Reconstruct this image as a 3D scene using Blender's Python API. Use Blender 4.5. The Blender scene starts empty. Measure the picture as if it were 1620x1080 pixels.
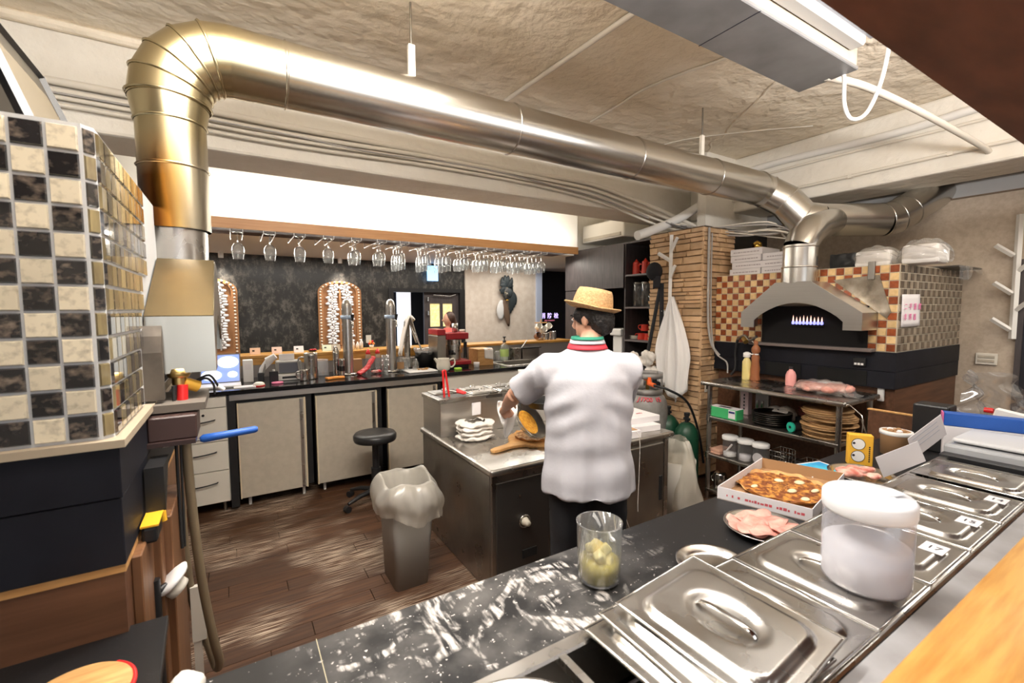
import bpy, bmesh, math, random
from mathutils import Vector, Matrix, Euler
random.seed(7)
S = bpy.context.scene
C = S.collection
R = math.radians
# ------------------------------------------------------------------ camera
CAM = Vector((0, 0, 1.65))
cam_d = bpy.data.cameras.new('camera'); cam_d.sensor_width = 36; cam_d.lens = 716/1620*36
cam_d.clip_start = 0.02; cam_d.clip_end = 60
cam = bpy.data.objects.new('camera', cam_d); C.objects.link(cam); S.camera = cam
_y, _p, _r = R(31.594), R(-4.147), R(-0.281)
_f = Vector((math.sin(_y)*math.cos(_p), math.cos(_y)*math.cos(_p), math.sin(_p)))
_r0 = Vector((math.cos(_y), -math.sin(_y), 0)); _u0 = _r0.cross(_f)
_rr = _r0*math.cos(_r)+_u0*math.sin(_r); _uu = -_r0*math.sin(_r)+_u0*math.cos(_r)
cam.matrix_world = Matrix(((_rr.x,_uu.x,-_f.x,CAM.x),(_rr.y,_uu.y,-_f.y,CAM.y),(_rr.z,_uu.z,-_f.z,CAM.z),(0,0,0,1)))
cam_d.dof.use_dof = True; cam_d.dof.focus_distance = 3.0; cam_d.dof.aperture_fstop = 4.0
# ------------------------------------------------------------------ world, exposure, lights
W = bpy.data.worlds.new('world'); S.world = W; W.use_nodes = True
W.node_tree.nodes['Background'].inputs[0].default_value = (1, .97, .93, 1)
W.node_tree.nodes['Background'].inputs[1].default_value = 0.15
S.view_settings.view_transform = 'Standard'; S.view_settings.look = 'None'
S.view_settings.gamma = 1; S.view_settings.exposure = 0.24; S.view_settings.use_curve_mapping = False
def area(name, loc, size, energy, col=(1,.95,.88), rot=(0,0,0), shape='RECTANGLE', spread=math.pi):
    l = bpy.data.lights.new(name, 'AREA'); l.shape = shape; l.size = size[0]; l.size_y = size[1]
    l.energy = energy; l.color = col; l.spread = spread
    o = bpy.data.objects.new(name, l); C.objects.link(o); o.location = loc; o.rotation_euler = rot
    return o
WARM = (1, .93, .83); NEUT = (1, .97, .94); COOL = (.88, .93, 1)
area('ceiling_tube_light', (.35, 1.62, 3.12), (1.5, .12), 55, NEUT)
area('ceiling_tube_light', (.35, 1.62, 3.13), (1.5, .12), 40, NEUT, (math.pi, 0, 0))
area('ceiling_tube_light', (1.0, .78, 2.95), (3.0, .12), 22, NEUT)
area('added_ceiling_uplight', (1.3, -.25, 2.48), (4.4, .3), 160, NEUT, (R(148), 0, 0))  # added lamp, unseen above the soffit, to brighten ceiling and beams
area('soffit_downlight', (.55, .30, 2.285), (.9, .18), 3, WARM)
area('soffit_downlight', (4.3, .25, 2.285), (1.6, .3), 22, WARM)
area('rack_top_led_strip', (1.7, 4.62, 2.44), (4.4, .10), 28, WARM, (R(160), 0, 0))
area('bar_strip_light', (1.7, 5.05, 2.30), (4.6, .08), 45, WARM, (R(-12), 0, 0))
area('dining_ceiling_light', (1.9, 6.2, 2.36), (4.6, .5), 45, WARM)
area('dining_ceiling_light', (4.4, 6.3, 2.36), (.8, .8), 7, WARM)
area('room_ceiling_light', (0.8, -1.3, 2.25), (3.0, 1.0), 22, NEUT)
# ------------------------------------------------------------------ helpers
class MB:
    def __init__(s): s.v = []; s.f = []; s.m = []; s.s = []
    def add(s, vs, fs, mat=0, smooth=False, M=None):
        b = len(s.v)
        s.v += [tuple(M @ Vector(p)) if M else tuple(p) for p in vs]
        for f in fs:
            s.f.append(tuple(i+b for i in f)); s.m.append(mat); s.s.append(smooth)
        return s
    def box(s, x0, x1, y0, y1, z0, z1, mat=0, M=None):
        vs = [(x,y,z) for z in (z0,z1) for y in (y0,y1) for x in (x0,x1)]
        return s.add(vs, [(0,2,3,1),(4,5,7,6),(0,1,5,4),(2,6,7,3),(0,4,6,2),(1,3,7,5)], mat, False, M)
    def cbox(s, c, d, rz=0, mat=0, rot=None):
        M = Matrix.Translation(c) @ (rot.to_matrix().to_4x4() if rot else Matrix.Rotation(rz, 4, 'Z'))
        return s.box(-d[0]/2, d[0]/2, -d[1]/2, d[1]/2, -d[2]/2, d[2]/2, mat, M)
    def prism(s, poly, a, b, axis='y', mat=0, M=None, smooth=False):
        # poly: 2d points; extruded along axis from a to b
        def P(p, t):
            return {'x': (t, p[0], p[1]), 'y': (p[0], t, p[1]), 'z': (p[0], p[1], t)}[axis]
        n = len(poly); vs = [P(p, a) for p in poly] + [P(p, b) for p in poly]
        s.add(vs, [tuple(range(n))[::-1], tuple(range(n, 2*n))], mat, False, M)
        s.add(vs, [(i, (i+1) % n, n+(i+1) % n, n+i) for i in range(n)], mat, smooth, M)
        return s
    def tube(s, pts, r, n=10, mat=0, cap=True, smooth=True, miter=False, ell=1.0, up=None):
        pts = [Vector(p) for p in pts]; k = len(pts)
        rs = r if isinstance(r, (list, tuple)) else [r]*k
        T = []
        for i in range(k):
            a = (pts[i]-pts[i-1]).normalized() if i else None
            b = (pts[i+1]-pts[i]).normalized() if i < k-1 else None
            t = (a or b) if (a is None or b is None) else (a+b)
            T.append((t.normalized() if t.length > 1e-6 else b, a, b))
        t0 = T[0][0]; ref = Vector(up) if up else (Vector((0,0,1)) if abs(t0.z) < .9 else Vector((1,0,0)))
        N = (ref - t0*ref.dot(t0)).normalized()
        rings = []
        for i in range(k):
            t, a, b = T[i]
            N = (N - t*N.dot(t)); N = N.normalized() if N.length > 1e-6 else t.orthogonal().normalized()
            B = t.cross(N)
            ring = []
            for j in range(n):
                an = 2*math.pi*j/n
                off = N*math.cos(an)*rs[i]*ell + B*math.sin(an)*rs[i]
                if miter and a is not None and b is not None:
                    # project ring of previous direction on the mitre plane
                    d = b; den = d.dot(t)
                    ax = N - d*N.dot(d); ax = ax.normalized(); bx = d.cross(ax)
                    o2 = ax*math.cos(an)*rs[i] + bx*math.sin(an)*rs[i]
                    off = o2 - d*(o2.dot(t)/den)
                ring.append(pts[i]+off)
            rings.append(ring)
        if miter:
            for i in range(k-1):
                s.add(rings[i]+rings[i+1], [(j, (j+1) % n, n+(j+1) % n, n+j) for j in range(n)], mat, smooth)
        else:
            vs = [p for rg in rings for p in rg]
            s.add(vs, [(i*n+j, i*n+(j+1) % n, (i+1)*n+(j+1) % n, (i+1)*n+j) for i in range(k-1) for j in range(n)], mat, smooth)
        if cap:
            s.add(rings[0], [tuple(range(n))[::-1]], mat); s.add(rings[-1], [tuple(range(n))], mat)
        return s
    def lathe(s, prof, c=(0,0,0), n=24, mat=0, M=None, smooth=True, sx=1, sy=1):
        # profile of (r, z); r=0 makes a pole
        vs = []; idx = []
        for r, z in prof:
            if r < 1e-6: idx.append([len(vs)]*n); vs.append((c[0], c[1], c[2]+z))
            else:
                b = len(vs); idx.append(list(range(b, b+n)))
                vs += [(c[0]+sx*r*math.cos(2*math.pi*j/n), c[1]+sy*r*math.sin(2*math.pi*j/n), c[2]+z) for j in range(n)]
        fs = []
        for a, b in zip(idx, idx[1:]):
            for j in range(n):
                q = [a[j], a[(j+1) % n], b[(j+1) % n], b[j]]; u = []
                for x in q:
                    if x not in u: u.append(x)
                if len(u) > 2: fs.append(tuple(u))
        return s.add(vs, fs, mat, smooth, M)
    def grid(s, fn, nu, nv, mat=0, smooth=True, closeu=False):
        vs = [fn(i/(nu if closeu else nu-1), j/(nv-1)) for j in range(nv) for i in range(nu)]
        fs = [(j*nu+i, j*nu+(i+1) % nu, (j+1)*nu+(i+1) % nu, (j+1)*nu+i) for j in range(nv-1) for i in range(nu if closeu else nu-1)]
        return s.add(vs, fs, mat, smooth)
    def blob(s, c, r, mat=0, n=10, M=None):
        k = n//2
        prof = [(math.sin(math.pi*i/k), -math.cos(math.pi*i/k)) for i in range(k+1)]
        MM = (M or Matrix()) @ Matrix.Translation(c) @ Matrix.Diagonal((r[0], r[1], r[2], 1))
        return s.lathe(prof, n=n, mat=mat, M=MM)
    def build(s, name, mats, parent=None, bev=0, seg=1, loc=None, solid=0, sub=0, weld=False, auto=False):
        base = Vector(loc) if loc else (rootloc(parent) if parent else Vector((0,0,0)))
        me = bpy.data.meshes.new(name)
        me.from_pydata([tuple(Vector(p)-base) for p in s.v], [], s.f)
        ml = mats if isinstance(mats, (list, tuple)) else [mats]
        for m in ml: me.materials.append(m)
        me.polygons.foreach_set('material_index', s.m); me.polygons.foreach_set('use_smooth', s.s)
        if bev or weld:
            bm = bmesh.new(); bm.from_mesh(me)
            bmesh.ops.remove_doubles(bm, verts=bm.verts, dist=1e-5)
            if bev:
                ed = [e for e in bm.edges if len(e.link_faces) == 2 and e.calc_face_angle(0) > R(30)]
                bmesh.ops.bevel(bm, geom=ed, offset=bev, segments=seg, affect='EDGES', profile=.5, clamp_overlap=True)
            bmesh.ops.recalc_face_normals(bm, faces=bm.faces)
            bm.to_mesh(me); bm.free()
        me.update()
        o = bpy.data.objects.new(name, me); C.objects.link(o)
        if parent: o.parent = parent
        elif loc: o.location = loc
        if solid:
            q = o.modifiers.new('s', 'SOLIDIFY'); q.thickness = solid; q.offset = 0
        if sub:
            q = o.modifiers.new('u', 'SUBSURF'); q.levels = sub; q.render_levels = sub
        return o
def rootloc(o):
    while o.parent: o = o.parent
    return o.location
def tag(o, label=None, cat=None, group=None, kind=None):
    if label: o['label'] = label
    if cat: o['category'] = cat
    if group: o['group'] = group
    if kind: o['kind'] = kind
    return o
def thing(name, label, cat, loc=(0,0,0), rz=0, group=None):
    o = bpy.data.objects.new(name, None); C.objects.link(o); o.empty_display_size = .05
    o.location = loc; o.rotation_euler = (0,0,rz)
    return tag(o, label, cat, group)
def struct(o): o['kind'] = 'structure'; return o
def copy_tree(o, loc=None, rz=None, label=None, parent=None, group=None):
    c = o.copy(); C.objects.link(c)
    if parent: c.parent = parent
    if loc is not None: c.location = loc
    if rz is not None: c.rotation_euler = (c.rotation_euler.x, c.rotation_euler.y, rz)
    if label: c['label'] = label
    if group: c['group'] = group
    for ch in list(o.children): copy_tree(ch, parent=c)
    return c
def baked(o):
    """replace an object's mesh with its modifier result"""
    dg = bpy.context.evaluated_depsgraph_get(); dg.update()
    me = bpy.data.meshes.new_from_object(o.evaluated_get(dg))
    o.modifiers.clear(); o.data = me; return o
def blend(mb, name, mat, parent=None, voxel=.01, smooth=4, loc=None, disp=0, dscale=.1, decim=0):
    """fuse overlapping shapes into one continuous skin"""
    o = mb.build(name, mat, parent, loc=loc)
    q = o.modifiers.new('r', 'REMESH'); q.mode = 'VOXEL'; q.voxel_size = voxel; q.use_smooth_shade = True
    if smooth: q = o.modifiers.new('s', 'SMOOTH'); q.factor = .5; q.iterations = smooth
    if disp:
        t = bpy.data.textures.new('wrinkle', 'CLOUDS'); t.noise_scale = dscale; t.noise_depth = 1
        q = o.modifiers.new('d', 'DISPLACE'); q.texture = t; q.strength = disp; q.mid_level = .5; q.texture_coords = 'LOCAL'
    if decim: q = o.modifiers.new('c', 'DECIMATE'); q.ratio = decim
    baked(o)
    for p in o.data.polygons: p.use_smooth = True
    return o
def text(body, size, M, mat, parent, name='lettering', depth=.0006, bold=0):
    cu = bpy.data.curves.new(name, 'FONT'); cu.body = body; cu.size = size; cu.align_x = 'CENTER'; cu.align_y = 'CENTER'
    cu.extrude = depth; cu.offset = bold; cu.resolution_u = 3
    t = bpy.data.objects.new('t', cu); C.objects.link(t)
    dg = bpy.context.evaluated_depsgraph_get(); dg.update()
    me = bpy.data.meshes.new_from_object(t.evaluated_get(dg)); bpy.data.objects.remove(t)
    me.name = name
    base = rootloc(parent) if parent else Vector((0,0,0))
    me.transform(Matrix.Translation(-base) @ M)
    me.materials.clear(); me.materials.append(mat)
    o = bpy.data.objects.new(name, me); C.objects.link(o); o.parent = parent
    return o
def frame(o, x, y):
    """matrix with origin o, text direction x, text up y"""
    x = Vector(x).normalized(); y = Vector(y).normalized(); z = x.cross(y)
    return Matrix(((x.x,y.x,z.x,o[0]),(x.y,y.y,z.y,o[1]),(x.z,y.z,z.z,o[2]),(0,0,0,1)))
def arc(c, r, a0, a1, n, u=(1,0,0), v=(0,0,1)):
    u = Vector(u); v = Vector(v); c = Vector(c)
    return [c+u*r*math.cos(a0+(a1-a0)*i/n)+v*r*math.sin(a0+(a1-a0)*i/n) for i in range(n+1)]
def smooth_path(pts, n=8):
    P = [Vector(p) for p in pts]; out = []
    for i in range(len(P)-1):
        p0 = P[max(i-1,0)]; p1 = P[i]; p2 = P[i+1]; p3 = P[min(i+2,len(P)-1)]
        for k in range(n):
            t = k/n
            out.append(.5*((2*p1)+(p2-p0)*t+(2*p0-5*p1+4*p2-p3)*t*t+(3*p1-p0-3*p2+p3)*t**3))
    out.append(P[-1]); return out
# ------------------------------------------------------------------ materials
MATS = {}
def mat(name, col, rough=.5, metal=0, col2=None, scale=8, stretch=(1,1,1), bump=0, bscale=None, lo=.35, hi=.65, trans=0, alpha=1,
        emit=0, ecol=None, coat=0, detail=4, nrough=.5, rvar=0, ior=1.45, spec=.5, sss=0, coords='pos', perobj=0):
    m = bpy.data.materials.new(name); m.use_nodes = True; MATS[name] = m
    nt = m.node_tree; b = nt.nodes['Principled BSDF']; L = nt.links.new
    b.inputs['Base Color'].default_value = (*col, 1); b.inputs['Roughness'].default_value = rough
    b.inputs['Metallic'].default_value = metal; b.inputs['Transmission Weight'].default_value = trans
    b.inputs['Alpha'].default_value = alpha; b.inputs['Coat Weight'].default_value = coat; b.inputs['IOR'].default_value = ior
    b.inputs['Specular IOR Level'].default_value = spec; b.inputs['Coat Roughness'].default_value = .05
    if emit: b.inputs['Emission Color'].default_value = (*(ecol or col), 1); b.inputs['Emission Strength'].default_value = emit
    if sss: b.inputs['Subsurface Weight'].default_value = sss; b.inputs['Subsurface Radius'].default_value = (.02,.01,.006)
    if col2 or bump or rvar or perobj:
        g = nt.nodes.new('ShaderNodeNewGeometry'); mp = nt.nodes.new('ShaderNodeMapping')
        mp.inputs['Scale'].default_value = stretch
        if coords == 'pos': L(g.outputs['Position'], mp.inputs[0])
        else:
            tc = nt.nodes.new('ShaderNodeTexCoord'); L(tc.outputs['Object'], mp.inputs[0])
    if col2 or rvar:
        n = nt.nodes.new('ShaderNodeTexNoise'); n.inputs['Scale'].default_value = scale; n.inputs['Detail'].default_value = detail; n.inputs['Roughness'].default_value = nrough
        L(mp.outputs[0], n.inputs['Vector'])
        mr = nt.nodes.new('ShaderNodeMapRange'); mr.inputs[1].default_value = lo; mr.inputs[2].default_value = hi
        L(n.outputs[0], mr.inputs[0])
        if col2:
            mx = nt.nodes.new('ShaderNodeMix'); mx.data_type = 'RGBA'
            mx.inputs[6].default_value = (*col, 1); mx.inputs[7].default_value = (*col2, 1)
            L(mr.outputs[0], mx.inputs[0]); L(mx.outputs[2], b.inputs['Base Color'])
        if rvar:
            ma = nt.nodes.new('ShaderNodeMapRange'); ma.inputs[3].default_value = rough-rvar; ma.inputs[4].default_value = rough+rvar
            L(mr.outputs[0], ma.inputs[0]); L(ma.outputs[0], b.inputs['Roughness'])
    if perobj:
        oi = nt.nodes.new('ShaderNodeObjectInfo'); hs = nt.nodes.new('ShaderNodeHueSaturation')
        ma = nt.nodes.new('ShaderNodeMapRange'); ma.inputs[3].default_value = 1-perobj; ma.inputs[4].default_value = 1+perobj
        L(oi.outputs['Random'], ma.inputs[0]); L(ma.outputs[0], hs.inputs['Value'])
        src = b.inputs['Base Color'].links
        if src: L(src[0].from_socket, hs.inputs['Color'])
        else: hs.inputs['Color'].default_value = (*col, 1)
        L(hs.outputs[0], b.inputs['Base Color'])
    if bump:
        n2 = nt.nodes.new('ShaderNodeTexNoise'); n2.inputs['Scale'].default_value = bscale or scale*2; n2.inputs['Detail'].default_value = 5
        L(mp.outputs[0], n2.inputs['Vector'])
        bp = nt.nodes.new('ShaderNodeBump'); bp.inputs['Strength'].default_value = min(bump, 1); bp.inputs['Distance'].default_value = .01*max(1, bump)
        L(n2.outputs[0], bp.inputs['Height']); L(bp.outputs[0], b.inputs['Normal'])
    return m
ceil_m = mat('ceiling paint', (.76,.665,.52), .8, col2=(.84,.75,.61), scale=2.5, bump=5, bscale=6)
beam_m = mat('beam paint', (.82,.78,.70), .6, col2=(.77,.72,.63), scale=3, bump=1.5, bscale=9)
white_m = mat('white wall paint', (.85,.83,.78), .6, bump=.05, scale=5)
granite_m = mat('dark granite', (.018,.017,.015), .4, col2=(.30,.27,.23), scale=5, stretch=(1.6,1,1), lo=.49, hi=.80, detail=15, nrough=.82)
wall_st = mat('beige stone wall', (.44,.36,.28), .6, col2=(.52,.44,.35), scale=30, bump=.1, bscale=60)
grey_w = mat('grey wall paint', (.42,.42,.42), .7)
pale_w = mat('pale patterned wallpaper', (.62,.54,.46), .7, col2=(.70,.63,.55), scale=12, bump=.2, bscale=20)
black_w = mat('black painted wall', (.012,.012,.018), .5)
steel = mat('stainless steel', (.56,.54,.51), .28, 1, col2=(.47,.45,.42), scale=6, rvar=.08, bump=.03, bscale=3)
steel_d = mat('dull stainless steel', (.40,.38,.35), .36, 1, col2=(.32,.30,.27), scale=4, rvar=.1, bump=.05, bscale=4)
steel_b = mat('brushed stainless', (.58,.56,.53), .33, 1, col2=(.54,.52,.49), scale=2, stretch=(1,1,90), rvar=.03)
chrome = mat('chrome', (.75,.75,.74), .12, 1)
galv = mat('galvanised steel', (.60,.58,.54), .26, 1, col2=(.66,.64,.60), scale=1.5, stretch=(1,6,6), rvar=.05, bump=.04, bscale=2)
black_st = mat('black stone', (.010,.010,.011), .4, col2=(.022,.022,.024), scale=120, lo=.6, hi=.75)
black_p = mat('black plastic', (.014,.014,.015), .4)
black_s = mat('black steel sheet', (.010,.011,.017), .55, col2=(.006,.006,.010), scale=6, spec=.3)
black_r = mat('black vinyl', (.016,.016,.017), .35)
wood_o = mat('orange varnished wood', (.66,.35,.075), .35, col2=(.50,.22,.035), scale=4, stretch=(1.2,14,14), lo=.4, hi=.7, coat=.4)
wood_b = mat('brown wood veneer', (.20,.095,.042), .5, col2=(.12,.05,.022), scale=3, stretch=(14,14,1.0), lo=.35, hi=.7)
wood_bh = mat('brown wood veneer horizontal', (.135,.060,.030), .5, col2=(.08,.034,.016), scale=3, stretch=(1.0,14,14), lo=.35, hi=.7)
wood_d = mat('dark red wood', (.19,.068,.036), .5, col2=(.10,.034,.018), scale=2, stretch=(1.5,5,5), lo=.35, hi=.7)
wood_k = mat('dark grey wood veneer', (.075,.062,.062), .5, col2=(.05,.042,.042), scale=5, stretch=(6,6,1))
wood_l = mat('light wood', (.62,.36,.14), .5, col2=(.48,.25,.085), scale=5, stretch=(2,14,14))
wood_r = mat('rack board wood', (.58,.30,.12), .4, col2=(.50,.24,.09), scale=3, stretch=(1,20,20))
cream = mat('cream laminate', (.46,.41,.33), .5, col2=(.42,.37,.30), scale=20)
white_l = mat('white laminate', (.68,.64,.56), .45)
white_pl = mat('white plastic', (.82,.81,.79), .4)
white_gl = mat('white glazed ceramic', (.82,.78,.68), .15, coat=.5)
red_p = mat('red plastic', (.60,.02,.02), .3)
red_en = mat('red enamel', (.62,.05,.03), .25, coat=.5)
grout_w = mat('pale grout', (.52,.53,.54), .8)
grout_t = mat('tan grout', (.52,.46,.36), .8)
tile_c = mat('cream crackle glass tile', (.70,.63,.48), .12, col2=(.42,.37,.28), scale=60, lo=.5, hi=.75, detail=8, coat=.6, perobj=.15)
tile_k = mat('black shell glass tile', (.020,.019,.020), .06, col2=(.24,.19,.15), scale=40, stretch=(1,1,1.4), lo=.50, hi=.78, detail=6, coat=.9, perobj=.3)
tile_g = mat('gold striped glass tile', (.30,.24,.12), .08, col2=(.14,.11,.06), scale=30, stretch=(1,1,.3), coat=.8, perobj=.25)
tile_y = mat('yellow cream ceramic tile', (.78,.56,.29), .3, col2=(.68,.47,.22), scale=40, perobj=.12)
tile_r = mat('red brown ceramic tile', (.33,.085,.025), .3, col2=(.24,.055,.018), scale=50, perobj=.25)
tile_n = mat('brown striped glass tile', (.17,.13,.09), .2, col2=(.09,.065,.045), scale=28, stretch=(1,1,.2), perobj=.2)
tile_n2 = mat('taupe striped glass tile', (.34,.28,.21), .2, col2=(.24,.19,.14), scale=28, stretch=(1,1,.2), perobj=.2)
stone_m = mat('tan ledge stone', (.50,.32,.17), .75, col2=(.62,.42,.25), scale=7, bump=.6, bscale=25, perobj=.18)
mortar_m = mat('dark stone joint', (.13,.08,.045), .9)
glass = mat('clear glass', (1,1,1), .02, trans=1, ior=1.45)
def film(name, tint, gloss, rough, base=.06, milk=0, mcol=(.9,.9,.9)):
    """thin sheet: see-through, with a mirror film that grows at grazing angles and a little milkiness"""
    m = bpy.data.materials.new(name); m.use_nodes = True; MATS[name] = m; nt = m.node_tree; N = nt.nodes.new; L = nt.links.new
    for n in list(nt.nodes):
        if n.type == 'BSDF_PRINCIPLED': nt.nodes.remove(n)
    out = [n for n in nt.nodes if n.type == 'OUTPUT_MATERIAL'][0]
    tr = N('ShaderNodeBsdfTransparent'); tr.inputs[0].default_value = (*tint, 1); gl = N('ShaderNodeBsdfGlossy'); gl.inputs['Roughness'].default_value = rough
    lw = N('ShaderNodeLayerWeight'); lw.inputs[0].default_value = .35; mr = N('ShaderNodeMapRange'); mr.inputs[3].default_value = base; mr.inputs[4].default_value = gloss
    L(lw.outputs['Facing'], mr.inputs[0]); mx = N('ShaderNodeMixShader'); L(mr.outputs[0], mx.inputs[0]); L(tr.outputs[0], mx.inputs[1]); L(gl.outputs[0], mx.inputs[2]); last = mx
    if milk:
        df = N('ShaderNodeBsdfDiffuse'); df.inputs[0].default_value = (*mcol, 1); tl = N('ShaderNodeBsdfTranslucent'); tl.inputs[0].default_value = (*mcol, 1)
        m2 = N('ShaderNodeMixShader'); m2.inputs[0].default_value = .4; L(df.outputs[0], m2.inputs[1]); L(tl.outputs[0], m2.inputs[2])
        m3 = N('ShaderNodeMixShader'); m3.inputs[0].default_value = milk; L(mx.outputs[0], m3.inputs[1]); L(m2.outputs[0], m3.inputs[2]); last = m3
    L(last.outputs[0], out.inputs[0]); return m
glass_thin = film('thin clear glass', (.93,.95,.95), .85, .04, .06, .08)
plastic_c = film('clear plastic', (.95,.95,.96), .5, .12, .05, .10)
bag_m = film('translucent plastic bag', (.95,.93,.88), .35, .25, .05, .42, (.86,.82,.74))
bag_c = film('clear plastic bag', (.96,.95,.94), .6, .14, .08, .14)
fabric_w = mat('white cotton', (.82,.80,.78), .9, bump=.1, scale=60)
cloth_w = mat('white towel', (.78,.74,.69), .95, col2=(.68,.63,.57), scale=12, bump=.3, bscale=40)
jacket_m = mat('white chef jacket cotton', (.46,.455,.49), .9, bump=.1, scale=30, bscale=80)
trouser_m = mat('black trousers', (.012,.012,.015), .85)
skin_m = mat('skin', (.62,.36,.25), .5, sss=.1, col2=(.56,.30,.20), scale=20)
hair_m = mat('black hair', (.012,.010,.010), .45, bump=.6, scale=30, bscale=90)
straw_m = mat('tan straw weave', (.58,.37,.18), .8, col2=(.42,.25,.11), scale=90, bump=.6, bscale=110)
grey_p = mat('grey plastic', (.30,.29,.27), .5)
blue_p = mat('blue plastic', (.02,.10,.42), .4)
green_p = mat('green card', (.06,.46,.16), .5)
green_m = mat('dark green paint', (.006,.050,.025), .4)
teal_p = mat('teal plastic', (.02,.40,.28), .4)
card_w = mat('white card', (.78,.75,.76), .7)
card_b = mat('brown cardboard', (.40,.23,.11), .8)
ink_r = mat('red ink', (.62,.10,.12), .6)
ink_k = mat('black ink', (.02,.02,.03), .6)
ink_p = mat('pink ink', (.75,.18,.40), .6)
pipe_w = mat('white painted pipe', (.78,.76,.72), .45)
pipe_c = mat('cream painted conduit', (.72,.67,.58), .5)
cable_g = mat('grey cable', (.38,.36,.34), .5)
cable_k = mat('black cable', (.02,.02,.02), .5)
rubber = mat('hose rubber', (.17,.13,.08), .5)
brass = mat('brass', (.60,.42,.16), .3, 1)
gold_m = mat('gold', (.80,.50,.10), .2, 1)
# ================================================================== SETTING
CZ = 3.243
# --- floor: worn dark planks with flour trodden into them
def floor_material():
    m = bpy.data.materials.new('worn dark plank'); m.use_nodes = True; nt = m.node_tree; b = nt.nodes['Principled BSDF']; L = nt.links.new
    g = nt.nodes.new('ShaderNodeNewGeometry')
    def noise(scale, st, detail=5):
        mp = nt.nodes.new('ShaderNodeMapping'); mp.inputs['Scale'].default_value = st; L(g.outputs['Position'], mp.inputs[0])
        n = nt.nodes.new('ShaderNodeTexNoise'); n.inputs['Scale'].default_value = scale; n.inputs['Detail'].default_value = detail
        L(mp.outputs[0], n.inputs['Vector']); return n.outputs[0]
    def rng(x, a, c, lo=0, hi=1):
        r = nt.nodes.new('ShaderNodeMapRange'); r.inputs[1].default_value = a; r.inputs[2].default_value = c
        r.inputs[3].default_value = lo; r.inputs[4].default_value = hi; L(x, r.inputs[0]); return r.outputs[0]
    def mul(a, c):
        k = nt.nodes.new('ShaderNodeMath'); k.operation = 'MULTIPLY'; L(a, k.inputs[0]); L(c, k.inputs[1]); return k.outputs[0]
    def mix(f, a, c):
        x = nt.nodes.new('ShaderNodeMix'); x.data_type = 'RGBA'; L(f, x.inputs[0])
        for i, q in ((6, a), (7, c)):
            if isinstance(q, tuple): x.inputs[i].default_value = (*q, 1)
            else: L(q, x.inputs[i])
        return x.outputs[2]
    oi = nt.nodes.new('ShaderNodeObjectInfo')
    base = mix(rng(noise(3, (1, 16, 1)), .35, .7), (.095,.042,.018), (.040,.017,.008))
    base = mix(rng(oi.outputs['Random'], 0, 1, 0, .5), base, (.045,.024,.015))
    dust = mul(rng(noise(1.3, (1, 1.4, 1), 2), .48, .60), rng(noise(5, (1.0, 34, 1), 8), .49, .60))
    col = mix(rng(dust, 0, 1, 0, .75), base, (.62,.50,.38))
    L(col, b.inputs['Base Color']); b.inputs['Roughness'].default_value = .6; b.inputs['Specular IOR Level'].default_value = .25
    return m
floor_m = floor_material()
fl = struct(MB().box(-3.2, 8.2, -3, 9.5, -.12, -.012).build('floor', floor_m))
pw = .118; plank_me = {}
for r_i in range(34):
    y0 = .98+r_i*pw; x = -.45-random.random()*.7
    while x < 3.4:
        ln = random.choice((.75, .95, 1.15))
        if ln not in plank_me:
            plank_me[ln] = MB().box(0, ln-.003, 0, pw-.003, -.012, 0).build('plank', floor_m, fl, bev=.0015)
            o = plank_me[ln]
        else:
            o = plank_me[ln].copy(); C.objects.link(o); o.parent = fl
        o.location = (x, y0, 0); x += ln
# --- ceiling, beams, walls
struct(MB().box(-3.2, 8.2, -3, 4.6, CZ, CZ+.1).build('ceiling', ceil_m))
struct(MB().box(-3.2, 8.2, 4.6, 5.1, CZ, CZ+.1).build('ceiling', white_m))
# main cross beam
b1 = struct(MB().box(-3.2, 8.2, 3.555, 4.0, 2.676, CZ).build('trim_1', beam_m, bev=.02, seg=2))
b2 = struct(MB().box(4.68, 5.20, -3, 3.555, 2.676, CZ).build('trim_2', beam_m, bev=.02, seg=2))
struct(MB().box(-3.2, 4.68, 3.50, 3.555, 3.19, CZ).build('trim_3', ceil_m, bev=.015))
# raised plaster joints on the ceiling
for (x0, y0, x1, y1, w) in ((3.3, 1.8, 4.4, 3.3, .014),):
    p = [(x0+(x1-x0)*t/12+random.uniform(-.03,.03), y0+(y1-y0)*t/12+random.uniform(-.03,.03), CZ) for t in range(13)]
    struct(MB().tube(smooth_path(p, 3), w, 6, ell=.5).build('trim_4', ceil_m))
# white bulkhead behind the glass rack
struct(MB().box(-3.2, 2.96, 4.95, 5.1, 2.43, CZ).build('wall_bulkhead', white_m))
struct(MB().box(2.96, 4.08, 4.90, 5.1, 2.43, CZ).build('wall_bulkhead', white_m, bev=.004))
# dining side
struct(MB().box(-3.2, 8.2, 5.0, 9.5, 2.385, 2.45).build('ceiling', white_m))
struct(MB().box(-3.2, 2.06, 7.0, 7.15, 0, 2.385).box(2.06, 3.36, 7.0, 7.15, 1.98, 2.385).build('wall_back', granite_m))
struct(MB().box(3.36, 4.80, 6.96, 7.15, 0, 2.385).build('wall_back', pale_w))
struct(MB().box(4.80, 4.92, 6.92, 7.16, 0, 2.385).build('trim_5', mat('pale blue jamb paint', (.52,.60,.78), .5)))
struct(MB().box(4.92, 8.2, 7.3, 7.4, 0, 2.385).build('wall_back', black_w))
struct(MB().box(5.35, 5.48, -3, 3.5, 0, CZ).build('wall_right', wall_st))
struct(MB().box(5.338, 5.35, -3, 3.5, 2.58, CZ).build('wall_right', grey_w))
struct(MB().box(5.336, 5.35, -3, 3.5, 2.568, 2.58).build('trim_6', mat('brown picture strip', (.16,.11,.07), .5)))
struct(MB().box(4.75, 4.85, 3.3, 5.2, 0, CZ).build('wall_side', beam_m))
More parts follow.
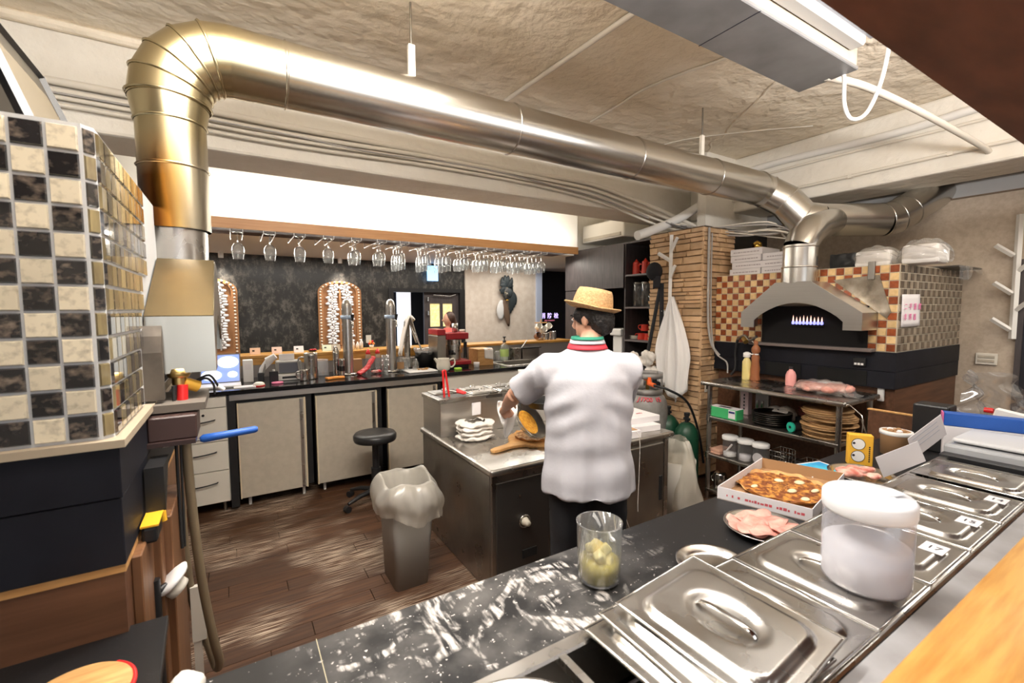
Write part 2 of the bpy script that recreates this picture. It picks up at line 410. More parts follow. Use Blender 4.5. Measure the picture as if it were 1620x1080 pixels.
struct(MB().box(4.2, 5.35, 3.0, 3.1, 0, 2.50).build('wall_side', mat('cable recess dark board', (.05,.045,.04), .8)))
struct(MB().box(4.2, 5.35, 3.0, 3.1, 2.50, CZ).build('wall_side', beam_m))
struct(MB().box(4.08, 4.85, 5.10, 5.20, 2.45, CZ).build('wall_side', beam_m))
struct(MB().box(-3.3, -3.2, -3, 9.5, 0, CZ).build('wall_left', white_m))
struct(MB().box(-3.2, 8.2, -3.1, -3, 0, CZ).build('wall_front', white_m))
struct(MB().box(8.2, 8.3, -3, 9.5, 0, CZ).build('wall_right', white_m))
# street window in the wall behind the camera
wn = struct(MB().box(-.75, 1.95, -3.0, -2.97, .72, .78).box(-.75, 1.95, -3.0, -2.97, 2.12, 2.18).box(-.75, -.69, -3.0, -2.97, .78, 2.12).box(1.89, 1.95, -3.0, -2.97, .78, 2.12).box(.57, .63, -3.0, -2.97, .78, 2.12).build('window_1', white_l))
day_m = mat('daylit window glass', (.8,.88,1), .1, emit=1.7, ecol=(.82,.90,1))
for x0, x1 in ((-.69, .57), (.63, 1.89)): MB().box(x0, x1, -2.995, -2.985, .78, 2.12).build('pane', day_m, wn)
# dark doorway at the right of the stone wall
d2 = struct(MB().box(5.335, 5.355, .1, .93, 0, 1.98).build('door_2', black_w))
MB().box(5.32, 5.352, .93, .965, 0, 2.02).box(5.32, 5.352, .1, .93, 1.98, 2.02).build('door_frame', wood_k, d2)
# far doorway: glowing panels stand in for lobby daylight at left, dark timber door with yellow panes
d1 = struct(MB().box(2.06, 2.14, 6.98, 7.12, 0, 1.98).box(3.27, 3.36, 6.98, 7.12, 0, 1.98).box(2.14, 3.27, 6.98, 7.12, 1.92, 1.98).build('door_1', black_p))
MB().box(2.14, 2.42, 7.9, 7.95, 0, 1.95).build('lobby_blue_glow', mat('blue daylight glow', (.35,.52,.85), .5, emit=.9, ecol=(.40,.58,.95)), d1)
MB().box(2.42, 2.66, 7.7, 7.75, 0, 1.95).build('lobby_white_glow', mat('white daylight glow', (.85,.85,.85), .5, emit=.8, ecol=(.95,.95,1)), d1)
MB().box(1.2, 4.2, 8.4, 8.45, 0, 2.38).build('lobby_back', black_w, d1)
dm = MB()
for x0, x1 in ((2.66, 2.76), (2.935, 2.985), (3.16, 3.27)): dm.box(x0, x1, 7.05, 7.10, 0, 1.92)
for z0, z1 in ((0, .30), (.80, .88), (1.28, 1.36), (1.74, 1.92)): dm.box(2.76, 3.16, 7.052, 7.098, z0, z1)
dl = dm.build('door_leaf', wood_k, d1)
pane_m = mat('lit yellow patterned pane', (.75,.62,.22), .3, col2=(.9,.85,.55), scale=25, emit=.55, ecol=(.85,.72,.30))
for x0, x1 in ((2.76, 2.935), (2.985, 3.16)):
    for z0, z1 in ((.88, 1.28), (1.36, 1.74)): MB().box(x0, x1, 7.07, 7.08, z0, z1).build('pane', pane_m, dl)
MB().tube([(2.72, 7.02, 1.55), (2.72, 7.02, 1.62)], .02, 8).tube([(2.72, 7.02, 1.78), (2.72, 7.02, 1.84)], .02, 8).build('door_bell', chrome, dl)
MB().tube([(2.80, 7.0, 1.88), (3.1, 7.0, 1.86), (3.2, 7.0, 1.89)], .008, 6).build('door_closer', steel, dl)
# wooden soffit over the serving counter
sf = struct(MB().box(-3.2, 8.2, -1.6, .516, 2.3, 2.34).box(-3.2, 8.2, .48, .516, 2.34, 2.44).build('trim_7', wood_d))
# ================================================================== LEFT OVEN (checker tiles, mouth towards the room)
OX, OY, OZ0, OZ1 = -.250, 1.368, 1.3575, 2.0595
OYB = 3.26
ov = thing('pizza_oven', 'tall brick oven clad in black and cream checker tiles at the left edge', 'oven', (-1.0, 2.3, 0))
MB().prism([(-1.75, OY), (OX-.018, OY), (OX, OY+.020), (OX, OYB), (-1.75, OYB)], OZ0-.012, OZ1, 'z').build('oven_body', grout_w, ov)
MB().box(-1.95, OX+.012, OY-.012, OYB, 1.2135, OZ0-.012).box(-1.95, OX+.010, OY-.010, OYB, 1.0515, 1.2115).build('black_band', black_s, ov, bev=.002)
MB().box(-1.95, OX+.025, OY-.025, OYB, OZ0-.022, OZ0-.004).build('band_ledge', mat('tan ledge', (.40,.33,.24), .6), ov)
base_o = MB().box(-1.95, OX+.004, OY, 1.945, 0, 1.0315).build('base_cabinet', wood_bh, ov)
MB().box(-1.95, OX+.008, OY-.004, OYB, 1.0315, 1.0515).build('base_edge', wood_l, ov)
MB().box(-.9, OX-.02, 1.945, 3.1, 0, 1.0315).build('base_back', wood_b, ov)
MB().box(OX+.004, OX+.026, 1.44, 1.62, 0, 1.03).box(OX+.004, OX+.045, 1.62, 1.675, 0, 1.03).box(OX+.004, OX+.065, 1.675, 1.98, 0, 1.03).build('side_panel', wood_b, ov, bev=.003)
px_, pz_ = .0555, .05805
proto = MB().add([(-.5,0,-.5),(.5,0,-.5),(.5,0,.5),(-.5,0,.5),(-.46,-1,-.45),(.46,-1,-.45),(.46,-1,.45),(-.46,-1,.45)],
                 [(4,5,6,7),(0,1,5,4),(1,2,6,5),(2,3,7,6),(3,0,4,7)]).build('tile', tile_c)
def tile_obj(src, m, parent, loc, scale, rz=0):
    o = src.copy(); C.objects.link(o); o.parent = parent; o.location = Vector(loc)-rootloc(parent); o.scale = scale; o.rotation_euler = (0,0,rz)
    o.material_slots[0].link = 'OBJECT'; o.material_slots[0].material = m
    return o
first = True
for r_i in range(12):
    zc = OZ0+(r_i+.5)*pz_
    for c_i in range(6):
        xc = OX-.021-(c_i+.5)*px_
        m = tile_k if (r_i+c_i) % 2 == 0 else tile_c
        tile_obj(proto, m, ov, (xc, OY, zc), (px_-.005, .006, pz_-.005))
    tile_obj(proto, tile_k if r_i % 2 else tile_g, ov, (OX-.009, OY+.010, zc), (.022, .005, pz_-.005), R(48))
    for c_i in range(11):
        yc = OY+.024+(c_i+.5)*.0545
        # leave the arched mouth open
        if yc+.03 > 1.78+.144*max(0, min(1, (zc-1.47)/.225)) and zc < 1.77: continue
        m = tile_k if (r_i+c_i) % 2 == 0 else tile_g
        tile_obj(proto, m, ov, (OX, yc, zc), (.0545-.004, .006, pz_-.005), R(90))
bpy.data.objects.remove(proto)
# mouth: dark recess framed by a steel arch
def arch_pts(y0, y1, z0, zs, zt, n=14):
    cy = (y0+y1)/2; a = (y1-y0)/2
    return [(y0, z0)]+[(cy-a*math.cos(math.pi*i/n), zs+(zt-zs)*math.sin(math.pi*i/n)) for i in range(n+1)]+[(y1, z0)]
out = arch_pts(1.818, 2.952, 1.362, 1.515, 1.749); inn = arch_pts(1.854, 2.916, 1.362, 1.506, 1.713)
n = len(out); am = MB()
for i in range(n-1):
    for (p, q) in ((out, out),):
        pass
    a0, a1, b0, b1 = out[i], out[i+1], inn[i], inn[i+1]
    vs = [(OX+d, *p) for d in (0, .05) for p in (a0, a1, b1, b0)]
    am.add(vs, [(0,1,2,3),(4,7,6,5),(0,4,5,1),(3,2,6,7)])
am.build('mouth_arch', mat('sooty arch metal', (.11,.09,.07), .7, 0, col2=(.04,.032,.026), scale=9), ov)
MB().prism(inn, OX+.001, OX+.004, 'x').build('mouth_opening', mat('soot black', (.006,.005,.005), .9), ov)
# gabled hood
def hood(name, face, s, y0, y1, prot, zb, ze, zt, yc, hw, mtl, parent, archz=None, slope_m=None):
    """gabled sheet steel hood on the oven face x=face, opening towards s"""
    o_ = face+s*prot
    prof = [(y0, zb), (y0, ze), (yc-hw, zt), (yc+hw, zt), (y1, ze), (y1, zb)]
    m = MB()
    for qi, (a, b) in enumerate(zip(prof, prof[1:])):
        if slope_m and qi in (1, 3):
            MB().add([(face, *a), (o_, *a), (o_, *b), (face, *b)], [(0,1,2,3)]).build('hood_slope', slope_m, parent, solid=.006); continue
        m.add([(face, *a), (o_, *a), (o_, *b), (face, *b)], [(0,1,2,3)])
    # front gable with an arched cut-out
    n = 16; ya, yb = y0+.13*(y1-y0), y1-.13*(y1-y0); rise = archz
    top = []
    for i in range(n+1):
        t = i/n; y = ya+(yb-ya)*t
        zc = zb+.06+rise*math.sin(math.pi*t)**.8
        if y < yc-hw: zz = ze+(zt-ze)*(y-y0)/(yc-hw-y0)
        elif y > yc+hw: zz = ze+(zt-ze)*(y1-y)/(y1-yc-hw)
        else: zz = zt
        top.append((y, zc, zz))
    for a, b in zip(top, top[1:]):
        m.add([(o_, a[0], a[1]), (o_, b[0], b[1]), (o_, b[0], b[2]), (o_, a[0], a[2])], [(0,1,2,3)])
    for y_, yy in ((y0, ya), (yb, y1)):
        za = ze+(zt-ze)*abs((y_ if y_ != y0 else yy)-(y0 if y_ == y0 else y1))/max(yc-hw-y0, 1e-3)
        if y_ == y0: m.add([(o_, y0, zb), (o_, ya, zb), (o_, ya, top[0][2]), (o_, y0, ze)], [(0,1,2,3)])
        else: m.add([(o_, yb, zb), (o_, y1, zb), (o_, y1, ze), (o_, yb, top[-1][2])], [(0,1,2,3)])
    return m.build(name, mtl, parent, solid=.006, weld=True)
hd = hood('hood', OX+.005, 1, 1.863, 2.907, .186, 1.441, 1.630, 1.852, 2.385, .126, mat('tarnished steel', (.50,.46,.38), .24, 1, col2=(.46,.42,.35), scale=3), ov, .126, mat('reflection browned steel', (.115,.085,.042), .5, .8, col2=(.09,.066,.033), scale=4))  # slopes darker: brown reflections put into the steel colour
# collar between hood and duct
MB().tube([(-.1845, 2.385, 1.845), (-.1845, 2.385, 2.01)], .106, 28).build('flue_collar', steel, ov)
MB().tube([(-.297, 2.124, 1.84), (-.297, 2.124, 2.02)], .007, 6).tube([(-.333, 2.124, 1.983), (-.252, 2.124, 1.983)], .009, 6).build('flue_bracket', steel_d, ov)
# mouth shelf and burner fittings in front of the left oven
MB().box(OX+.01, -.09, 1.78, 2.07, 1.326, 1.35).build('mouth_shelf', mat('sooty slab', (.14,.12,.10), .7), ov)
MB().box(OX+.012, -.1125, 1.737, 1.89, 1.245, 1.32).build('burner_box', mat('brown enamel box', (.055,.03,.026), .4), ov, bev=.004)
MB().box(OX+.012, -.117, 1.72, 1.872, 1.2315, 1.245).build('burner_box_lip', mat('brown enamel lip', (.04,.022,.02), .4), ov)
# dark sheet metal hood standing on the left oven
th = thing('vent_box', 'dark tapered sheet metal vent box on top of the checkered oven', 'vent', (-.72, 1.71, OZ1))
tm = MB().add([(-1.44,1.458,OZ1+.002),(-.369,1.458,OZ1+.002),(-.369,2.025,OZ1+.002),(-1.44,2.025,OZ1+.002),(-1.44,1.53,2.379),(-.486,1.53,2.379),(-.486,2.025,2.379),(-1.44,2.025,2.379)],
    [(3,2,1,0),(4,5,6,7),(0,1,5,4),(1,2,6,5),(2,3,7,6),(3,0,4,7)])
tm.build('box_shell', mat('dark sheet metal', (.075,.068,.058), .5, .6), th)
tm = MB()
for (a, b) in (((-.369,1.458,OZ1+.004),(-.486,1.53,2.379)), ((-.369,2.025,OZ1+.004),(-.486,2.025,2.379)), ((-.423,1.44,OZ1+.004),(-.54,1.512,2.379))): tm.tube([a, b], .014, 4, smooth=False)
tm.tube([(-.486,1.53,2.379),(-.486,2.025,2.379)], .014, 4, smooth=False).build('box_angle', black_p, th)
MB().add([(-.374,1.512,OZ1+.03),(-.374,1.962,OZ1+.03),(-.470,1.98,2.325),(-.470,1.584,2.325)], [(0,1,2,3)]).build('side_plate', mat('tan sheet', (.11,.09,.06), .7), th, solid=.006)
# ================================================================== RIGHT OVEN
RX, RY0, RY1 = 4.0, 1.30, 2.716
rv = thing('pizza_oven', 'wide brick oven clad in red and cream checker tiles with a gas flame inside', 'oven', (4.65, 2.0, 0))
MB().box(RX, 5.33, RY0, RY1, 1.3235, 1.9515).build('oven_body', grout_t, rv)
MB().box(RX-.012, 5.33, RY0-.010, RY1, 1.1835, 1.3235).box(RX-.010, 5.33, RY0-.008, RY1, 1.0586, 1.182).build('black_band', black_s, rv, bev=.002)
MB().box(RX+.04, 5.33, RY0+.004, RY1-.02, 0, 1.0586).build('base_cabinet', wood_bh, rv)
for (y0, y1) in ((1.458, 1.79), (1.916, 2.21)):
    MB().box(RX-.018, RX-.010, y0, y1, 1.07, 1.175).build('ash_slot', mat('ash slot black', (.004,.004,.004), .9), rv)
MB().cbox((RX-.03, 1.50, 1.242), (.03, .075, .06)).build('control_plate', black_p, rv, bev=.003)
for k in range(3): MB().cbox((RX-.047, 1.479+.021*k, 1.227), (.004, .015, .015)).build('control_button', white_pl, rv)
mt = .0566
def tile_pr(m): return MB().add([(0,-.5,-.5),(0,.5,-.5),(0,.5,.5),(0,-.5,.5),(-1,-.46,-.46),(-1,.46,-.46),(-1,.46,.46),(-1,-.46,.46)],
                 [(7,6,5,4),(4,5,1,0),(5,6,2,1),(6,7,3,2),(7,4,0,3)]).build('tile', m)
proto = tile_pr(tile_y)
def hid(y, z):  # behind the hood and the oven mouth
    if 1.50 < y < 2.215 and z < 1.625: return True
    if 1.60 < y < 2.1 and 1.62 < z < 1.74: return True
    return False
for r_i in range(11):
    z = 1.3265+(r_i+.5)*mt
    for c_i in range(25):
        y = RY0+.001+(c_i+.5)*mt
        if hid(y, z): continue
        tile_obj(proto, tile_r if (r_i+c_i) % 2 == 0 else tile_y, rv, (RX, y, z), (.006, mt-.005, mt-.005))
    for c_i in range(7):
        x = RX+.012+(c_i+.5)*mt
        tile_obj(proto, tile_n if (r_i+c_i) % 2 == 0 else tile_n2, rv, (x, RY0, z), (.006, mt-.005, mt-.005), R(90))
bpy.data.objects.remove(proto)
fm = MB()
for r_i in range(11):
    z = 1.3265+(r_i+.5)*mt
    for c_i in range(7, 23):
        x = RX+.012+(c_i+.5)*mt; h = (mt-.005)/2
        fm.add([(x-h,RY0,z-h),(x+h,RY0,z-h),(x+h,RY0,z+h),(x-h,RY0,z+h),(x-h*.93,RY0-.006,z-h*.93),(x+h*.93,RY0-.006,z-h*.93),(x+h*.93,RY0-.006,z+h*.93),(x-h*.93,RY0-.006,z+h*.93)],
               [(4,5,6,7),(0,1,5,4),(1,2,6,5),(2,3,7,6),(3,0,4,7)], (r_i+c_i) % 2)
tag(fm.build('tile_field', [tile_n, tile_n2], rv), kind='stuff')
# mouth with hearth and flame
MB().box(RX-.020, RX-.008, 1.466, 2.249, 1.342, 1.658).build('mouth_opening', MATS['soot black'], rv)
MB().box(RX-.085, RX, 1.416, 2.332, 1.321, 1.346).build('hearth_slab', mat('grey hearth stone', (.16,.13,.12), .6), rv, bev=.004)
flame_m = mat('gas flame', (.3,.35,1), .5, emit=1.5, ecol=(.30,.30,1.0))
flame_t = mat('gas flame tip', (1,.7,.5), .5, emit=1.6, ecol=(1,.55,.42))
MB().box(RX-.045, RX-.022, 1.749, 2.0, 1.496, 1.507).build('burner_bar', MATS['ash slot black'], rv)
for k in range(9):
    y = 1.766+k*.027; h = .03+.025*random.random()
    o = MB().lathe([(0, 0), (.011, .006), (.012, .02), (.006, .03)], (RX-.035, y, 1.507), 8).build('flame', flame_m, rv)
    MB().lathe([(.006, .03), (.004, .03+h*.5), (0, .03+h)], (RX-.035, y, 1.507), 8).build('flame_tip', flame_t, o)
hood('hood', RX-.004, -1, 1.416, 2.30, .25, 1.483, 1.608, 1.846, 1.89, .133, steel_b, rv, .142)
MB().cbox((RX-.02, 1.46, 1.915), (.02, .042, .13)).build('hood_bracket', steel_d, rv, bev=.003)
MB().add([(RX-.012,1.36,1.567),(RX-.012,1.71,1.858),(RX-.012,1.416,1.883),(RX-.012,1.333,1.61)],[(0,1,2,3)]).build('heat_shield', mat('scorched foil sheet', (.42,.37,.30), .35, .8, col2=(.14,.11,.08), scale=9), rv, solid=.004)
# notice taped on the oven side
nt_ = thing('paper_notice', 'white sheet with pink handwritten characters taped on the oven side', 'notice', (4.16, RY0-.012, 1.5))
pm = MB().grid(lambda u, v: (4.030+.33*u+.008*(1-v), RY0-.010-.004*math.sin(u*3.1)-.006*(1-v)*u, 1.504+.233*v+.005*u), 8, 8)
pm.build('sheet', card_w, nt_, solid=.001)
for i, ch in enumerate(('二平蓮媒', '非濁器')):
    for j, c_ in enumerate(ch):
        text(c_, .050, frame((4.075+j*.085, RY0-.022, 1.648-i*.075), (1,0,0), (0,0,1)), ink_p, nt_, bold=.0004)

# ================================================================== DUCTS
DY, DZ, DR = 2.385, 2.721, .140
def duct_material():
    m = bpy.data.materials.new('heat tinted galvanised steel'); m.use_nodes = True; nt = m.node_tree; b = nt.nodes['Principled BSDF']; L = nt.links.new
    g = nt.nodes.new('ShaderNodeNewGeometry'); sp = nt.nodes.new('ShaderNodeSeparateXYZ'); L(g.outputs['Position'], sp.inputs[0])
    n = nt.nodes.new('ShaderNodeTexNoise'); n.inputs['Scale'].default_value = 3; L(g.outputs['Position'], n.inputs['Vector'])
    # scorch: distance from the hottest spot at the foot of the flue
    vd = nt.nodes.new('ShaderNodeVectorMath'); vd.operation = 'DISTANCE'; vd.inputs[1].default_value = (-.333, 2.25, 1.96)
    mp = nt.nodes.new('ShaderNodeMapping'); mp.inputs['Scale'].default_value = (2.4, 1.1, .62); mp.inputs['Location'].default_value = (.4662, -.225, .7448)
    L(g.outputs['Position'], mp.inputs[0]); L(mp.outputs[0], vd.inputs[0])
    ad = nt.nodes.new('ShaderNodeMath'); ad.operation = 'MULTIPLY_ADD'; ad.inputs[1].default_value = .12; L(n.outputs[0], ad.inputs[0]); L(vd.outputs['Value'], ad.inputs[2])
    cr = nt.nodes.new('ShaderNodeValToRGB'); e = cr.color_ramp.elements
    e[0].position = .20; e[0].color = (.02,.014,.01,1); e[1].position = 1.0; e[1].color = (.60,.58,.54,1)
    for p, c in ((.30, (.16,.055,.012,1)), (.38, (.62,.28,.05,1)), (.46, (.62,.42,.15,1)), (.56, (.60,.53,.38,1)), (.70, (.60,.57,.50,1))):
        k = e.new(p); k.color = c
    L(ad.outputs[0], cr.inputs[0])
    def rg(x, a, c):
        q = nt.nodes.new('ShaderNodeMapRange'); q.inputs[1].default_value = a; q.inputs[2].default_value = c; L(x, q.inputs[0]); return q.outputs[0]
    ml = nt.nodes.new('ShaderNodeMath'); ml.operation = 'MULTIPLY'; L(rg(sp.outputs[2], 2.18, 2.36), ml.inputs[0]); L(rg(sp.outputs[0], .50, .02), ml.inputs[1])
    mx = nt.nodes.new('ShaderNodeMix'); mx.data_type = 'RGBA'; mx.inputs[7].default_value = (.50,.42,.25,1); L(ml.outputs[0], mx.inputs[0]); L(cr.outputs[0], mx.inputs[6]); L(mx.outputs[2], b.inputs['Base Color'])
    b.inputs['Metallic'].default_value = 1; b.inputs['Roughness'].default_value = .27
    n2 = nt.nodes.new('ShaderNodeTexNoise'); n2.inputs['Scale'].default_value = 2; L(g.outputs['Position'], n2.inputs['Vector'])
    bp = nt.nodes.new('ShaderNodeBump'); bp.inputs['Strength'].default_value = .06; L(n2.outputs[0], bp.inputs['Height']); L(bp.outputs[0], b.inputs['Normal'])
    return m
duct_m = duct_material()
du = thing('exhaust_duct', 'long shiny round steel exhaust duct under the ceiling between both ovens', 'duct', (2.2, DY, DZ))
VX = -.1845
def ring(c, d, r=DR, w=.006, parent=du, m=duct_m):
    d = Vector(d).normalized(); c = Vector(c)
    return MB().tube([c-d*w, c, c+d*w], [r+.0005, r+.006, r+.0005], 32, cap=False).build('seam_ring', m, parent)
MB().tube([(VX, DY, 1.983), (VX, DY, 2.433)], .1215, 36, cap=False).build('flue_riser', duct_m, du)
MB().tube([(VX, DY, 2.415), (VX, DY, 2.505)], [.1233, DR], 36, cap=False).build('flue_reducer', duct_m, du)
for z in (2.235, 2.415): ring((VX, DY, z), (0,0,1), .1225)
ec = arc((VX+.216, DY, DZ-.216), .216, math.pi, math.pi/2, 5)
gp = [Vector((VX, DY, 2.50))]+ec
for i in range(len(gp)-1):
    a, b = gp[i], gp[i+1]
    seg = MB().tube([a-(b-a)*.02, b+(b-a)*.02], DR, 36, cap=False)
    seg.build('elbow_gore', duct_m, du)
# gores as one mitred elbow so their joints close
MB().tube(gp+[Vector((VX+.306, DY, DZ))], DR+.0015, 36, cap=False, miter=True).build('elbow', duct_m, du)
for i in range(1, len(gp)-1):
    t = ((gp[i]-gp[i-1]).normalized()+(gp[i+1]-gp[i]).normalized()); ring(gp[i], t, DR+.004)
XE = 4.06
cuts = [VX+.216, VX+.432, 1.46, 2.475, 3.375, XE]
for a, b in zip(cuts, cuts[1:]):
    MB().tube([(a, DY, DZ), (b, DY, DZ)], DR, 40, cap=False).build('duct_section', duct_m, du)
    ring((b, DY, DZ), (1,0,0))
path = [Vector((XE, DY, DZ)), Vector((4.17, DY-.03, DZ-.03)), Vector((4.27, 2.24, 2.60)), Vector((4.34, 2.13, 2.44)), Vector((4.44, 2.03, 2.415))]
MB().tube(path, DR, 32, cap=False, miter=True).build('elbow', duct_m, du)
for i in (1, 2, 3): ring(path[i], (path[i+1]-path[i-1]))
e2 = Vector((4.88, 1.73, 2.41))
MB().tube([path[-1], e2], DR, 32, cap=False).build('duct_section', duct_m, du)
p2 = [e2, e2+Vector((.09,-.05,.02)), e2+Vector((.19,-.10,.08)), e2+Vector((.50,-.22,.26))]
MB().tube(p2, DR, 32, cap=False, miter=True).build('elbow', duct_m, du)
for i in (0, 1, 2): ring(p2[i], p2[min(i+1,3)]-p2[max(i-1,0)] if i else p2[1]-p2[0])
# flue of the right oven joining it
fx, fy = 3.866, 1.90
MB().tube([(fx, fy, 1.84), (fx, fy, 1.958)], .127, 32, cap=False).build('flue_collar', duct_m, du)
MB().tube([(fx, fy, 1.94), (fx, fy, 2.14)], .121, 32, cap=False).build('flue_riser', duct_m, du)
fp = [Vector((fx, fy, 2.125)), Vector((fx+.03, fy-.01, 2.20)), Vector((fx+.14, fy-.02, 2.28)), Vector((4.50, 1.95, 2.405))]
MB().tube(fp, [.121,.121,.118,.11], 28, cap=False).build('flue_branch', duct_m, du)
ring((fx, fy, 2.125), (0,0,1), .123); ring((fx, fy, 1.967), (0,0,1), .125)
# hangers
for x, zt in ((.855, CZ), (3.27, CZ)):
    h = thing('duct_hanger', 'thin steel rod with bracket holding the duct, '+('near the elbow' if x < 2 else 'near the right oven'), 'hanger', (x, DY, CZ), group='duct hangers')
    MB().tube([(x, DY, DZ+DR+.15), (x, DY, zt)], .006, 6).build('rod', steel_d, h)
    MB().box(x-.018, x+.018, DY-.012, DY+.012, DZ+DR-.004, DZ+DR+.17).build('strap', pipe_c, h, bev=.002)
# ================================================================== BACK BAR
BY, BZ = 4.27, 1.0
bw = thing('bar_worktop', 'long black stone worktop of the back bar with steel front strip', 'worktop', (1.2, 4.6, BZ))
MB().box(-.75, 2.62, BY, 5.0, BZ-.035, BZ).box(2.62, 3.5, BY, BY+.10, BZ-.035, BZ).box(2.62, 3.5, 4.80, 5.0, BZ-.035, BZ).box(3.32, 3.5, BY, 5.0, BZ-.035, BZ).build('slab', mat('polished black stone', (.010,.010,.011), .10, col2=(.03,.03,.032), scale=150, lo=.66, hi=.75), bw, bev=.003)
MB().box(-.055, 1.80, BY+.006, BY+.03, BZ-.085, BZ-.036).build('front_strip', steel_b, bw, bev=.002)
# sink set in the worktop
sk = thing('sink', 'stainless steel sink with raised rim at the right end of the bar', 'sink', (2.95, 4.6, BZ))
MB().box(2.60, 2.66, BY+.07, 4.83, BZ-.002, BZ+.008).box(3.30, 3.36, BY+.07, 4.83, BZ-.002, BZ+.008).box(2.66, 3.30, BY+.07, BY+.13, BZ-.002, BZ+.008).box(2.66, 3.30, 4.77, 4.83, BZ-.002, BZ+.008).build('rim', steel, sk, bev=.003)
MB().box(2.66, 2.67, BY+.13, 4.77, .84, BZ).box(3.29, 3.30, BY+.13, 4.77, .84, BZ).box(2.67, 3.29, BY+.13, BY+.14, .84, BZ).box(2.67, 3.29, 4.76, 4.77, .84, BZ).box(2.66, 3.30, BY+.13, 4.77, .83, .845).build('basin', steel, sk)
# bar back upstand with wooden capping
up = thing('bar_ledge', 'wooden capped upstand running behind the back bar worktop', 'ledge', (1.5, 5.05, 0))
MB().box(-.75, 4.05, 5.0, 5.10, 0, 1.185).build('upstand', mat('grey upstand panel', (.30,.28,.27), .5), up)
MB().box(-.75, 4.05, 4.97, 5.28, 1.185, 1.215).build('capping', wood_o, up, bev=.004)
MB().box(-.75, 2.35, 4.985, 5.0, 1.12, 1.185).build('wood_panel', wood_o, up)
# drawer chest
dc = thing('drawer_chest', 'white chest of three drawers with bow handles at the left end of the bar', 'drawers', (-.25, 4.6, 0))
MB().box(-.62, -.075, BY+.03, 4.95, .09, BZ-.04).build('carcass', white_l, dc)
for (z0, z1) in ((.875, .955), (.60, .868), (.36, .594), (.095, .354)):
    d = MB().box(-.60, -.080, BY+.008, BY+.03, z0, z1).build('drawer', white_l, dc, bev=.002)
    if z1-z0 > .1:
        zc = z0+(z1-z0)*.62
        MB().tube(smooth_path([(-.31,BY+.006,zc-.008),(-.30,BY-.014,zc-.004),(-.235,BY-.020,zc+.002),(-.17,BY-.014,zc+.010),(-.16,BY+.006,zc+.010)], 4), .005, 6).build('handle', black_p, d)
    if z0 == .60: MB().tube([(-.235, BY+.01, .82), (-.235, BY+.002, .82)], .010, 12).build('lock', black_p, d)
for x in (-.58, -.12): MB().tube([(x, BY+.08, 0), (x, BY+.08, .09)], .014, 10).build('leg', steel_d, dc)
MB().box(-.073, -.015, BY+.012, 4.95, .03, BZ-.04).build('end_post', black_p, dc)
# undercounter fridges with cream doors
def fridge(x0, x1, label):
    t = thing('undercounter_cabinet', label, 'cabinet', ((x0+x1)/2, 4.6, 0), group='cream cabinets under the bar')
    MB().box(x0, x1, BY+.05, 4.95, .10, BZ-.09).build('carcass', black_p, t)
    d = MB().box(x0+.012, x1-.062, BY+.014, BY+.048, .09, .885).build('door', cream, t, bev=.003)
    edge_m = MATS.get('worn cream edge') or mat('worn cream edge', (.62,.52,.36), .4)
    MB().box(x0+.004, x0+.014, BY+.010, BY+.05, .088, .887).build('door_edge', edge_m, d); MB().box(x1-.064, x1-.052, BY+.010, BY+.05, .088, .887).build('door_edge', edge_m, d)
    MB().box(x1-.10, x1-.075, BY+.002, BY+.014, .10, .88).build('handle_rail', steel, d)
    MB().box(x0, x1, BY+.04, BY+.06, .886, .912).build('top_gap', black_p, t)
    for x in (x0+.07, x1-.08): MB().tube([(x, BY+.10, 0), (x, BY+.10, .1)], .013, 8).build('leg', white_pl, t)
    return t
fridge(-.01, .56, 'cream door cabinet under the bar next to the drawer chest')
fridge(.585, 1.18, 'cream door cabinet under the bar behind the black stool')
fridge(1.225, 1.79, 'cream door cabinet under the bar behind the steel island')
t = thing('undercounter_cabinet', 'cream cabinet below the sink at the right end of the bar', 'cabinet', (2.6, 4.6, 0), group='cream cabinets under the bar')
MB().box(1.83, 3.5, BY+.05, 4.95, .05, .83).build('carcass', cream, t); MB().box(1.83, 3.5, BY+.04, BY+.06, .80, .955).build('top_rail', white_l, t)
# ------------------------------------------------------------------ hanging glass rack
rk = thing('glass_rack', 'long wooden shelf over the bar with white wire rails for stemware', 'rack', (1.5, 4.72, 2.37))
MB().box(-.9, 3.72, 4.45, 4.475, 2.325, 2.412).build('fascia', wood_r, rk, bev=.002)
MB().box(-.9, 3.72, 4.475, 5.0, 2.352, 2.38).build('board', mat('dark rack board', (.10,.055,.032), .5, col2=(.06,.03,.018), scale=3, stretch=(1,10,10)), rk)
# rails measured along the fascia, and how many glasses hang on each
rails = [(0.054,1,'w'),(0.296,1,'w'),(0.534,1,'w'),(0.777,1,'w'),(1.024,2,'w'),(1.263,2,'w'),(1.490,4,'f'),(1.756,4,'f'),(1.982,4,'f'),(2.227,4,'w'),(2.469,4,'w'),(2.715,4,'w'),(2.957,4,'w'),(3.202,4,'w')]
ordn = ['first','second','third','fourth','fifth','sixth','seventh','eighth','ninth','tenth','eleventh','twelfth','thirteenth','fourteenth']
def glass_proto(kind):
    nm = 'wine_glass' if kind == 'w' else 'champagne_flute'
    g = thing(nm, 'x', 'glass')
    MB().lathe([(0,0),(.033,.001),(.034,.003),(.006,.008),(.0,.009)], (0,0,0), 18).build('foot', glass_thin, g)
    MB().tube([(0,0,.006),(0,0,.09)], .0042, 8).build('stem', glass_thin, g)
    if kind == 'w': pr = [(.004,.085),(.026,.096),(.042,.118),(.049,.150),(.047,.185),(.040,.225)]
    else: pr = [(.004,.085),(.016,.095),(.025,.120),(.029,.160),(.030,.21),(.026,.255)]
    MB().lathe(pr, (0,0,0), 20).build('bowl', glass_thin, g)
    g.rotation_euler = (math.pi, 0, 0)
    return g
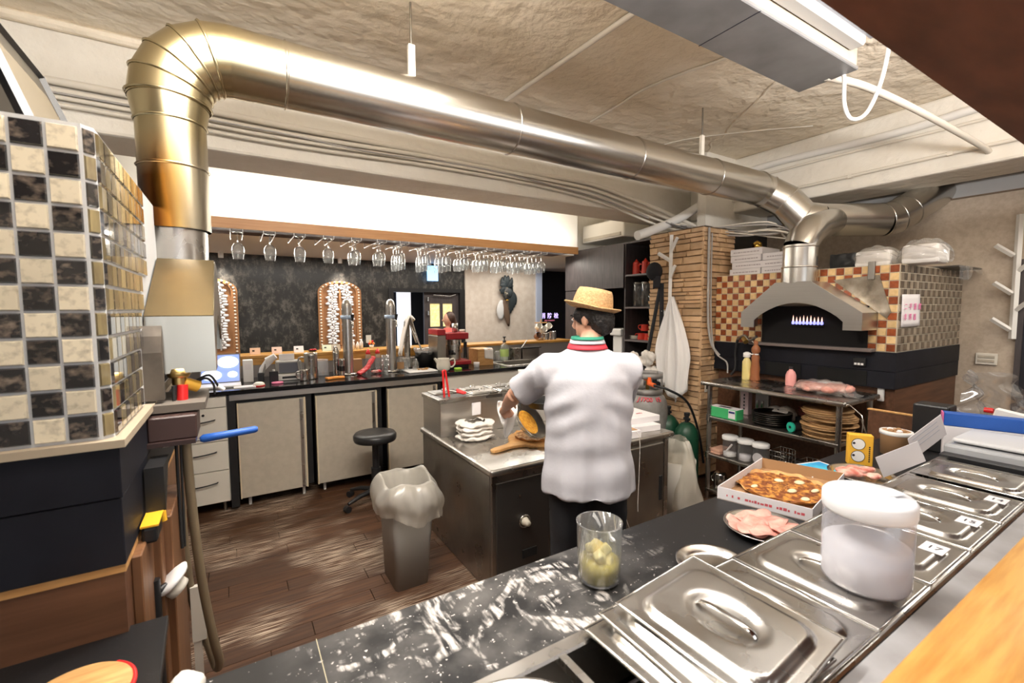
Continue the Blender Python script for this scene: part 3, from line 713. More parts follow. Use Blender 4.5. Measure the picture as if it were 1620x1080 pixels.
protos = {k: glass_proto(k) for k in 'wf'}; used = set()
depth_w = ['frontmost', 'second from the front', 'third from the front', 'rearmost']
for i, (x, cnt, kd) in enumerate(rails):
    # U shaped wire rail under the board
    MB().tube([(x-.045, 4.46, 2.350), (x-.045, 4.46, 2.300), (x+.045, 4.46, 2.300), (x+.045, 4.46, 2.350)], .0045, 6).tube([(x-.045, 4.46, 2.300), (x-.045, 4.96, 2.300), (x-.045, 4.96, 2.35)], .004, 6).tube([(x+.045, 4.46, 2.300), (x+.045, 4.96, 2.300), (x+.045, 4.96, 2.35)], .004, 6).build('rail', white_pl, rk)
    for k in range(cnt):
        lab = '%s hanging %s on the %s rail from the left' % ('slender champagne flute' if kd == 'f' else 'upturned wine glass', ('alone' if cnt == 1 else depth_w[k] if not (cnt == 2 and k == 1) else 'behind'), ordn[i])
        loc = (x+random.uniform(-.006,.006), 4.53+k*.10, 2.308)
        if kd not in used:
            used.add(kd); g = protos[kd]; g.location = loc; g['label'] = lab; g['group'] = 'stemware hanging from the rack'
        else: copy_tree(protos[kd], loc, label=lab, group='stemware hanging from the rack')
# ================================================================== ISLAND (steel prep counter)
IX0, IX1, IY0, IY1, IZ = 1.18, 2.72, 2.15, 3.27, .75
isl = thing('prep_island', 'stainless steel refrigerated prep island with raised ingredient well', 'prep counter', (1.95, 2.7, 0))
MB().box(IX0+.02, IX1-.03, IY0+.03, IY1-.01, .0, IZ-.04).build('body', steel_d, isl, bev=.004)
MB().box(IX0, IX1, IY0, IY1, IZ-.04, IZ).build('top', steel, isl, bev=.014, seg=3)
MB().box(IX0+.018, IX0+.022, IY0+.05, IY1-.03, .06, IZ-.05).build('left_side_sheet', steel_d, isl)
# front face: machine compartment with black grille, then door
gp_ = MB().box(IX0+.05, IX0+.42, IY0+.022, IY0+.032, .10, .66).build('machine_panel', mat('dark steel panel', (.10,.092,.085), .4, .8), isl, bev=.002)
pk = MB().lathe([(0,.0),(.026,.0),(.026,.01),(.02,.03),(.014,.05),(.0,.05)], n=18, M=frame((IX0+.235, IY0+.022, .40), (1,0,0), (0,0,1)))
pk.build('drain_outlet', mat('cream plastic fitting', (.66,.60,.48), .5), gp_)
MB().tube(arc((IX0+.235, IY0+.016, .40), .036, 0, 2*math.pi, 16), .005, 6).build('drain_ring', steel, gp_)
MB().cbox((IX0+.27, IY0+.018, .20), (.10, .008, .05)).build('socket_plate', black_p, gp_)
MB().cbox((IX0+.20, IY0+.018, .56), (.014, .008, .014)).build('screw', chrome, gp_)
MB().box(IX0+.43, IX0+.46, IY0+.018, IY0+.03, .08, .68).build('hinge_strip', steel_d, isl)
for (x0, x1) in ((IX0+.48, IX0+.95), (IX0+.98, IX1-.10)):
    d = MB().box(x0, x1, IY0+.014, IY0+.032, .06, .68).build('door', steel_d, isl, bev=.003)
    MB().box(x1-.045, x1-.015, IY0+.008, IY0+.016, .26, .44).build('handle', black_p, d, bev=.002)
MB().box(IX1-.085, IX1-.05, IY0+.02, IY0+.034, .04, .70).build('corner_post', steel, isl)
# raised rear ingredient well
WX1, WY0, WZ = 2.16, 2.91, 1.02
rw = MB().box(IX0+.02, WX1, WY0, IY1-.03, IZ, WZ-.03).build('well_body', steel_b, isl, bev=.003)
MB().box(IX0+.01, WX1+.01, WY0-.005, IY1-.02, WZ-.03, WZ).build('well_rim', steel, isl, bev=.004)
MB().cbox((IX0+.30, WY0-.004, .925), (.07, .004, .09)).build('data_sticker', card_w, isl)
for k in range(4):
    x0 = IX0+.05+k*.235
    for (y0, y1) in ((WY0+.02, WY0+.155), (WY0+.165, IY1-.04)):
        if k == 0 and y0 < WY0+.1:
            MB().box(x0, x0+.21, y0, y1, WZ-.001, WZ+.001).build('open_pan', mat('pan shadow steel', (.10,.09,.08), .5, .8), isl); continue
        p = MB().box(x0, x0+.215, y0, y1, WZ, WZ+.010).build('pan_lid', steel, isl, bev=.003)
        MB().box(x0+.02, x0+.195, y0+.02, y1-.02, WZ+.010, WZ+.014).build('lid_panel', steel, p, bev=.002)
        MB().tube(arc((x0+.107, (y0+y1)/2, WZ+.012), .022, 0, math.pi, 8), .004, 6).build('lid_handle', chrome, p)
# ================================================================== FRONT SERVING COUNTER
def flour_material():
    m = bpy.data.materials.new('floury black stone'); m.use_nodes = True; nt = m.node_tree; b = nt.nodes['Principled BSDF']; L = nt.links.new
    g = nt.nodes.new('ShaderNodeNewGeometry')
    def noise(scale, st=(1,1,1), detail=5, dist=0):
        mp = nt.nodes.new('ShaderNodeMapping'); mp.inputs['Scale'].default_value = st; L(g.outputs['Position'], mp.inputs[0])
        n = nt.nodes.new('ShaderNodeTexNoise'); n.inputs['Scale'].default_value = scale; n.inputs['Detail'].default_value = detail; n.inputs['Distortion'].default_value = dist
        L(mp.outputs[0], n.inputs['Vector']); return n.outputs[0]
    def rng(x, a, c, lo=0, hi=1):
        r = nt.nodes.new('ShaderNodeMapRange'); r.inputs[1].default_value = a; r.inputs[2].default_value = c
        r.inputs[3].default_value = lo; r.inputs[4].default_value = hi; L(x, r.inputs[0]); return r.outputs[0]
    def op(o, a, c):
        k = nt.nodes.new('ShaderNodeMath'); k.operation = o; k.use_clamp = True; L(a, k.inputs[0])
        if isinstance(c, float): k.inputs[1].default_value = c
        else: L(c, k.inputs[1])
        return k.outputs[0]
    sp = nt.nodes.new('ShaderNodeSeparateXYZ'); L(g.outputs['Position'], sp.inputs[0])
    zone = op('MULTIPLY', rng(sp.outputs[0], .02, .22), rng(sp.outputs[0], 1.18, .80))      # where dough was rolled
    smear = op('MULTIPLY', rng(noise(6, (1,1.3,1), 8, 2.2), .53, .66), rng(noise(55, (1.6,.30,1), 5), .40, .60))
    speck = rng(noise(95, (1,1,1), 2), .69, .73)
    haze = rng(noise(9, (1,1,1), 9), .40, .85, 0, .20)
    fl_ = op('MULTIPLY', op('MAXIMUM', op('MAXIMUM', smear, speck), haze), zone)
    crumb = op('MULTIPLY', rng(noise(120, (1,1,1), 2), .74, .77), rng(sp.outputs[0], 2.2, .6))
    fac = op('MAXIMUM', op('MULTIPLY', fl_, .92), crumb)
    x = nt.nodes.new('ShaderNodeMix'); x.data_type = 'RGBA'; x.inputs[6].default_value = (.014,.014,.015,1); x.inputs[7].default_value = (.74,.70,.66,1)
    L(fac, x.inputs[0]); L(x.outputs[2], b.inputs['Base Color'])
    L(rng(fac, 0, 1, .42, .9), b.inputs['Roughness']); b.inputs['Specular IOR Level'].default_value = .3
    return m
flour_m = flour_material()
FZ, FY = .88, 1.10
fc = thing('serving_counter', 'long black stone counter dusted with flour in the foreground', 'counter', (1.5, .8, 0))
MB().box(-.13, 3.22, .70, FY, FZ-.04, FZ).build('slab', flour_m, fc, bev=.003)
MB().box(-.12, 3.2, .74, FY-.06, 0, FZ-.04).build('plinth', wood_k, fc)
MB().box(-.10, 3.2, -.05, .70, 0, .79).build('plinth', wood_k, fc)
MB().box(-.10, 3.2, .24, .343, .79, .985).build('service_strip', mat('worn grey stone edge', (.27,.26,.26), .35, col2=(.42,.42,.43), scale=6), fc)
MB().box(-.0215+.155, -.0200+.155, .9, FY+.001, FZ, FZ+.0006).build('slab_joint', mat('joint filler', (.5,.45,.3), .6), fc)
# customer-side timber bar top
bt = thing('timber_bar', 'honey coloured varnished wooden bar in the near right corner', 'bar', (1.6, 0, 1.0))
for k in range(4):
    MB().box(.2, 3.8, .252-.13*(k+1)+.0015, .252-.13*k, 1.06, 1.10).build('board', wood_o, bt, bev=.002)
MB().box(.25, 3.8, -.24, .235, .99, 1.06).build('apron', wood_d, bt)
# return counter at lower left with black top
rc = thing('return_counter', 'black topped low counter below the checkered oven', 'counter', (-.7, 1.2, 0))
MB().add([(-1.6,.75,.855),(-.145,.75,.855),(-.172,1.393,.855),(-1.6,1.41,.855),(-1.6,.75,.88),(-.145,.75,.88),(-.172,1.393,.88),(-1.6,1.41,.88)],
    [(3,2,1,0),(4,5,6,7),(0,1,5,4),(1,2,6,5),(2,3,7,6),(3,0,4,7)]).build('top', black_st, rc, bev=.002)
MB().box(-1.6, -.19, .80, 1.37, 0, .855).build('carcass', white_l, rc)
# ------------------------------------------------------------------ topping rail with pan lids
RZ = 1.0; TY0, TY1 = .345, .685
tr = thing('topping_rail', 'stainless steel ingredient rail standing along the serving counter', 'rail', (1.5, .52, FZ))
rm = MB().box(.05, 2.66, TY1-.035, TY1, FZ-.02, RZ-.010).box(.05, 2.66, TY0, TY0+.022, FZ-.02, RZ-.010)
rm.build('frame', steel, tr, bev=.004)
MB().box(.05, 2.66, TY0+.022, TY1-.035, .82, .84).build('well_floor', steel_d, tr)
MB().box(2.64, 2.70, TY0, TY1, FZ-.02, RZ+.002).build('end_block', black_p, tr, bev=.003)
PX = [.51, .80, 1.092, 1.378, 1.668, 1.955, 2.243, 2.60]
for x in PX[:1]+PX[2:]: MB().box(x-.008, x+.008, TY0+.02, TY1-.03, RZ-.03, RZ-.012).build('cross_bar', steel, tr)
def lid_proto(w=.275, d=.315):
    g = thing('pan_lid', 'x', 'lid')
    def lidz(u, v):
        x = (u-.5)*w; y = (v-.5)*d
        rc_ = .045; qx = max(abs(x)-(w/2-.028-rc_), 0); qy = max(abs(y)-(d/2-.028-rc_), 0)
        ex = .028+rc_-math.hypot(qx, qy) if (qx > 0 or qy > 0) else .1
        z = 0
        if ex > .028: z = .010*min(1, (ex-.028)/.009)
        q = math.hypot(x/.062, y/.085)
        if q < 1: z -= .013*(1-q*q)**.5*min(1, (1-q)*4)
        return (x, y, z)
    MB().grid(lidz, 45, 51).build('sheet', steel, g, solid=.0015)
    MB().tube(smooth_path([(0,-.06,.003),(0,-.05,.010),(0,-.02,.014),(0,.02,.014),(0,.05,.010),(0,.06,.003)], 3), .008, 8, ell=.35).build('grip', chrome, g)
    rim = [(-w/2,-d/2,0),(w/2,-d/2,0),(w/2,d/2,0),(-w/2,d/2,0),(-w/2,-d/2,0)]
    MB().tube(rim, .0028, 6).build('rolled_rim', chrome, g)
    return g
lp = lid_proto(); lids = []
spec = [('lid beside the clear flour tub, first past it with a number card', 1.523, 'n'), ('lid with a number card, second past the flour tub', 1.812, 'n'), ('lid with a number card, third past the flour tub', 2.099, 'n'), ('farthest lid, next to the kitchen scale', 2.42, '')]
lp.location = (1.235, .515, RZ-.008); lp['label'] = 'steel pan lid lying under the clear tub of flour'; lp['group'] = 'steel lids on the topping rail'
card_t = {1.523: '17', 1.812: '15', 2.099: '14'}
for lab, x, k in spec:
    o = copy_tree(lp, (x, .515, RZ-.008), label='steel pan '+lab, group='steel lids on the topping rail')
    if k == 'n':
        s_ = copy_tree(lp.children[0], parent=None) if False else None
        cd = MB().box(x+.02, x+.085, TY0+.035, TY0+.085, RZ+.0035, RZ+.0045).build('number_card', card_w, None); cd.parent = o; cd.location = -Vector(o.location)
        tx = text(card_t[x], .032, frame((x+.052, TY0+.06, RZ+.005), (0,-1,0), (1,0,0)), ink_k, o, depth=.0003)
copy_tree(lp, (.946, .512, RZ-.006), label='steel pan lid half covered by the loose lids before the tub', group='steel lids on the topping rail')
for lab, loc, rot in (('top lid of the loose pile nearest the camera', (.80, .505, RZ+.036), (R(3), R(-2), R(4))), ('middle lid of the loose pile nearest the camera', (.755, .51, RZ+.020), (R(1), R(-2), R(-1))), ('lowest lid of the loose pile nearest the camera', (.72, .515, RZ+.004), (0, R(-1.5), R(1)))):
    o = copy_tree(lp, loc, label='steel pan '+lab, group='steel lids on the topping rail'); o.rotation_euler = rot
# empty pan showing at the bottom edge
ep = thing('ingredient_pan', 'deep empty steel ingredient pan at the bottom edge of the picture', 'pan', (.33, .515, .84))
MB().lathe([(.0,.845),(.115,.845),(.128,.86),(.138,RZ-.02),(.150,RZ-.008),(.158,RZ-.010)], (.33,.515,0), 32, sx=1.0, sy=.98).build('bowl', steel, ep, solid=.0015)
# ================================================================== STONE COLUMN, CABINET
col = struct(MB().box(3.80, 4.28, 2.74, 3.36, 0, 2.42).build('wall_column', mortar_m))
bm_ = MB()
stn = []
for k in range(3):
    rnd = random.Random(k); m = MB()
    def e(a): return a+rnd.uniform(-.04, .04)
    vs = [(0,-.5,-.5),(0,.5,-.5),(0,.5,.5),(0,-.5,.5),(-1,e(-.47),e(-.44)),(e(-.8),e(.47),e(-.44)),(-1,e(.47),e(.44)),(e(-.75),e(-.47),e(.44))]
    stn.append(m.add(vs, [(7,6,5,4),(4,5,1,0),(5,6,2,1),(6,7,3,2),(7,4,0,3)]).build('stone', stone_m, col))
def stones(fixed, a0, a1, rot):
    z = .02
    while z < 2.40:
        h = random.choice((.035, .045, .055, .075)); h = min(h, 2.41-z); a = a0
        while a < a1-.01:
            w = random.uniform(.12, .34); w = min(w, a1-a)
            if a1-a-w < .06: w = a1-a
            o = random.choice(stn).copy(); C.objects.link(o); o.parent = col
            d = random.uniform(.014, .034)
            if rot: o.location = (a+w/2, fixed, z+h/2); o.rotation_euler = (0,0,R(90))
            else: o.location = (fixed, a+w/2, z+h/2)
            o.scale = (d, w-.004, h-.004); a += w
        z += h
stones(3.80, 2.72, 3.36, False); stones(2.74, 3.79, 4.28, True)
for s_ in stn: bpy.data.objects.remove(s_)
# dark cabinet with open shelves beside the column
cb = thing('shelf_cabinet', 'tall dark wood cabinet with open shelves behind the stone column', 'cabinet', (4.3, 4.3, 0))
MB().box(4.10, 4.118, 4.05, 5.19, 1.90, 2.43).build('upper_door', wood_k, cb)
MB().box(4.105, 4.118, 4.40, 5.19, .95, 1.89).build('panel_door', wood_k, cb)
MB().box(4.12, 4.7, 3.40, 5.19, 2.43, 2.45).box(4.12, 4.7, 5.17, 5.19, 0, 2.43).box(4.66, 4.7, 3.4, 5.17, 0, 2.43).build('carcass', wood_k, cb)
MB().box(4.12, 4.66, 4.03, 4.05, 0, 2.43).build('divider', wood_k, cb)
for z in (2.055, 1.665, 1.265): MB().box(4.11, 4.66, 3.40, 4.03, z-.02, z).build('shelf', mat('shelf board', (.16,.14,.14), .5) if z > 2 else MATS['shelf board'], cb)
MB().box(4.12, 4.66, 4.05, 5.17, 1.03, 1.06).box(4.12, 4.66, 3.40, 5.17, 0, .90).build('base', wood_k, cb)
def coffee_pot(name, label, loc, h=.17, r=.045, spout=True):
    t = thing(name, label, 'pot' if spout else 'mug', loc, group='red enamelware on the cabinet shelves')
    x, y, z = loc
    MB().lathe([(0,0),(r,0),(r*1.02,.01),(r*.86,h*.72),(r*.9,h*.76)] + ([(r*.8,h*.80),(r*.3,h*.93),(.008,h*.95),(.010,h),(0,h*1.02)] if spout else [(r*.84,h*.74),(r*.9,.012),(0,.01)]), loc, 20).build('body', red_en, t)
    MB().tube(smooth_path([(x,y+r*.8,z+h*.66),(x,y+r*1.9,z+h*.62),(x,y+r*1.9,z+h*.25),(x,y+r*.9,z+h*.16)], 4), .006, 8).build('handle', red_en, t)
    if spout: MB().tube([(x,y-r*.8,z+h*.55),(x,y-r*1.25,z+h*.74)], [.012,.006], 8).build('spout', red_en, t)
coffee_pot('coffee_pot', 'red enamel coffee pot on the top shelf, left one with handle', (4.25, 4.00-.02, 2.055), .19, .05)
coffee_pot('coffee_pot', 'red enamel coffee pot on the top shelf, next to the column', (4.25, 3.835, 2.055), .19, .05)
for i, (y, z, w) in enumerate(((3.88, 1.265, 'lower red mug of the left pair beside the plates'), (3.775, 1.265, 'lower red mug beside the stone column'), (3.83, 1.373, 'red mug stacked on top of two others'))):
    coffee_pot('mug', w+', on the cabinet shelf', (4.25, y, z), .105, .05, False)
for k in range(5):
    tag(MB().lathe([(0,0),(.05,0),(.075,.008),(.078,.011),(.05,.005),(0,.004)], (4.25, 3.975, 1.265+k*.009), 22).build('plate', white_gl, loc=(4.25, 3.975, 1.265+k*.009)), 'white saucer in the small stack on the cabinet shelf, %s from the bottom' % ordn[k], 'plate', 'white saucers')
for i, (y, w) in enumerate(((3.95, 'farther'), (3.82, 'nearer the column'))):
    t = thing('glass_jar', 'tall clear glass jar on the middle cabinet shelf, '+w, 'jar', (4.25, y, 1.665), group='glass jars on cabinet shelf')
    MB().lathe([(0,.004),(.055,.004),(.058,.01),(.058,.27),(.055,.28)], (4.25, y, 1.665), 20).build('wall', glass_thin, t)
    MB().lathe([(.0,.28),(.056,.28),(.056,.30),(.0,.302)], (4.25, y, 1.665), 20).build('lid', steel, t)
wa = thing('coffee_grinder', 'white countertop appliance in the dark cabinet niche beside the hat', 'appliance', (4.25, 4.22, 1.06))
MB().box(4.18, 4.36, 4.14, 4.30, 1.06, 1.30).build('body', white_pl, wa, bev=.01, seg=2); MB().box(4.14, 4.36, 4.12, 4.32, 1.30, 1.39).build('head', white_pl, wa, bev=.015, seg=2)
# white branch coat racks
def coat_rack(label, root, post, br):
    t = thing('coat_rack', label, 'coat rack', root)
    (a, b) = post
    m = MB(); a = Vector(a); b = Vector(b)
    m.tube([a, b], .022, 4, smooth=False).build('post', pipe_w, t)
    for (p, q) in br: MB().tube([p, q], .019, 4, smooth=False).build('branch', pipe_w, t)
    return t
X = 3.735
coat_rack('white tree shaped coat rack fixed to the stone column', (X, 3.04, 1.2), ((X, 3.044, 2.37), (X, 3.055, 1.18)),
    [((X-.01,3.039,2.20),(X-.05,2.935,2.325)), ((X,3.037,2.11),(X-.04,3.17,2.20)), ((X-.01,3.041,1.95),(X-.05,2.955,2.06)), ((X,3.05,1.56),(X-.03,3.12,1.62)), ((X,3.05,1.45),(X-.05,2.98,1.74))])
X = 5.30
coat_rack('white tree shaped coat rack on the beige wall at the right edge', (X, .98, 1.4), ((X, .985, 2.37), (X, .980, 1.39)),
    [((X-.01,1.003,2.05),(X-.05,1.10,2.14)), ((X-.01,.998,1.75),(X-.05,1.095,1.84)), ((X-.01,.993,1.46),(X-.05,1.095,1.55)), ((X,.97,1.93),(X-.05,.90,2.0)), ((X,.97,1.62),(X-.05,.90,1.69))])
# things hanging there
cp = thing('cap', 'black baseball cap hanging on the column coat rack', 'cap', (3.68, 3.18, 2.0))
MB().blob((3.675, 3.20, 2.02), (.075, .085, .095), n=16).build('crown', trouser_m, cp)
MB().grid(lambda u, v: (3.64+.02*v, 3.135+.09*(u-.5)+.02*v, 1.97-.12*v-.03*(u-.5)**2), 8, 6).build('peak', trouser_m, cp, solid=.006)
ap = thing('apron_strap', 'black apron with long straps hanging below the cap', 'apron', (3.70, 3.15, 1.5))
MB().tube(smooth_path([(3.70,3.135,1.90),(3.695,3.19,1.62),(3.695,3.28,1.20)], 5), .024, 6, ell=.25).build('strap', trouser_m, ap)
MB().tube(smooth_path([(3.70,3.125,1.90),(3.695,3.115,1.5),(3.695,3.115,1.02)], 5), .028, 6, ell=.25).build('strap', trouser_m, ap)
blend(MB().blob((3.67,3.19,.90),(.07,.13,.13)).blob((3.67,3.13,.98),(.06,.08,.10)), 'folded_bib', trouser_m, ap, .015, 3)
tw = thing('hanging_towel', 'long white towel hanging from the column coat rack', 'towel', (3.66, 2.95, .8))
def towel_fn(u, v):
    w = .02+.17*min(1, (1-v)*1.5)+.03*math.sin((1-v)*5)
    y = 2.955+(u-.5)*2*w*(.62+.38*min(1, (1-v)*1.8)) - .03*(1-v)
    zb = .72+.32*abs(u-.42)**.9
    z = 1.76-(1.76-zb)*(1-v)
    return (3.660+.034*math.sin(u*17+v*2)*(1-v*.5)+.012*math.sin(u*41+3*v)-.012, y, z)
MB().grid(towel_fn, 30, 24).build('cloth', fabric_w, tw, solid=.008)
cr = thing('crumpled_cloth', 'crumpled cream cloth heaped beside the gas cylinder', 'cloth', (3.72, 3.28, .98))
rr = random.Random(3); m = MB()
for k in range(16): m.blob((3.58+rr.uniform(-.05,.05), 3.28+rr.uniform(-.16,.14), 1.09+rr.uniform(-.09,.10)), (rr.uniform(.03,.06), rr.uniform(.04,.07), rr.uniform(.03,.05)))
m.blob((3.57, 3.40, .97), (.05,.05,.12))
blend(m, 'cloth_heap', cloth_w, cr, .010, 5, disp=.035, dscale=.035)
MB().box(3.53, 3.70, 3.17, 3.42, 0, .98).build('black_stand', black_p, cr, bev=.01)
# ------------------------------------------------------------------ gas cylinders
lg = thing('gas_cylinder', 'large grey gas cylinder with red stencilled numbers and orange valve', 'gas cylinder', (3.30, 2.93, 0))
gm = mat('worn grey paint', (.30,.29,.28), .45, .2, col2=(.22,.21,.20), scale=12)
MB().lathe([(0,.03),(.15,.03),(.18,.07),(.185,.12),(.185,.70),(.178,.77),(.15,.83),(.09,.87),(.03,.885),(0,.885)], (3.30,2.93,0), 32).build('tank', gm, lg)
MB().tube([(3.30,2.93,0),(3.30,2.93,.06)], .15, 28, cap=False).build('foot_ring', gm, lg, solid=.006)
gr = MB()
for a0, a1, z0, z1 in ((0, 2*math.pi, .85, .90), (0, 2*math.pi, 1.00, 1.05), (2.5, 3.6, .90, 1.0), (4.9, 5.6, .90, 1.0), (.4, 1.5, .90, 1.0)):
    n = 24
    gr.grid(lambda u, v: (3.30+.135*math.cos(a0+(a1-a0)*u), 2.93+.135*math.sin(a0+(a1-a0)*u), z0+(z1-z0)*v), n, 2)
gr.build('guard_ring', gm, lg, solid=.004)
MB().tube([(3.30,2.93,.88),(3.30,2.93,.98)], .018, 10).tube([(3.30,2.93,.95),(3.24,2.86,.95)], .013, 8).build('valve', brass, lg)
orange = mat('orange plastic', (.80,.14,.03), .35)
MB().tube([(3.30,2.93,.975),(3.30,2.93,1.0)], .035, 12).build('valve_wheel', orange, lg)
MB().tube([(3.22,2.84,.95),(3.22,2.84,1.02)], .022, 10).tube([(3.22,2.84,.96),(3.20,2.76,.955)], .02, 10).build('regulator', orange, lg)
for i, c_ in enumerate('J1700 15'):
    a = R(195)+i*R(9.5); 
    if c_ == ' ': continue
    rad = Vector((math.cos(a), math.sin(a), 0)); tan = Vector((-math.sin(a), math.cos(a), 0))
    upv = (Vector((0,0,.62))-rad*.55).normalized()
    text(c_, .062, frame(Vector((3.30,2.93,.815))+rad*.166, tan, upv), ink_r, lg, depth=.004, bold=.0008)
gh = thing('gas_hose', 'black rubber gas hose running from the grey cylinder', 'hose', (3.3, 2.7, .6))
MB().tube(smooth_path([(3.19,2.76,.955),(3.25,2.66,.93),(3.45,2.60,.80),(3.62,2.60,.5),(3.7,2.6,.2)], 6), .011, 8).build('tube', black_p, gh)
for i, (x, y, h, w) in enumerate(((3.42, 2.58, .64, 'nearer the steel table'), (3.44, 2.80, .66, 'between the grey cylinder and the column'))):
    t = thing('oxygen_cylinder', 'dark green gas cylinder with black valve, '+w, 'gas cylinder', (x, y, 0), group='green gas cylinders')
    MB().lathe([(0,0),(.10,0),(.105,.02),(.105,h-.14),(.095,h-.08),(.06,h-.03),(.03,h-.01),(0,h-.01)], (x,y,0), 24).build('tank', green_m, t)
    MB().tube([(x,y,h-.02),(x,y,h+.05)], .018, 10).tube([(x,y-.03,h+.02),(x,y+.03,h+.02)], .012, 8).build('valve', black_p, t)
    MB().tube([(x,y,h+.05),(x,y,h+.075)], .026, 10).build('valve_knob', black_p, t)
    MB().tube([(x,y,h-.03),(x,y,h-.012)], .034, 14).build('neck_ring', brass, t)
# clear bag slumped beside the island
cbg = thing('plastic_bag', 'clear plastic bag hanging at the right side of the island', 'bag', (3.0, 2.33, .06))
def bag_fn(u, v):
    a = 2*math.pi*u; z = .06+.56*v
    r_ = (.16+.05*math.sin(3*a+1))*(.55+.75*(1-v)**.6) if v > .04 else .13
    r_ *= 1+.10*math.sin(7*a+5*v)+.06*math.sin(13*a-9*v)+.03*math.sin(29*a+14*v)
    return (2.97+r_*math.cos(a)*.8, 2.33+r_*math.sin(a)*1.05, z)
MB().grid(bag_fn, 48, 20, closeu=True).build('film', bag_m, cbg)
MB().lathe([(0,0),(.13,0),(.15,.45),(.14,.45),(.12,.01),(0,.01)], (2.97,2.33,.0), 24).build('inner_bin', mat('pale bin plastic', (.55,.53,.48), .5), cbg)
# ================================================================== STEEL WORKTABLE by the right oven
TX0, TX1, TYa, TYb, TZ = 3.42, 3.97, 1.36, 2.455, 1.02
tb = thing('work_table', 'stainless steel worktable with three undershelves before the right oven', 'table', (3.7, 1.9, 0))
MB().box(TX0, TX1, TYa, TYb, TZ-.035, TZ).build('tabletop', steel, tb, bev=.012, seg=3)
for x in (TX0+.04, TX1-.04):
    for y in (TYa+.05, TYb-.07): MB().tube([(x,y,0),(x,y,TZ-.035)], .019, 14).build('leg', steel, tb)
for z in (.725, .40, .09): MB().box(TX0+.02, TX1-.02, TYa+.04, TYb-.06, z-.03, z).build('shelf', steel_d, tb, bev=.006, seg=2)
for z in (.725, .40): MB().tube([(TX0+.04,TYb-.07,z-.04),(TX0+.04,TYb-.07,z+.01)], .026, 12).build('shelf_clamp', chrome, tb)
# table top things
ob = thing('oil_bottle', 'clear bottle of yellow oil with white cap on the worktable', 'bottle', (3.80, 2.27, TZ))
MB().lathe([(0,0),(.034,0),(.036,.01),(.036,.16),(.02,.19),(.015,.20)], (3.80,2.27,TZ), 18).build('bottle', mat('yellow oil', (.70,.58,.22), .2, coat=.5), ob)
MB().lathe([(.017,.195),(.030,.20),(.030,.235),(.012,.245),(0,.245)], (3.80,2.27,TZ), 16).build('cap', white_pl, ob); MB().tube([(3.80,2.27,TZ+.225),(3.80,2.17,TZ+.23)], .006, 6).build('spout', white_pl, ob)
pm_ = thing('pepper_mill', 'tall turned wooden pepper mill on the worktable', 'pepper mill', (3.82, 2.205, TZ))
mw = mat('reddish turned wood', (.30,.11,.045), .35)
MB().lathe([(0,0),(.040,0),(.042,.015),(.034,.05),(.038,.10),(.030,.16),(.034,.20),(.024,.235)], (3.82,2.205,TZ), 20).build('mill_body', mw, pm_)
MB().lathe([(.024,.236),(.034,.25),(.035,.28),(.022,.30),(.014,.31),(.020,.325),(.012,.345),(0,.348)], (3.82,2.205,TZ), 20).build('mill_head', mw, pm_)
pb = thing('pink_bottle', 'small pink bottle with rounded shoulders on the worktable', 'bottle', (3.80, 1.90, TZ))
pk_m = mat('pink plastic', (.80,.36,.34), .4)
MB().lathe([(0,0),(.036,0),(.038,.01),(.038,.085),(.028,.115),(.014,.128),(.014,.14)], (3.80,1.90,TZ), 18).build('bottle', pk_m, pb); MB().lathe([(.014,.135),(.016,.138),(.016,.155),(0,.156)], (3.80,1.90,TZ), 14).build('cap', black_p, pb)
mb_ = thing('bag_of_ham', 'clear vacuum bag of sliced pink ham at the front of the worktable', 'bag', (3.66, 1.60, TZ))
hamp = mat('pink ham', (.62,.25,.20), .4, col2=(.74,.42,.35), scale=25)
m = MB(); rr = random.Random(5)
for k in range(12): m.blob((3.66+rr.uniform(-.05,.05), 1.46+k*.026, TZ+.035+rr.uniform(0,.02)), (.09,.05,.028))
blend(m, 'ham_slices', hamp, mb_, .01, 3, disp=.012, dscale=.03)
def bagf(u, v):
    a = 2*math.pi*u; y = 1.37+.46*v; e_ = math.sin(math.pi*min(max(v, .02), .98))**.35
    r1 = (.115+.02*math.sin(9*v+3*u))*(e_ if .1 < v < .9 else max(e_, .5)); r2 = .062*e_*(1 if .12 < v < .88 else .3)
    return (3.66+r1*math.cos(a)*(1+.06*math.sin(23*v+5*a)), y, TZ+.006+r2*.75*(1+math.sin(a))*(1+.08*math.sin(31*v+4*a)))
MB().grid(bagf, 28, 26, closeu=True).build('film', bag_c, mb_)
tg = thing('white_tray', 'small white foam tray lying behind the bag of ham', 'tray', (3.86, 1.66, TZ))
MB().box(3.82, 3.92, 1.58, 1.72, TZ, TZ+.06).build('tray', white_pl, tg, bev=.008)
# burner valve assembly at the left of the oven mouth
bv = thing('gas_burner_valve', 'gas burner valve with hoses left of the right oven mouth', 'valve', (3.92, 2.40, 1.35))
MB().tube(smooth_path([(3.93,2.44,1.36),(3.90,2.36,1.40),(3.88,2.30,1.36),(3.85,2.22,1.40)], 5), .013, 8).build('pipe', steel_d, bv)
MB().tube([(3.89,2.36,1.375),(3.86,2.32,1.345)], .022, 10).build('brass_nut', brass, bv)
MB().tube(smooth_path([(3.93,2.44,1.36),(3.93,2.46,1.25),(3.92,2.45,1.10),(3.90,2.48,1.03)], 5), .012, 8).build('hose', black_p, bv)
MB().tube([(3.84,2.25,1.36),(3.82,2.19,1.31)], .007, 6).build('lever', steel, bv)
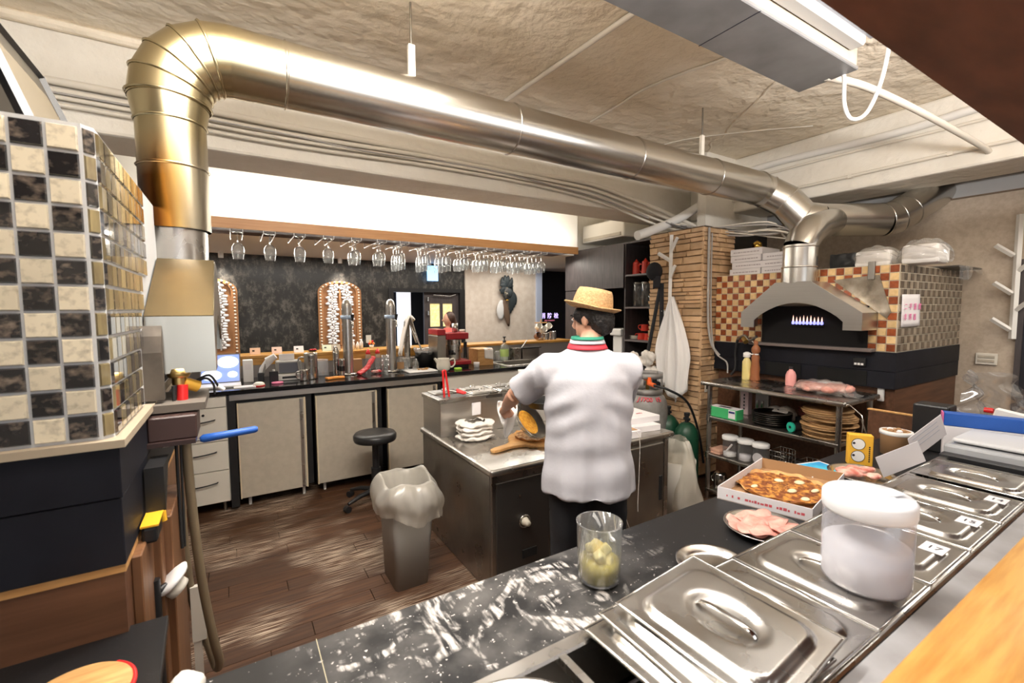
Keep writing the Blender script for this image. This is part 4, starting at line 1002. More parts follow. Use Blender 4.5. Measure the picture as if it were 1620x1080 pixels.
# second shelf
gb = thing('glove_box', 'green and white carton of disposable gloves on the second shelf', 'box', (3.52, 2.30, .725))
GZ = .726
MB().box(3.46, 3.56, 2.14, 2.39, GZ, GZ+.085).build('carton', [green_p], gb, bev=.002); MB().box(3.459, 3.562, 2.139, 2.391, GZ+.0855, GZ+.0862).build('top_face', card_w, gb)
MB().cbox((3.51, 2.27, GZ+.087), (.04, .11, .001)).build('tear_slot', ink_k, gb); MB().box(3.458, 3.4595, 2.15, 2.21, GZ+.01, GZ+.08).build('label_panel', card_w, gb); MB().box(3.456, 3.4575, 2.155, 2.205, GZ+.055, GZ+.07).build('print_bar', mat('navy ink', (.02,.03,.15), .5), gb)
def upright(name, label, cat, x0, x1, y0, y1, z0, z1, m, lean=0):
    t = thing(name, label, cat, ((x0+x1)/2, (y0+y1)/2, z0)); MB().box(x0, x1, y0, y1, z0, z1).build('panel', m, t, bev=.003); return t
t = upright('pink_carton', 'narrow pale pink carton standing at the back of the second shelf', 'box', 3.74, 3.80, 2.21, 2.28, GZ, GZ+.22, mat('pale pink card', (.62,.48,.50), .6))
for k in range(5): MB().cbox((3.738, 2.245, GZ+.05+.03*k), (.001, .012, .018)).build('print_mark', ink_k, t)
t = upright('grey_rack', 'grey sheet steel rack with a slot on the second shelf', 'rack', 3.76, 3.80, 2.05, 2.16, GZ, GZ+.20, mat('grey sheet', (.33,.32,.33), .45, .5)); MB().box(3.74, 3.76, 2.085, 2.10, GZ, GZ+.14).box(3.74, 3.76, 2.125, 2.14, GZ, GZ+.14).build('rack_leg', steel, t)
t = thing('cloth_bundle', 'cream cloth bundle lying at the back of the second shelf', 'cloth', (3.75, 1.95, GZ))
blend(MB().blob((3.76,1.99,GZ+.06),(.06,.08,.06)).blob((3.76,1.90,GZ+.065),(.06,.08,.065)), 'bundle', cloth_w, t, .012, 2, disp=.02, dscale=.05)
for k in range(6):
    z = GZ+k*.015
    t = tag(MB().lathe([(0,.002),(.125,.002),(.135,.022),(.141,.024),(.141,.027),(.132,.026),(.122,.006),(0,.006)], (3.60,1.93,z), 36).build('pizza_pan', mat('dark pan steel', (.12,.11,.10), .28, 1) if k == 0 else MATS['dark pan steel'], loc=(3.60,1.93,z)), 'dark round pizza pan in the stack on the second shelf, %s from the bottom' % ordn[k], 'pan', 'stack of pizza pans')
for k in range(4):
    tag(MB().lathe([(0,0),(.07,0),(.085,.014),(.085,.018),(.0,.012)], (3.80,1.74,GZ+.07+k*.02), 24).build('red_dish', mat('dark red glaze', (.20,.05,.04), .4) if k == 0 else MATS['dark red glaze'], loc=(3.80,1.74,GZ+.07+k*.02)), 'dark red round dish stacked behind the boards, %s from the bottom' % ordn[k], 'dish', 'stack of red dishes')
tag(MB().box(3.73, 3.87, 1.67, 1.82, GZ, GZ+.069).build('dish_crate', black_p, loc=(3.8,1.74,GZ), bev=.003), 'low black crate under the stack of red dishes', 'crate')
rl = thing('film_roll', 'black roll of film with a teal end cap on the second shelf', 'roll', (3.60, 1.72, GZ))
MB().tube([(3.50,1.73,GZ+.037),(3.78,1.62,GZ+.037)], .030, 16).build('roll', black_p, rl); MB().tube([(3.488,1.735,GZ+.037),(3.50,1.73,GZ+.037)], .037, 20).build('end_cap', teal_p, rl); MB().tube([(3.484,1.737,GZ+.037),(3.489,1.735,GZ+.037)], .010, 10).build('core_hole', black_p, rl)
bd_m = mat('worn board wood', (.42,.25,.11), .6, col2=(.26,.14,.055), scale=6, stretch=(8,2,12), perobj=.2)
bp_ = MB().lathe([(0,0),(.150,0),(.155,.003),(.155,.009),(.150,.012),(0,.012)], (0,0,0), 28).build('pizza_board', bd_m)
rr = random.Random(11)
for k in range(16):
    o = bp_ if k == 0 else bp_.copy()
    if k: C.objects.link(o)
    o.location = (3.62+rr.uniform(-.02,.02), 1.535+rr.uniform(-.02,.03), GZ+.0005+k*.0125)
    tag(o, 'round wooden pizza board in the tall stack under the worktable, number %s up' % (ordn+['fifteenth','sixteenth'])[k], 'board', 'stack of wooden pizza boards')
# paddle handles sticking out of the stack, hung with wire
wh = thing('wire_hook', 'bent wire hook hanging at the right end of the worktable', 'hook', (3.44, 1.33, .9))
MB().tube(smooth_path([(3.47,1.36,1.0),(3.44,1.30,.97),(3.42,1.26,.93),(3.40,1.255,.80),(3.39,1.26,.66)], 4), .004, 6).tube(smooth_path([(3.42,1.27,.93),(3.42,1.23,.80),(3.41,1.23,.66)], 4), .004, 6).build('wire', chrome, wh)
# third shelf: jars and wire baskets
HZ = .401
jc = [(2.225, 'rightmost pale contents and scoop, at the left'), (2.09, 'white discs inside, in the middle'), (1.965, 'a round white card inside, at the right')]
for i, (y, w) in enumerate(jc):
    t = thing('storage_jar', 'clear storage jar with white lid, '+('filled with pale powder and a scoop, leftmost' if i == 0 else w), 'jar', (3.52, y, HZ), group='white lidded storage jars')
    MB().lathe([(0,.002),(.054,.002),(.057,.008),(.057,.145)], (3.52,y,HZ), 22).build('jar_wall', plastic_c, t)
    MB().lathe([(0,.145),(.062,.145),(.064,.150),(.064,.172),(.058,.178),(0,.180)], (3.52,y,HZ), 22).build('lid', white_pl, t)
    if i == 0: MB().lathe([(0,.006),(.05,.006),(.05,.035),(0,.04)], (3.52,y,HZ), 16).tube([(3.50,y+.02,HZ+.04),(3.50,y-.03,HZ+.11)], .008, 6).build('powder', white_pl, t)
    if i == 1: MB().lathe([(0,.006),(.045,.006),(.045,.05),(0,.05)], (3.52,y,HZ), 16).build('discs', card_w, t)
    if i == 2: MB().tube([(3.480,y,HZ+.06),(3.484,y,HZ+.06)], .042, 20).build('card', card_w, t)
for i, (y, z, w) in enumerate(((2.33, 0, 'lower'), (2.33, .022, 'upper'))):
    tag(MB().box(3.47, 3.62, y-.045, y+.045, HZ+z, HZ+z+.02).build('carton_pack', mat('peach card', (.62,.36,.26), .6) if not i else MATS['peach card'], loc=(3.54,y,HZ+z), bev=.002), 'flat peach coloured pack on the third shelf, '+w+' one', 'pack', 'peach packs')
def wire_basket(label, c, s_, tilt=0):
    t = thing('wire_basket', label, 'basket', c, tilt); x, y, z = c; w, d, h = s_; m = MB()
    for k in range(5):
        zz = z+.004+h*k/4; m.tube([(x-w/2,y-d/2,zz),(x+w/2,y-d/2,zz),(x+w/2,y+d/2,zz),(x-w/2,y+d/2,zz),(x-w/2,y-d/2,zz)], .003, 5)
    m.build('hoops', chrome, t); m = MB()
    for k in range(6):
        yy = y-d/2+d*k/5; m.tube([(x-w/2,yy,z+h),(x-w/2,yy,z+.003),(x+w/2,yy,z+.003),(x+w/2,yy,z+h)], .0025, 5)
    m.build('uprights', chrome, t)
wire_basket('chrome wire basket next to the jars on the third shelf', (3.56, 1.82, HZ), (.16, .11, .15))
wire_basket('chrome wire basket at the right end of the third shelf', (3.56, 1.58, HZ), (.16, .20, .12))
kt = thing('steel_canister', 'shiny steel canister on the lowest shelf of the worktable', 'canister', (3.54, 2.32, .091))
MB().lathe([(0,0),(.05,0),(.052,.005),(.052,.12),(.045,.135),(.02,.14),(0,.142)], (3.54,2.32,.091), 20).build('body', chrome, kt); MB().tube(arc((3.54,2.375,.16), .03, -1.3, 1.3, 6, (0,1,0)), .005, 6).build('handle', chrome, kt)
# switch on the column side by the table
sw = thing('wall_switch', 'cream switch plate on the stone column side under the worktable top', 'switch', (3.87, 2.70, .9))
MB().box(3.83, 3.90, 2.695, 2.70, .84, .95).build('plate', white_l, sw, bev=.002); MB().box(3.85, 3.88, 2.688, 2.695, .87, .92).build('rocker', black_p, sw)
# ------------------------------------------------------------------ on top of the right oven
OT = 1.952
def flat_box(label, c, s_, rz=0, group='white pizza boxes on the oven', marks=True):
    t = thing('pizza_box', label, 'box', c, rz, group); t.location = c
    x, y, z = c; w, d, h = s_
    M0 = Matrix.Translation(c)
    m = MB().box(-w/2, w/2, -d/2, d/2, 0, h, 0, M0); m.build('carton', card_w, t, bev=.002)
    MB().box(-w/2+.002, -w/2+.004, -d/2, d/2, h*.72, h*.74, 0, M0).build('lid_line', ink_k, t)
    if marks:
        m = MB(); rr = random.Random(int(c[1]*1000+c[2]*100)); a = -d*.40
        while a < d*.34:
            l_ = rr.uniform(.008, .03); m.box(-w/2-.0012, -w/2, a, a+l_, h*.38, h*.55, 0, M0); a += l_+.006
        tag(m.build('print', mat('faint print', (.45,.40,.42), .6) if 'faint print' not in MATS else MATS['faint print'], t), kind='stuff')
    t.rotation_euler = (0,0,rz)
    return t
for k, (dy, rz_) in enumerate(((0,0), (-.02,.03), (-.008,-.03), (.0,.05))):
    flat_box('white pizza box in the left stack on the oven, %s from the bottom' % ordn[k], (4.26, 2.50+dy, OT+k*.062), (.32, .30, .06), rz_)
for k, (dy, rz_) in enumerate(((0,0), (.01,-.03), (-.004,.02))):
    flat_box('white pizza box in the right stack beside the flue, %s from the bottom' % ordn[k], (4.26, 2.20+dy, OT+k*.062), (.32, .28, .06), rz_)
gf = thing('gold_figurine', 'small shiny gold figurine behind the pizza boxes', 'figurine', (4.50, 2.60, OT))
MB().lathe([(0,0),(.05,0),(.055,.02),(.03,.06),(.045,.12),(.05,.2),(.02,.26),(.045,.30),(.04,.34),(0,.37)], (4.50,2.62,OT), 16).build('figure', gold_m, gf)
bb = thing('black_package', 'black wrapped package lying on the oven beside the flue', 'package', (4.2, 1.68, OT))
blend(MB().box(4.12, 4.30, 1.62, 1.80, OT, OT+.12), 'wrap', black_p, bb, .015, 3, disp=.02, dscale=.05)
def wrapped(label, y0, y1, h, seed):
    t = thing('wrapped_stack', label, 'package', (4.22, (y0+y1)/2, OT), group='plastic wrapped foam trays')
    MB().box(4.12, 4.34, y0+.03, y1-.03, OT+.002, OT+h*.8).build('foam_trays', mat('white foam', (.80,.79,.78), .7) if 'white foam' not in MATS else MATS['white foam'], t, bev=.02, seg=2)
    def f(u, v):
        a = 2*math.pi*u; k = math.sin(math.pi*(.04+.92*v))**.3
        w = 1+.08*math.sin(9*a+seed+6*v)+.06*math.sin(17*a-11*v)
        return (4.23+.15*math.cos(a)*k*w, y0+(y1-y0)*v, OT+.004+h*.5*k*w*(1+math.sin(a))*.98)
    MB().grid(f, 40, 22, closeu=True).build('film', bag_c, t)
wrapped('white foam trays wrapped in clear film on the oven, nearer the flue', 1.37, 1.66, .15, 1)
wrapped('white foam trays wrapped in clear film at the oven corner', 1.30+.0, 1.36+.0, .0, 2) if False else None
wrapped('white foam trays wrapped in clear film overhanging the oven corner', 1.10, 1.37, .17, 4)
tr_ = thing('baking_tray', 'thin dark baking tray sticking out over the oven by the wall', 'tray', (5.1, 1.30, OT))
MB().box(4.75, 5.30, 1.18, 1.46, OT, OT+.015).build('sheet', mat('dark tray steel', (.16,.15,.14), .4, .8), tr_, bev=.004); MB().grid(lambda u, v: (4.72+.58*u, 1.17-.02*math.sin(6*u), OT+.01-.11*v*(.6+.4*math.sin(5*u+1))), 20, 6).build('film', bag_c, tr_)
vn = thing('wall_plate', 'beige double socket plate on the stone wall right of the oven', 'socket', (5.345, 1.12, 1.2))
MB().box(5.33, 5.348, 1.06, 1.19, 1.165, 1.26).build('plate', white_l, vn, bev=.003)
for z in (1.185, 1.22): MB().box(5.325, 5.331, 1.075, 1.175, z, z+.022).build('insert', cream, vn, bev=.002)
# ------------------------------------------------------------------ floor things
bn = thing('waste_bin', 'grey rectangular waste bin with a translucent bag liner', 'bin', (.87, 2.68, 0))
def rrect(cx, cy, w, d, r, n=5):
    out = []
    for (sx, sy, a0) in ((1,1,0),(-1,1,90),(-1,-1,180),(1,-1,270)):
        for k in range(n+1):
            a = R(a0+90*k/n); out.append((cx+sx*(w/2-r)+r*math.cos(a), cy+sy*(d/2-r)+r*math.sin(a)))
    return out
def loft(m, levels, mat_=0, smooth=True, capb=True):
    n = len(levels[0][0]); vs = [(x,y,z) for (pts, z) in levels for (x,y) in pts]
    m.add(vs, [(i*n+j, i*n+(j+1)%n, (i+1)*n+(j+1)%n, (i+1)*n+j) for i in range(len(levels)-1) for j in range(n)], mat_, smooth)
    if capb: m.add(vs[:n], [tuple(range(n))[::-1]], mat_)
    return m
m = loft(MB(), [(rrect(.845,2.64,.20,.26,.03), .0), (rrect(.86,2.665,.235,.31,.035), .35), (rrect(.87,2.68,.26,.34,.035), .56), (rrect(.87,2.68,.275,.355,.035), .575), (rrect(.87,2.68,.275,.355,.035), .59)])
m.build('tub', grey_p, bn, solid=.003)
def liner(u, v):
    a = 2*math.pi*u
    cx, cy = .87, 2.68; sq = (abs(math.cos(a))**3.2+abs(math.sin(a))**3.2)**(-1/3.2)
    if v < .35:      # inside, sagging
        t_ = v/.35; k = .55+.37*t_; z = .40+.22*t_
    else:
        t_ = (v-.35)/.65; k = .92+.48*math.sin(min(1, t_*1.25)*math.pi*.66)-.08*t_; z = .62+.012*math.sin(5*a)-(.235+.05*math.sin(a-2.2)*-1+.03*math.sin(3*a+.4))*t_**1.2
    wr = 1+(.035*math.sin(5*a+4*v)+.02*math.sin(11*a-7*v)+.012*math.sin(23*a+9*v)+.008*math.sin(41*a-13*v))*(.3+v)
    return (cx+.145*sq*k*wr*math.cos(a), cy+.185*sq*k*wr*math.sin(a), z+.015*math.sin(3*a+.5))
MB().grid(liner, 96, 26, closeu=True).build('bag_liner', bag_m, bn)
st = thing('stool', 'round black vinyl stool on castors before the cream cabinets', 'stool', (.99, 3.85, 0))
MB().lathe([(0,.53),(.14,.53),(.172,.538),(.178,.555),(.178,.585),(.165,.602),(.1,.607),(0,.607)], (.99,3.85,0), 36).build('seat', black_r, st)
MB().tube([(.99,3.85,.10),(.99,3.85,.53)], .028, 14).tube([(.99,3.85,.10),(.99,3.85,.30)], .04, 14).build('gas_lift', black_p, st)
for k in range(5):
    a = R(200+72*k); d = Vector((math.cos(a), math.sin(a), 0)); c = Vector((.99,3.85,0))
    l_ = MB().tube([c+Vector((0,0,.11)), c+d*.16+Vector((0,0,.095)), c+d*.27+Vector((0,0,.065))], [.024,.02,.014], 8).build('leg', black_p, st)
    s2 = d.cross(Vector((0,0,1)))
    MB().tube([c+d*.28+s2*.022+Vector((0,0,.027)), c+d*.28-s2*.022+Vector((0,0,.027))], .027, 14).build('castor', black_p, l_)
# ------------------------------------------------------------------ left oven fittings
hs = thing('gas_hose', 'looped braided hose hanging from the red valve at the left oven', 'hose', (-.12, 1.9, .3))
MB().tube(smooth_path([(-.155,1.87,1.24),(-.150,1.88,1.0),(-.135,1.90,.7),(-.112,1.93,.45),(-.098,1.96,.33),(-.108,1.985,.29),(-.128,2.0,.36),(-.178,2.0,.62),(-.192,1.99,1.0)], 7), .0145, 10).build('tube', rubber, hs)
rvv = thing('red_gas_valve', 'brass gas valve with red sleeve hanging below the left hood', 'valve', (-.155, 1.87, 1.3))
MB().tube([(-.157,1.865,1.34),(-.155,1.87,1.40)], .016, 12).build('red_sleeve', red_p, rvv); MB().tube([(-.155,1.87,1.24),(-.157,1.865,1.34)], .014, 12).build('steel_nipple', steel, rvv)
MB().lathe([(0,0),(.030,0),(.034,.012),(.030,.03),(0,.034)], (-.165,1.885,1.425), 16).tube([(-.165,1.885,1.40),(-.165,1.885,1.43)], .02, 10).build('brass_body', brass, rvv)
MB().tube([(-.20,1.88,1.44),(-.13,1.89,1.44)], .008, 8).build('lever', chrome, rvv)
MB().tube([(-.155,1.89,1.405),(-.115,1.91,1.385)], .020, 12).build('yellow_coil', mat('yellow tape', (.75,.42,.05), .5), rvv)
MB().tube(smooth_path([(-.12,1.91,1.40),(-.09,1.92,1.41),(-.07,1.93,1.385),(-.068,1.93,1.35)], 4), .004, 6).tube(smooth_path([(-.12,1.91,1.405),(-.08,1.92,1.42),(-.055,1.93,1.375)], 4), .004, 6).build('wire_ends', black_p, rvv)
MB().tube([(-.058,1.93,1.378),(-.04,1.935,1.362)], .008, 8).build('wire_plug', white_pl, rvv)
cbk = thing('black_cable', 'thin black cables hanging down the oven side panel', 'cable', (-.18, 1.85, .7))
MB().tube(smooth_path([(-.178,1.85,1.40),(-.180,1.85,1.1),(-.178,1.84,.85)], 5), .005, 6).build('wire', cable_k, cbk); MB().tube(smooth_path([(-.168,1.86,1.30),(-.170,1.86,1.1),(-.172,1.85,.85)], 5), .004, 6).build('wire', cable_k, cbk)
pl_ = thing('oven_brush', 'blue handled steel rod resting across the front of the left oven', 'brush', (-.1, 1.88, 1.2))
MB().tube([(-.22,1.86,1.202),(-.11,1.865,1.207)], .006, 8).build('rod', steel, pl_); MB().tube([(-.115,1.865,1.207),(-.105,1.866,1.208),(-.03,1.87,1.212),(.052,1.875,1.216),(.060,1.875,1.216)], [.008,.0145,.013,.0125,.008], 12).build('handle', blue_p, pl_)
tl = thing('yellow_drill', 'yellow and black tool hanging below the oven ledge', 'tool', (-.22, 1.55, 1.0))
MB().box(-.235, -.200, 1.52, 1.62, 1.02, 1.066).build('tool_body', black_p, tl, bev=.008, seg=2); MB().box(-.236, -.196, 1.518, 1.622, 1.067, 1.072).tube([(-.198,1.62,1.07),(-.196,1.62,1.04)], .008, 8).build('yellow_cover', mat('yellow plastic', (.85,.45,.03), .4), tl)
vl = thing('white_tap_wheel', 'white round tap wheel on a pipe at the left cabinet side', 'tap', (-.205, 1.64, .83))
MB().tube([(-.224,1.60,.45),(-.224,1.60,.88)], .014, 8).tube([(-.224,1.60,.84),(-.20,1.62,.845)], .010, 8).build('pipe', black_p, vl)
MB().lathe([(0,-.008),(.04,-.006),(.052,0),(.045,.010),(0,.012)], n=18, M=frame((-.19,1.64,.85), (.2,.95,.25), (.7,-.25,.6))).build('wheel', white_pl, vl); MB().lathe([(0,0),(.03,.002),(.03,.02),(0,.024)], n=14, M=frame((-.185,1.645,.825), (.2,.95,.25), (.7,-.25,.6))).build('hub', white_l, vl)
dv = thing('black_funnels', 'dark metal holder fixed beneath the left oven ledge', 'holder', (-.2, 1.8, 1.1))
MB().add([(-.235,1.62,1.06),(-.19,1.62,1.06),(-.19,1.75,1.20),(-.235,1.75,1.20),(-.235,1.62,1.2),(-.19,1.62,1.2)], [(0,1,5,4),(0,4,3),(1,2,5),(0,3,2,1),(4,5,2,3)]).build('holder', black_p, dv)
# white board piece leaning at the panel edge
wb = thing('white_plank', 'narrow white strip leaning beside the oven side panel', 'plank', (-.16, 2.0, 0))
MB().box(-.175, -.150, 1.985, 2.0, 0, .62).build('strip', white_l, wb); MB().box(-.178, -.135, 1.98, 2.0, .42, .63).build('plate', white_l, wb)
# round peel on the return counter
rp = thing('pizza_peel', 'round wooden peel with red rim on the black return counter', 'peel', (-.30, 1.19, .881))
MB().lathe([(0,.0),(.088,.0),(.093,.004),(.093,.012),(.088,.016),(0,.017)], (-.300,1.165,.881), 40).build('disc', wood_l, rp); MB().tube([(-.300+.0935*math.cos(R(a)), 1.165+.0935*math.sin(R(a)), .889) for a in range(-90, 60, 6)], .006, 6).build('rim', red_p, rp)
rg = thing('cloth_rag', 'small crumpled beige rag at the end of the black counter', 'rag', (-.12, 1.10, .88))
blend(MB().blob((-.115,1.085,.90),(.025,.03,.018)).blob((-.10,1.07,.898),(.022,.025,.016)), 'rag_heap', cloth_w, rg, .006, 1, disp=.01, dscale=.02)
# ------------------------------------------------------------------ ceiling fittings
ac = thing('ceiling_unit', 'long grey metal ceiling unit with white side above the counter', 'air conditioner', (2.0, 1.27, 2.87))
MB().box(.2, 2.79, 1.125, 1.415, 2.865, 2.885).build('bottom_plate', mat('grey dusty steel', (.24,.24,.24), .45, .3, col2=(.18,.18,.18), scale=5), ac, bev=.004)
MB().box(.2, 2.78, 1.13, 1.41, 2.885, 3.06).build('casing', cream, ac); MB().box(.2, 2.70, 1.06, 1.13, 2.93, 3.05).build('white_side', mat('greyed white enamel', (.42,.41,.39), .5), ac, bev=.01)
MB().box(.2, 2.74, 1.02, 1.06, 2.97, 3.07).build('grey_channel', mat('grey channel', (.36,.37,.40), .4, .4), ac)
for x in (1.9,): MB().box(x-.002, x+.002, 1.124, 1.416, 2.8635, 2.865).build('panel_joint', ink_k, ac)
for x in (.6, 2.4): MB().tube([(x,1.27,3.06),(x,1.27,CZ)], .01, 8).build('hanger', steel_d, ac)
fx_ = thing('lamp_batten', 'white fluorescent lamp batten on the ceiling behind the grey unit', 'lamp', (3.3, 1.0, 3.1))
MB().box(2.80, 3.55, .93, .99, 3.13, 3.19).build('batten', white_pl, fx_, bev=.006); MB().tube([(2.84,.96,3.115),(3.5,.96,3.115)], .013, 12).build('tube', white_pl, fx_); MB().tube([(3.0,.96,3.19),(3.0,.96,CZ)], .008, 6).tube([(3.4,.96,3.19),(3.4,.96,CZ)], .008, 6).build('rod', steel, fx_)
def run(name, label, cat, pts, r, m, n=8, clips=(), smooth=True, group=None):
    t = thing(name, label, cat, pts[0], group=group)
    MB().tube(smooth_path(pts, 6) if smooth else pts, r, n).build('pipe' if r > .012 else 'cable', m, t)
    for c in clips: MB().cbox(c, (.03,.03,.03)).build('clip', m, t)
    return t
run('ac_cable', 'white looping cable dangling from the grey ceiling unit', 'cable', [(2.75,1.20,2.95),(2.79,1.19,2.86),(2.81,1.19,2.72),(2.83,1.16,2.64),(2.85,1.10,2.66),(2.84,1.04,2.80),(2.80,1.0,2.98),(2.78,1.0,3.06)], .010, white_pl)
run('wire_tangle', 'tangle of black and white wires above the grey ceiling unit', 'cable', [(1.4,1.0,3.10),(1.9,.98,3.06),(2.2,1.0,3.10),(2.5,.98,3.05),(2.75,1.0,3.0),(2.82,.98,3.06)], .007, cable_k)
run('conduit', 'cream conduit bending from the ceiling unit to the right beam', 'conduit', [(2.76,1.26,2.88),(3.1,1.22,2.90),(3.6,1.17,2.88),(4.1,1.12,2.84),(4.55,1.06,2.78),(4.68,1.05,2.76)], .020, pipe_c, 10)
run('conduit', 'straight cream conduit crossing the ceiling above the duct', 'conduit', [(1.83,3.05,CZ-.018),(1.86,2.5,CZ-.018),(1.895,1.82,CZ-.018),(1.93,1.2,CZ-.018)], .016, pipe_c, 8)
run('ceiling_cable', 'cream cable curving across the ceiling between duct and unit', 'cable', [(2.66,3.03,CZ-.01),(2.64,2.7,CZ-.01),(2.61,2.40,CZ-.01),(2.66,2.1,CZ-.01),(2.73,1.86,CZ-.01),(2.8,1.4,CZ-.01)], .009, pipe_c, 8)
run('ceiling_cable', 'thin cable along the ceiling right of the second duct hanger', 'cable', [(3.6,3.4,CZ-.008),(3.7,2.9,CZ-.008),(4.1,2.4,CZ-.008),(4.4,2.1,CZ-.008)], .006, pipe_c, 6)
BX = 4.655
run('beam_pipe', 'thick white pipe running along the right ceiling beam', 'pipe', [(BX,3.4,3.04),(BX,2.6,3.08),(BX,1.6,3.06),(BX,.9,3.09),(BX,-.4,3.10)], .032, pipe_w, 12, [(BX,2.2,3.075),(BX,1.3,3.06)])
run('beam_conduit', 'thin cream conduit just below the thick pipe on the right beam', 'conduit', [(BX,3.4,2.98),(BX,2.2,3.0),(BX,1.0,2.99),(BX,-.4,3.0)], .012, pipe_c, 8)
run('beam_conduit', 'lower cream conduit with clips along the bottom of the right beam', 'conduit', [(BX,3.4,2.80),(BX,2.2,2.79),(BX,1.2,2.80),(BX,-.4,2.79)], .014, pipe_c, 8, [(BX,1.9,2.79),(BX,1.25,2.80)])
yB = 3.535
for k, (z0, z1, r_, w) in enumerate(((2.915, 2.905, .022, 'uppermost'), (2.865, 2.87, .017, 'second'), (2.83, 2.835, .013, 'third'), (2.79, 2.80, .013, 'lowest'))):
    pts = [(-3.0, yB, z0+.01*math.sin(k)), (-.6, yB-.005, z0), (.4, yB-.004, z0-.012), (1.4, yB-.006, z1), (2.4, yB-.002, z1-.01), (3.1, yB-.006, z1-.03*(k+1)/2), (3.6, yB-.03, z1-.09-.02*k), (3.95, yB-.14, z1-.20-.02*k), (4.3, yB-.5, 2.44-.02*k)]
    run('beam_cable', 'cream cable along the main beam, %s of four' % w, 'cable', pts, r_, pipe_c, 8)
run('beam_cable', 'black cable strung between the cream cables of the main beam', 'cable', [(-3,yB-.012,2.845),(0,yB-.015,2.85),(.9,yB-.015,2.825),(1.8,yB-.015,2.85),(2.6,yB-.015,2.81),(3.2,yB-.02,2.76),(3.8,3.4,2.60)], .007, cable_g, 6)
run('insulated_pipe', 'fat white insulated pipe sloping above the stone column', 'pipe', [(3.40,3.18,2.355),(3.62,3.17,2.43),(3.95,3.15,2.56),(4.30,3.14,2.74),(4.6,3.12,2.90)], .045, pipe_w, 16)
rr = random.Random(9)
for k in range(9):
    a = Vector((3.70+.08*k*.5, 3.15-.03*k, 2.52-.012*k)); 
    pts = [a, a+Vector((.25,-.12,-.05+rr.uniform(-.04,.03))), (4.22, 2.62-rr.uniform(0,.3), 2.36+rr.uniform(-.04,.08)), (4.35, 2.30-rr.uniform(0,.3), 2.30+rr.uniform(-.05,.1)), (4.6, 2.15-rr.uniform(0,.2), 2.40+rr.uniform(0,.1))]
    run('sagging_cable', 'loose cable sagging between stone column and duct, %s from the column corner' % ordn[k], 'cable', pts, rr.choice((.006,.008,.011)), cable_g if k % 3 else pipe_c, 6, group='loose cables above the right oven')
run('column_cable', 'pale cable clipped down the corner of the stone column', 'cable', [(3.84,2.70,2.40),(3.84,2.695,1.9),(3.85,2.69,1.5),(3.87,2.66,1.30),(3.90,2.60,1.2)], .012, cable_g, 8)
run('column_cable', 'thin cable bending from the column down to the worktable', 'cable', [(3.87,2.69,2.35),(3.87,2.68,1.6),(3.87,2.63,1.25),(3.86,2.5,1.15),(3.85,2.48,1.05)], .007, cable_g, 6)
run('wall_cable', 'black cable drooping on the grey wall at the upper right', 'cable', [(5.33,1.02,2.78),(5.33,.98,2.70),(5.33,.90,2.665),(5.33,.7,2.70)], .008, cable_k, 6)
# small AC behind the right end of the bulkhead
ca = thing('wall_air_conditioner', 'cream air conditioner fixed high behind the right end of the rack', 'air conditioner', (4.45, 4.6, 2.6))
MB().box(4.25, 4.72, 4.2, 5.0, 2.56, 2.80).build('body', white_l, ca, bev=.02, seg=2); MB().box(4.235, 4.25, 4.25, 4.95, 2.58, 2.62).build('outlet', cream, ca)
# ================================================================== ON THE BACK BAR
B = BZ
lt = thing('laptop', 'open laptop showing pictures of plates at the left end of the bar', 'laptop', (-.10, 4.62, B))
MB().box(-.26, .035, 4.44, 4.64, B+.001, B+.018).build('keyboard_base', white_pl, lt, bev=.003)
lid_ = MB().add([(-.26,4.645,B+.015),(.035,4.645,B+.015),(.040,4.705,B+.265),(-.265,4.705,B+.265),(-.26,4.66,B+.012),(.035,4.66,B+.012),(.040,4.72,B+.262),(-.265,4.72,B+.262)], [(0,1,2,3),(7,6,5,4),(0,4,5,1),(1,5,6,2),(2,6,7,3),(3,7,4,0)]).build('screen_shell', grey_p, lt)
MB().add([(-.25,4.646,B+.026),(.026,4.646,B+.026),(.031,4.701,B+.256),(-.255,4.701,B+.256)], [(0,1,2,3)]).build('screen', mat('lit blue screen', (.25,.35,.75), .3, emit=.55, ecol=(.35,.48,.95)), lid_)
scr_w = mat('lit white plate picture', (.9,.92,1), .4, emit=.95, ecol=(.88,.93,1))
SM = frame((-.11, 4.665, B+.14), (1,0,0), (0,.235,.972))
for (x, y, a, b_) in ((.055,.055,.080,.052), (-.07,-.055,.075,.045), (.085,-.055,.038,.028)):
    MB().lathe([(0,.004),(1,.004)], n=24, M=SM @ Matrix.Translation((x,y,.001)) @ Matrix.Diagonal((a,b_,1,1))).build('plate_picture', scr_w, lid_)
tag(MB().box(-.02, .14, 4.36, 4.46, B, B+.008).build('price_card', card_w, loc=(.06,4.4,B)), 'flat white card on the bar before the laptop', 'card')
wbx = thing('white_carton', 'small white carton standing beside the laptop', 'box', (.085, 4.72, B)); MB().box(.055, .135, 4.68, 4.78, B, B+.20).build('carton', white_pl, wbx, bev=.004); MB().cbox((.095,4.679,B+.14), (.05,.002,.05)).build('face_panel', card_w, wbx)
stm = thing('handheld_steamer', 'white handheld appliance with slanted head beside the grey printer', 'appliance', (.23, 4.6, B))
MB().tube([(.185,4.62,B+.02),(.205,4.62,B+.12),(.265,4.60,B+.20)], [.020,.026,.034], 12).build('grip', white_pl, stm); MB().tube([(.245,4.60,B+.19),(.31,4.585,B+.235)], [.036,.026], 14).build('head', white_pl, stm); MB().box(.165, .215, 4.58, 4.67, B, B+.09).build('base', black_p, stm, bev=.006); MB().tube([(.205,4.6,B+.05),(.23,4.59,B+.17)], .010, 8).build('trigger', grey_p, stm)
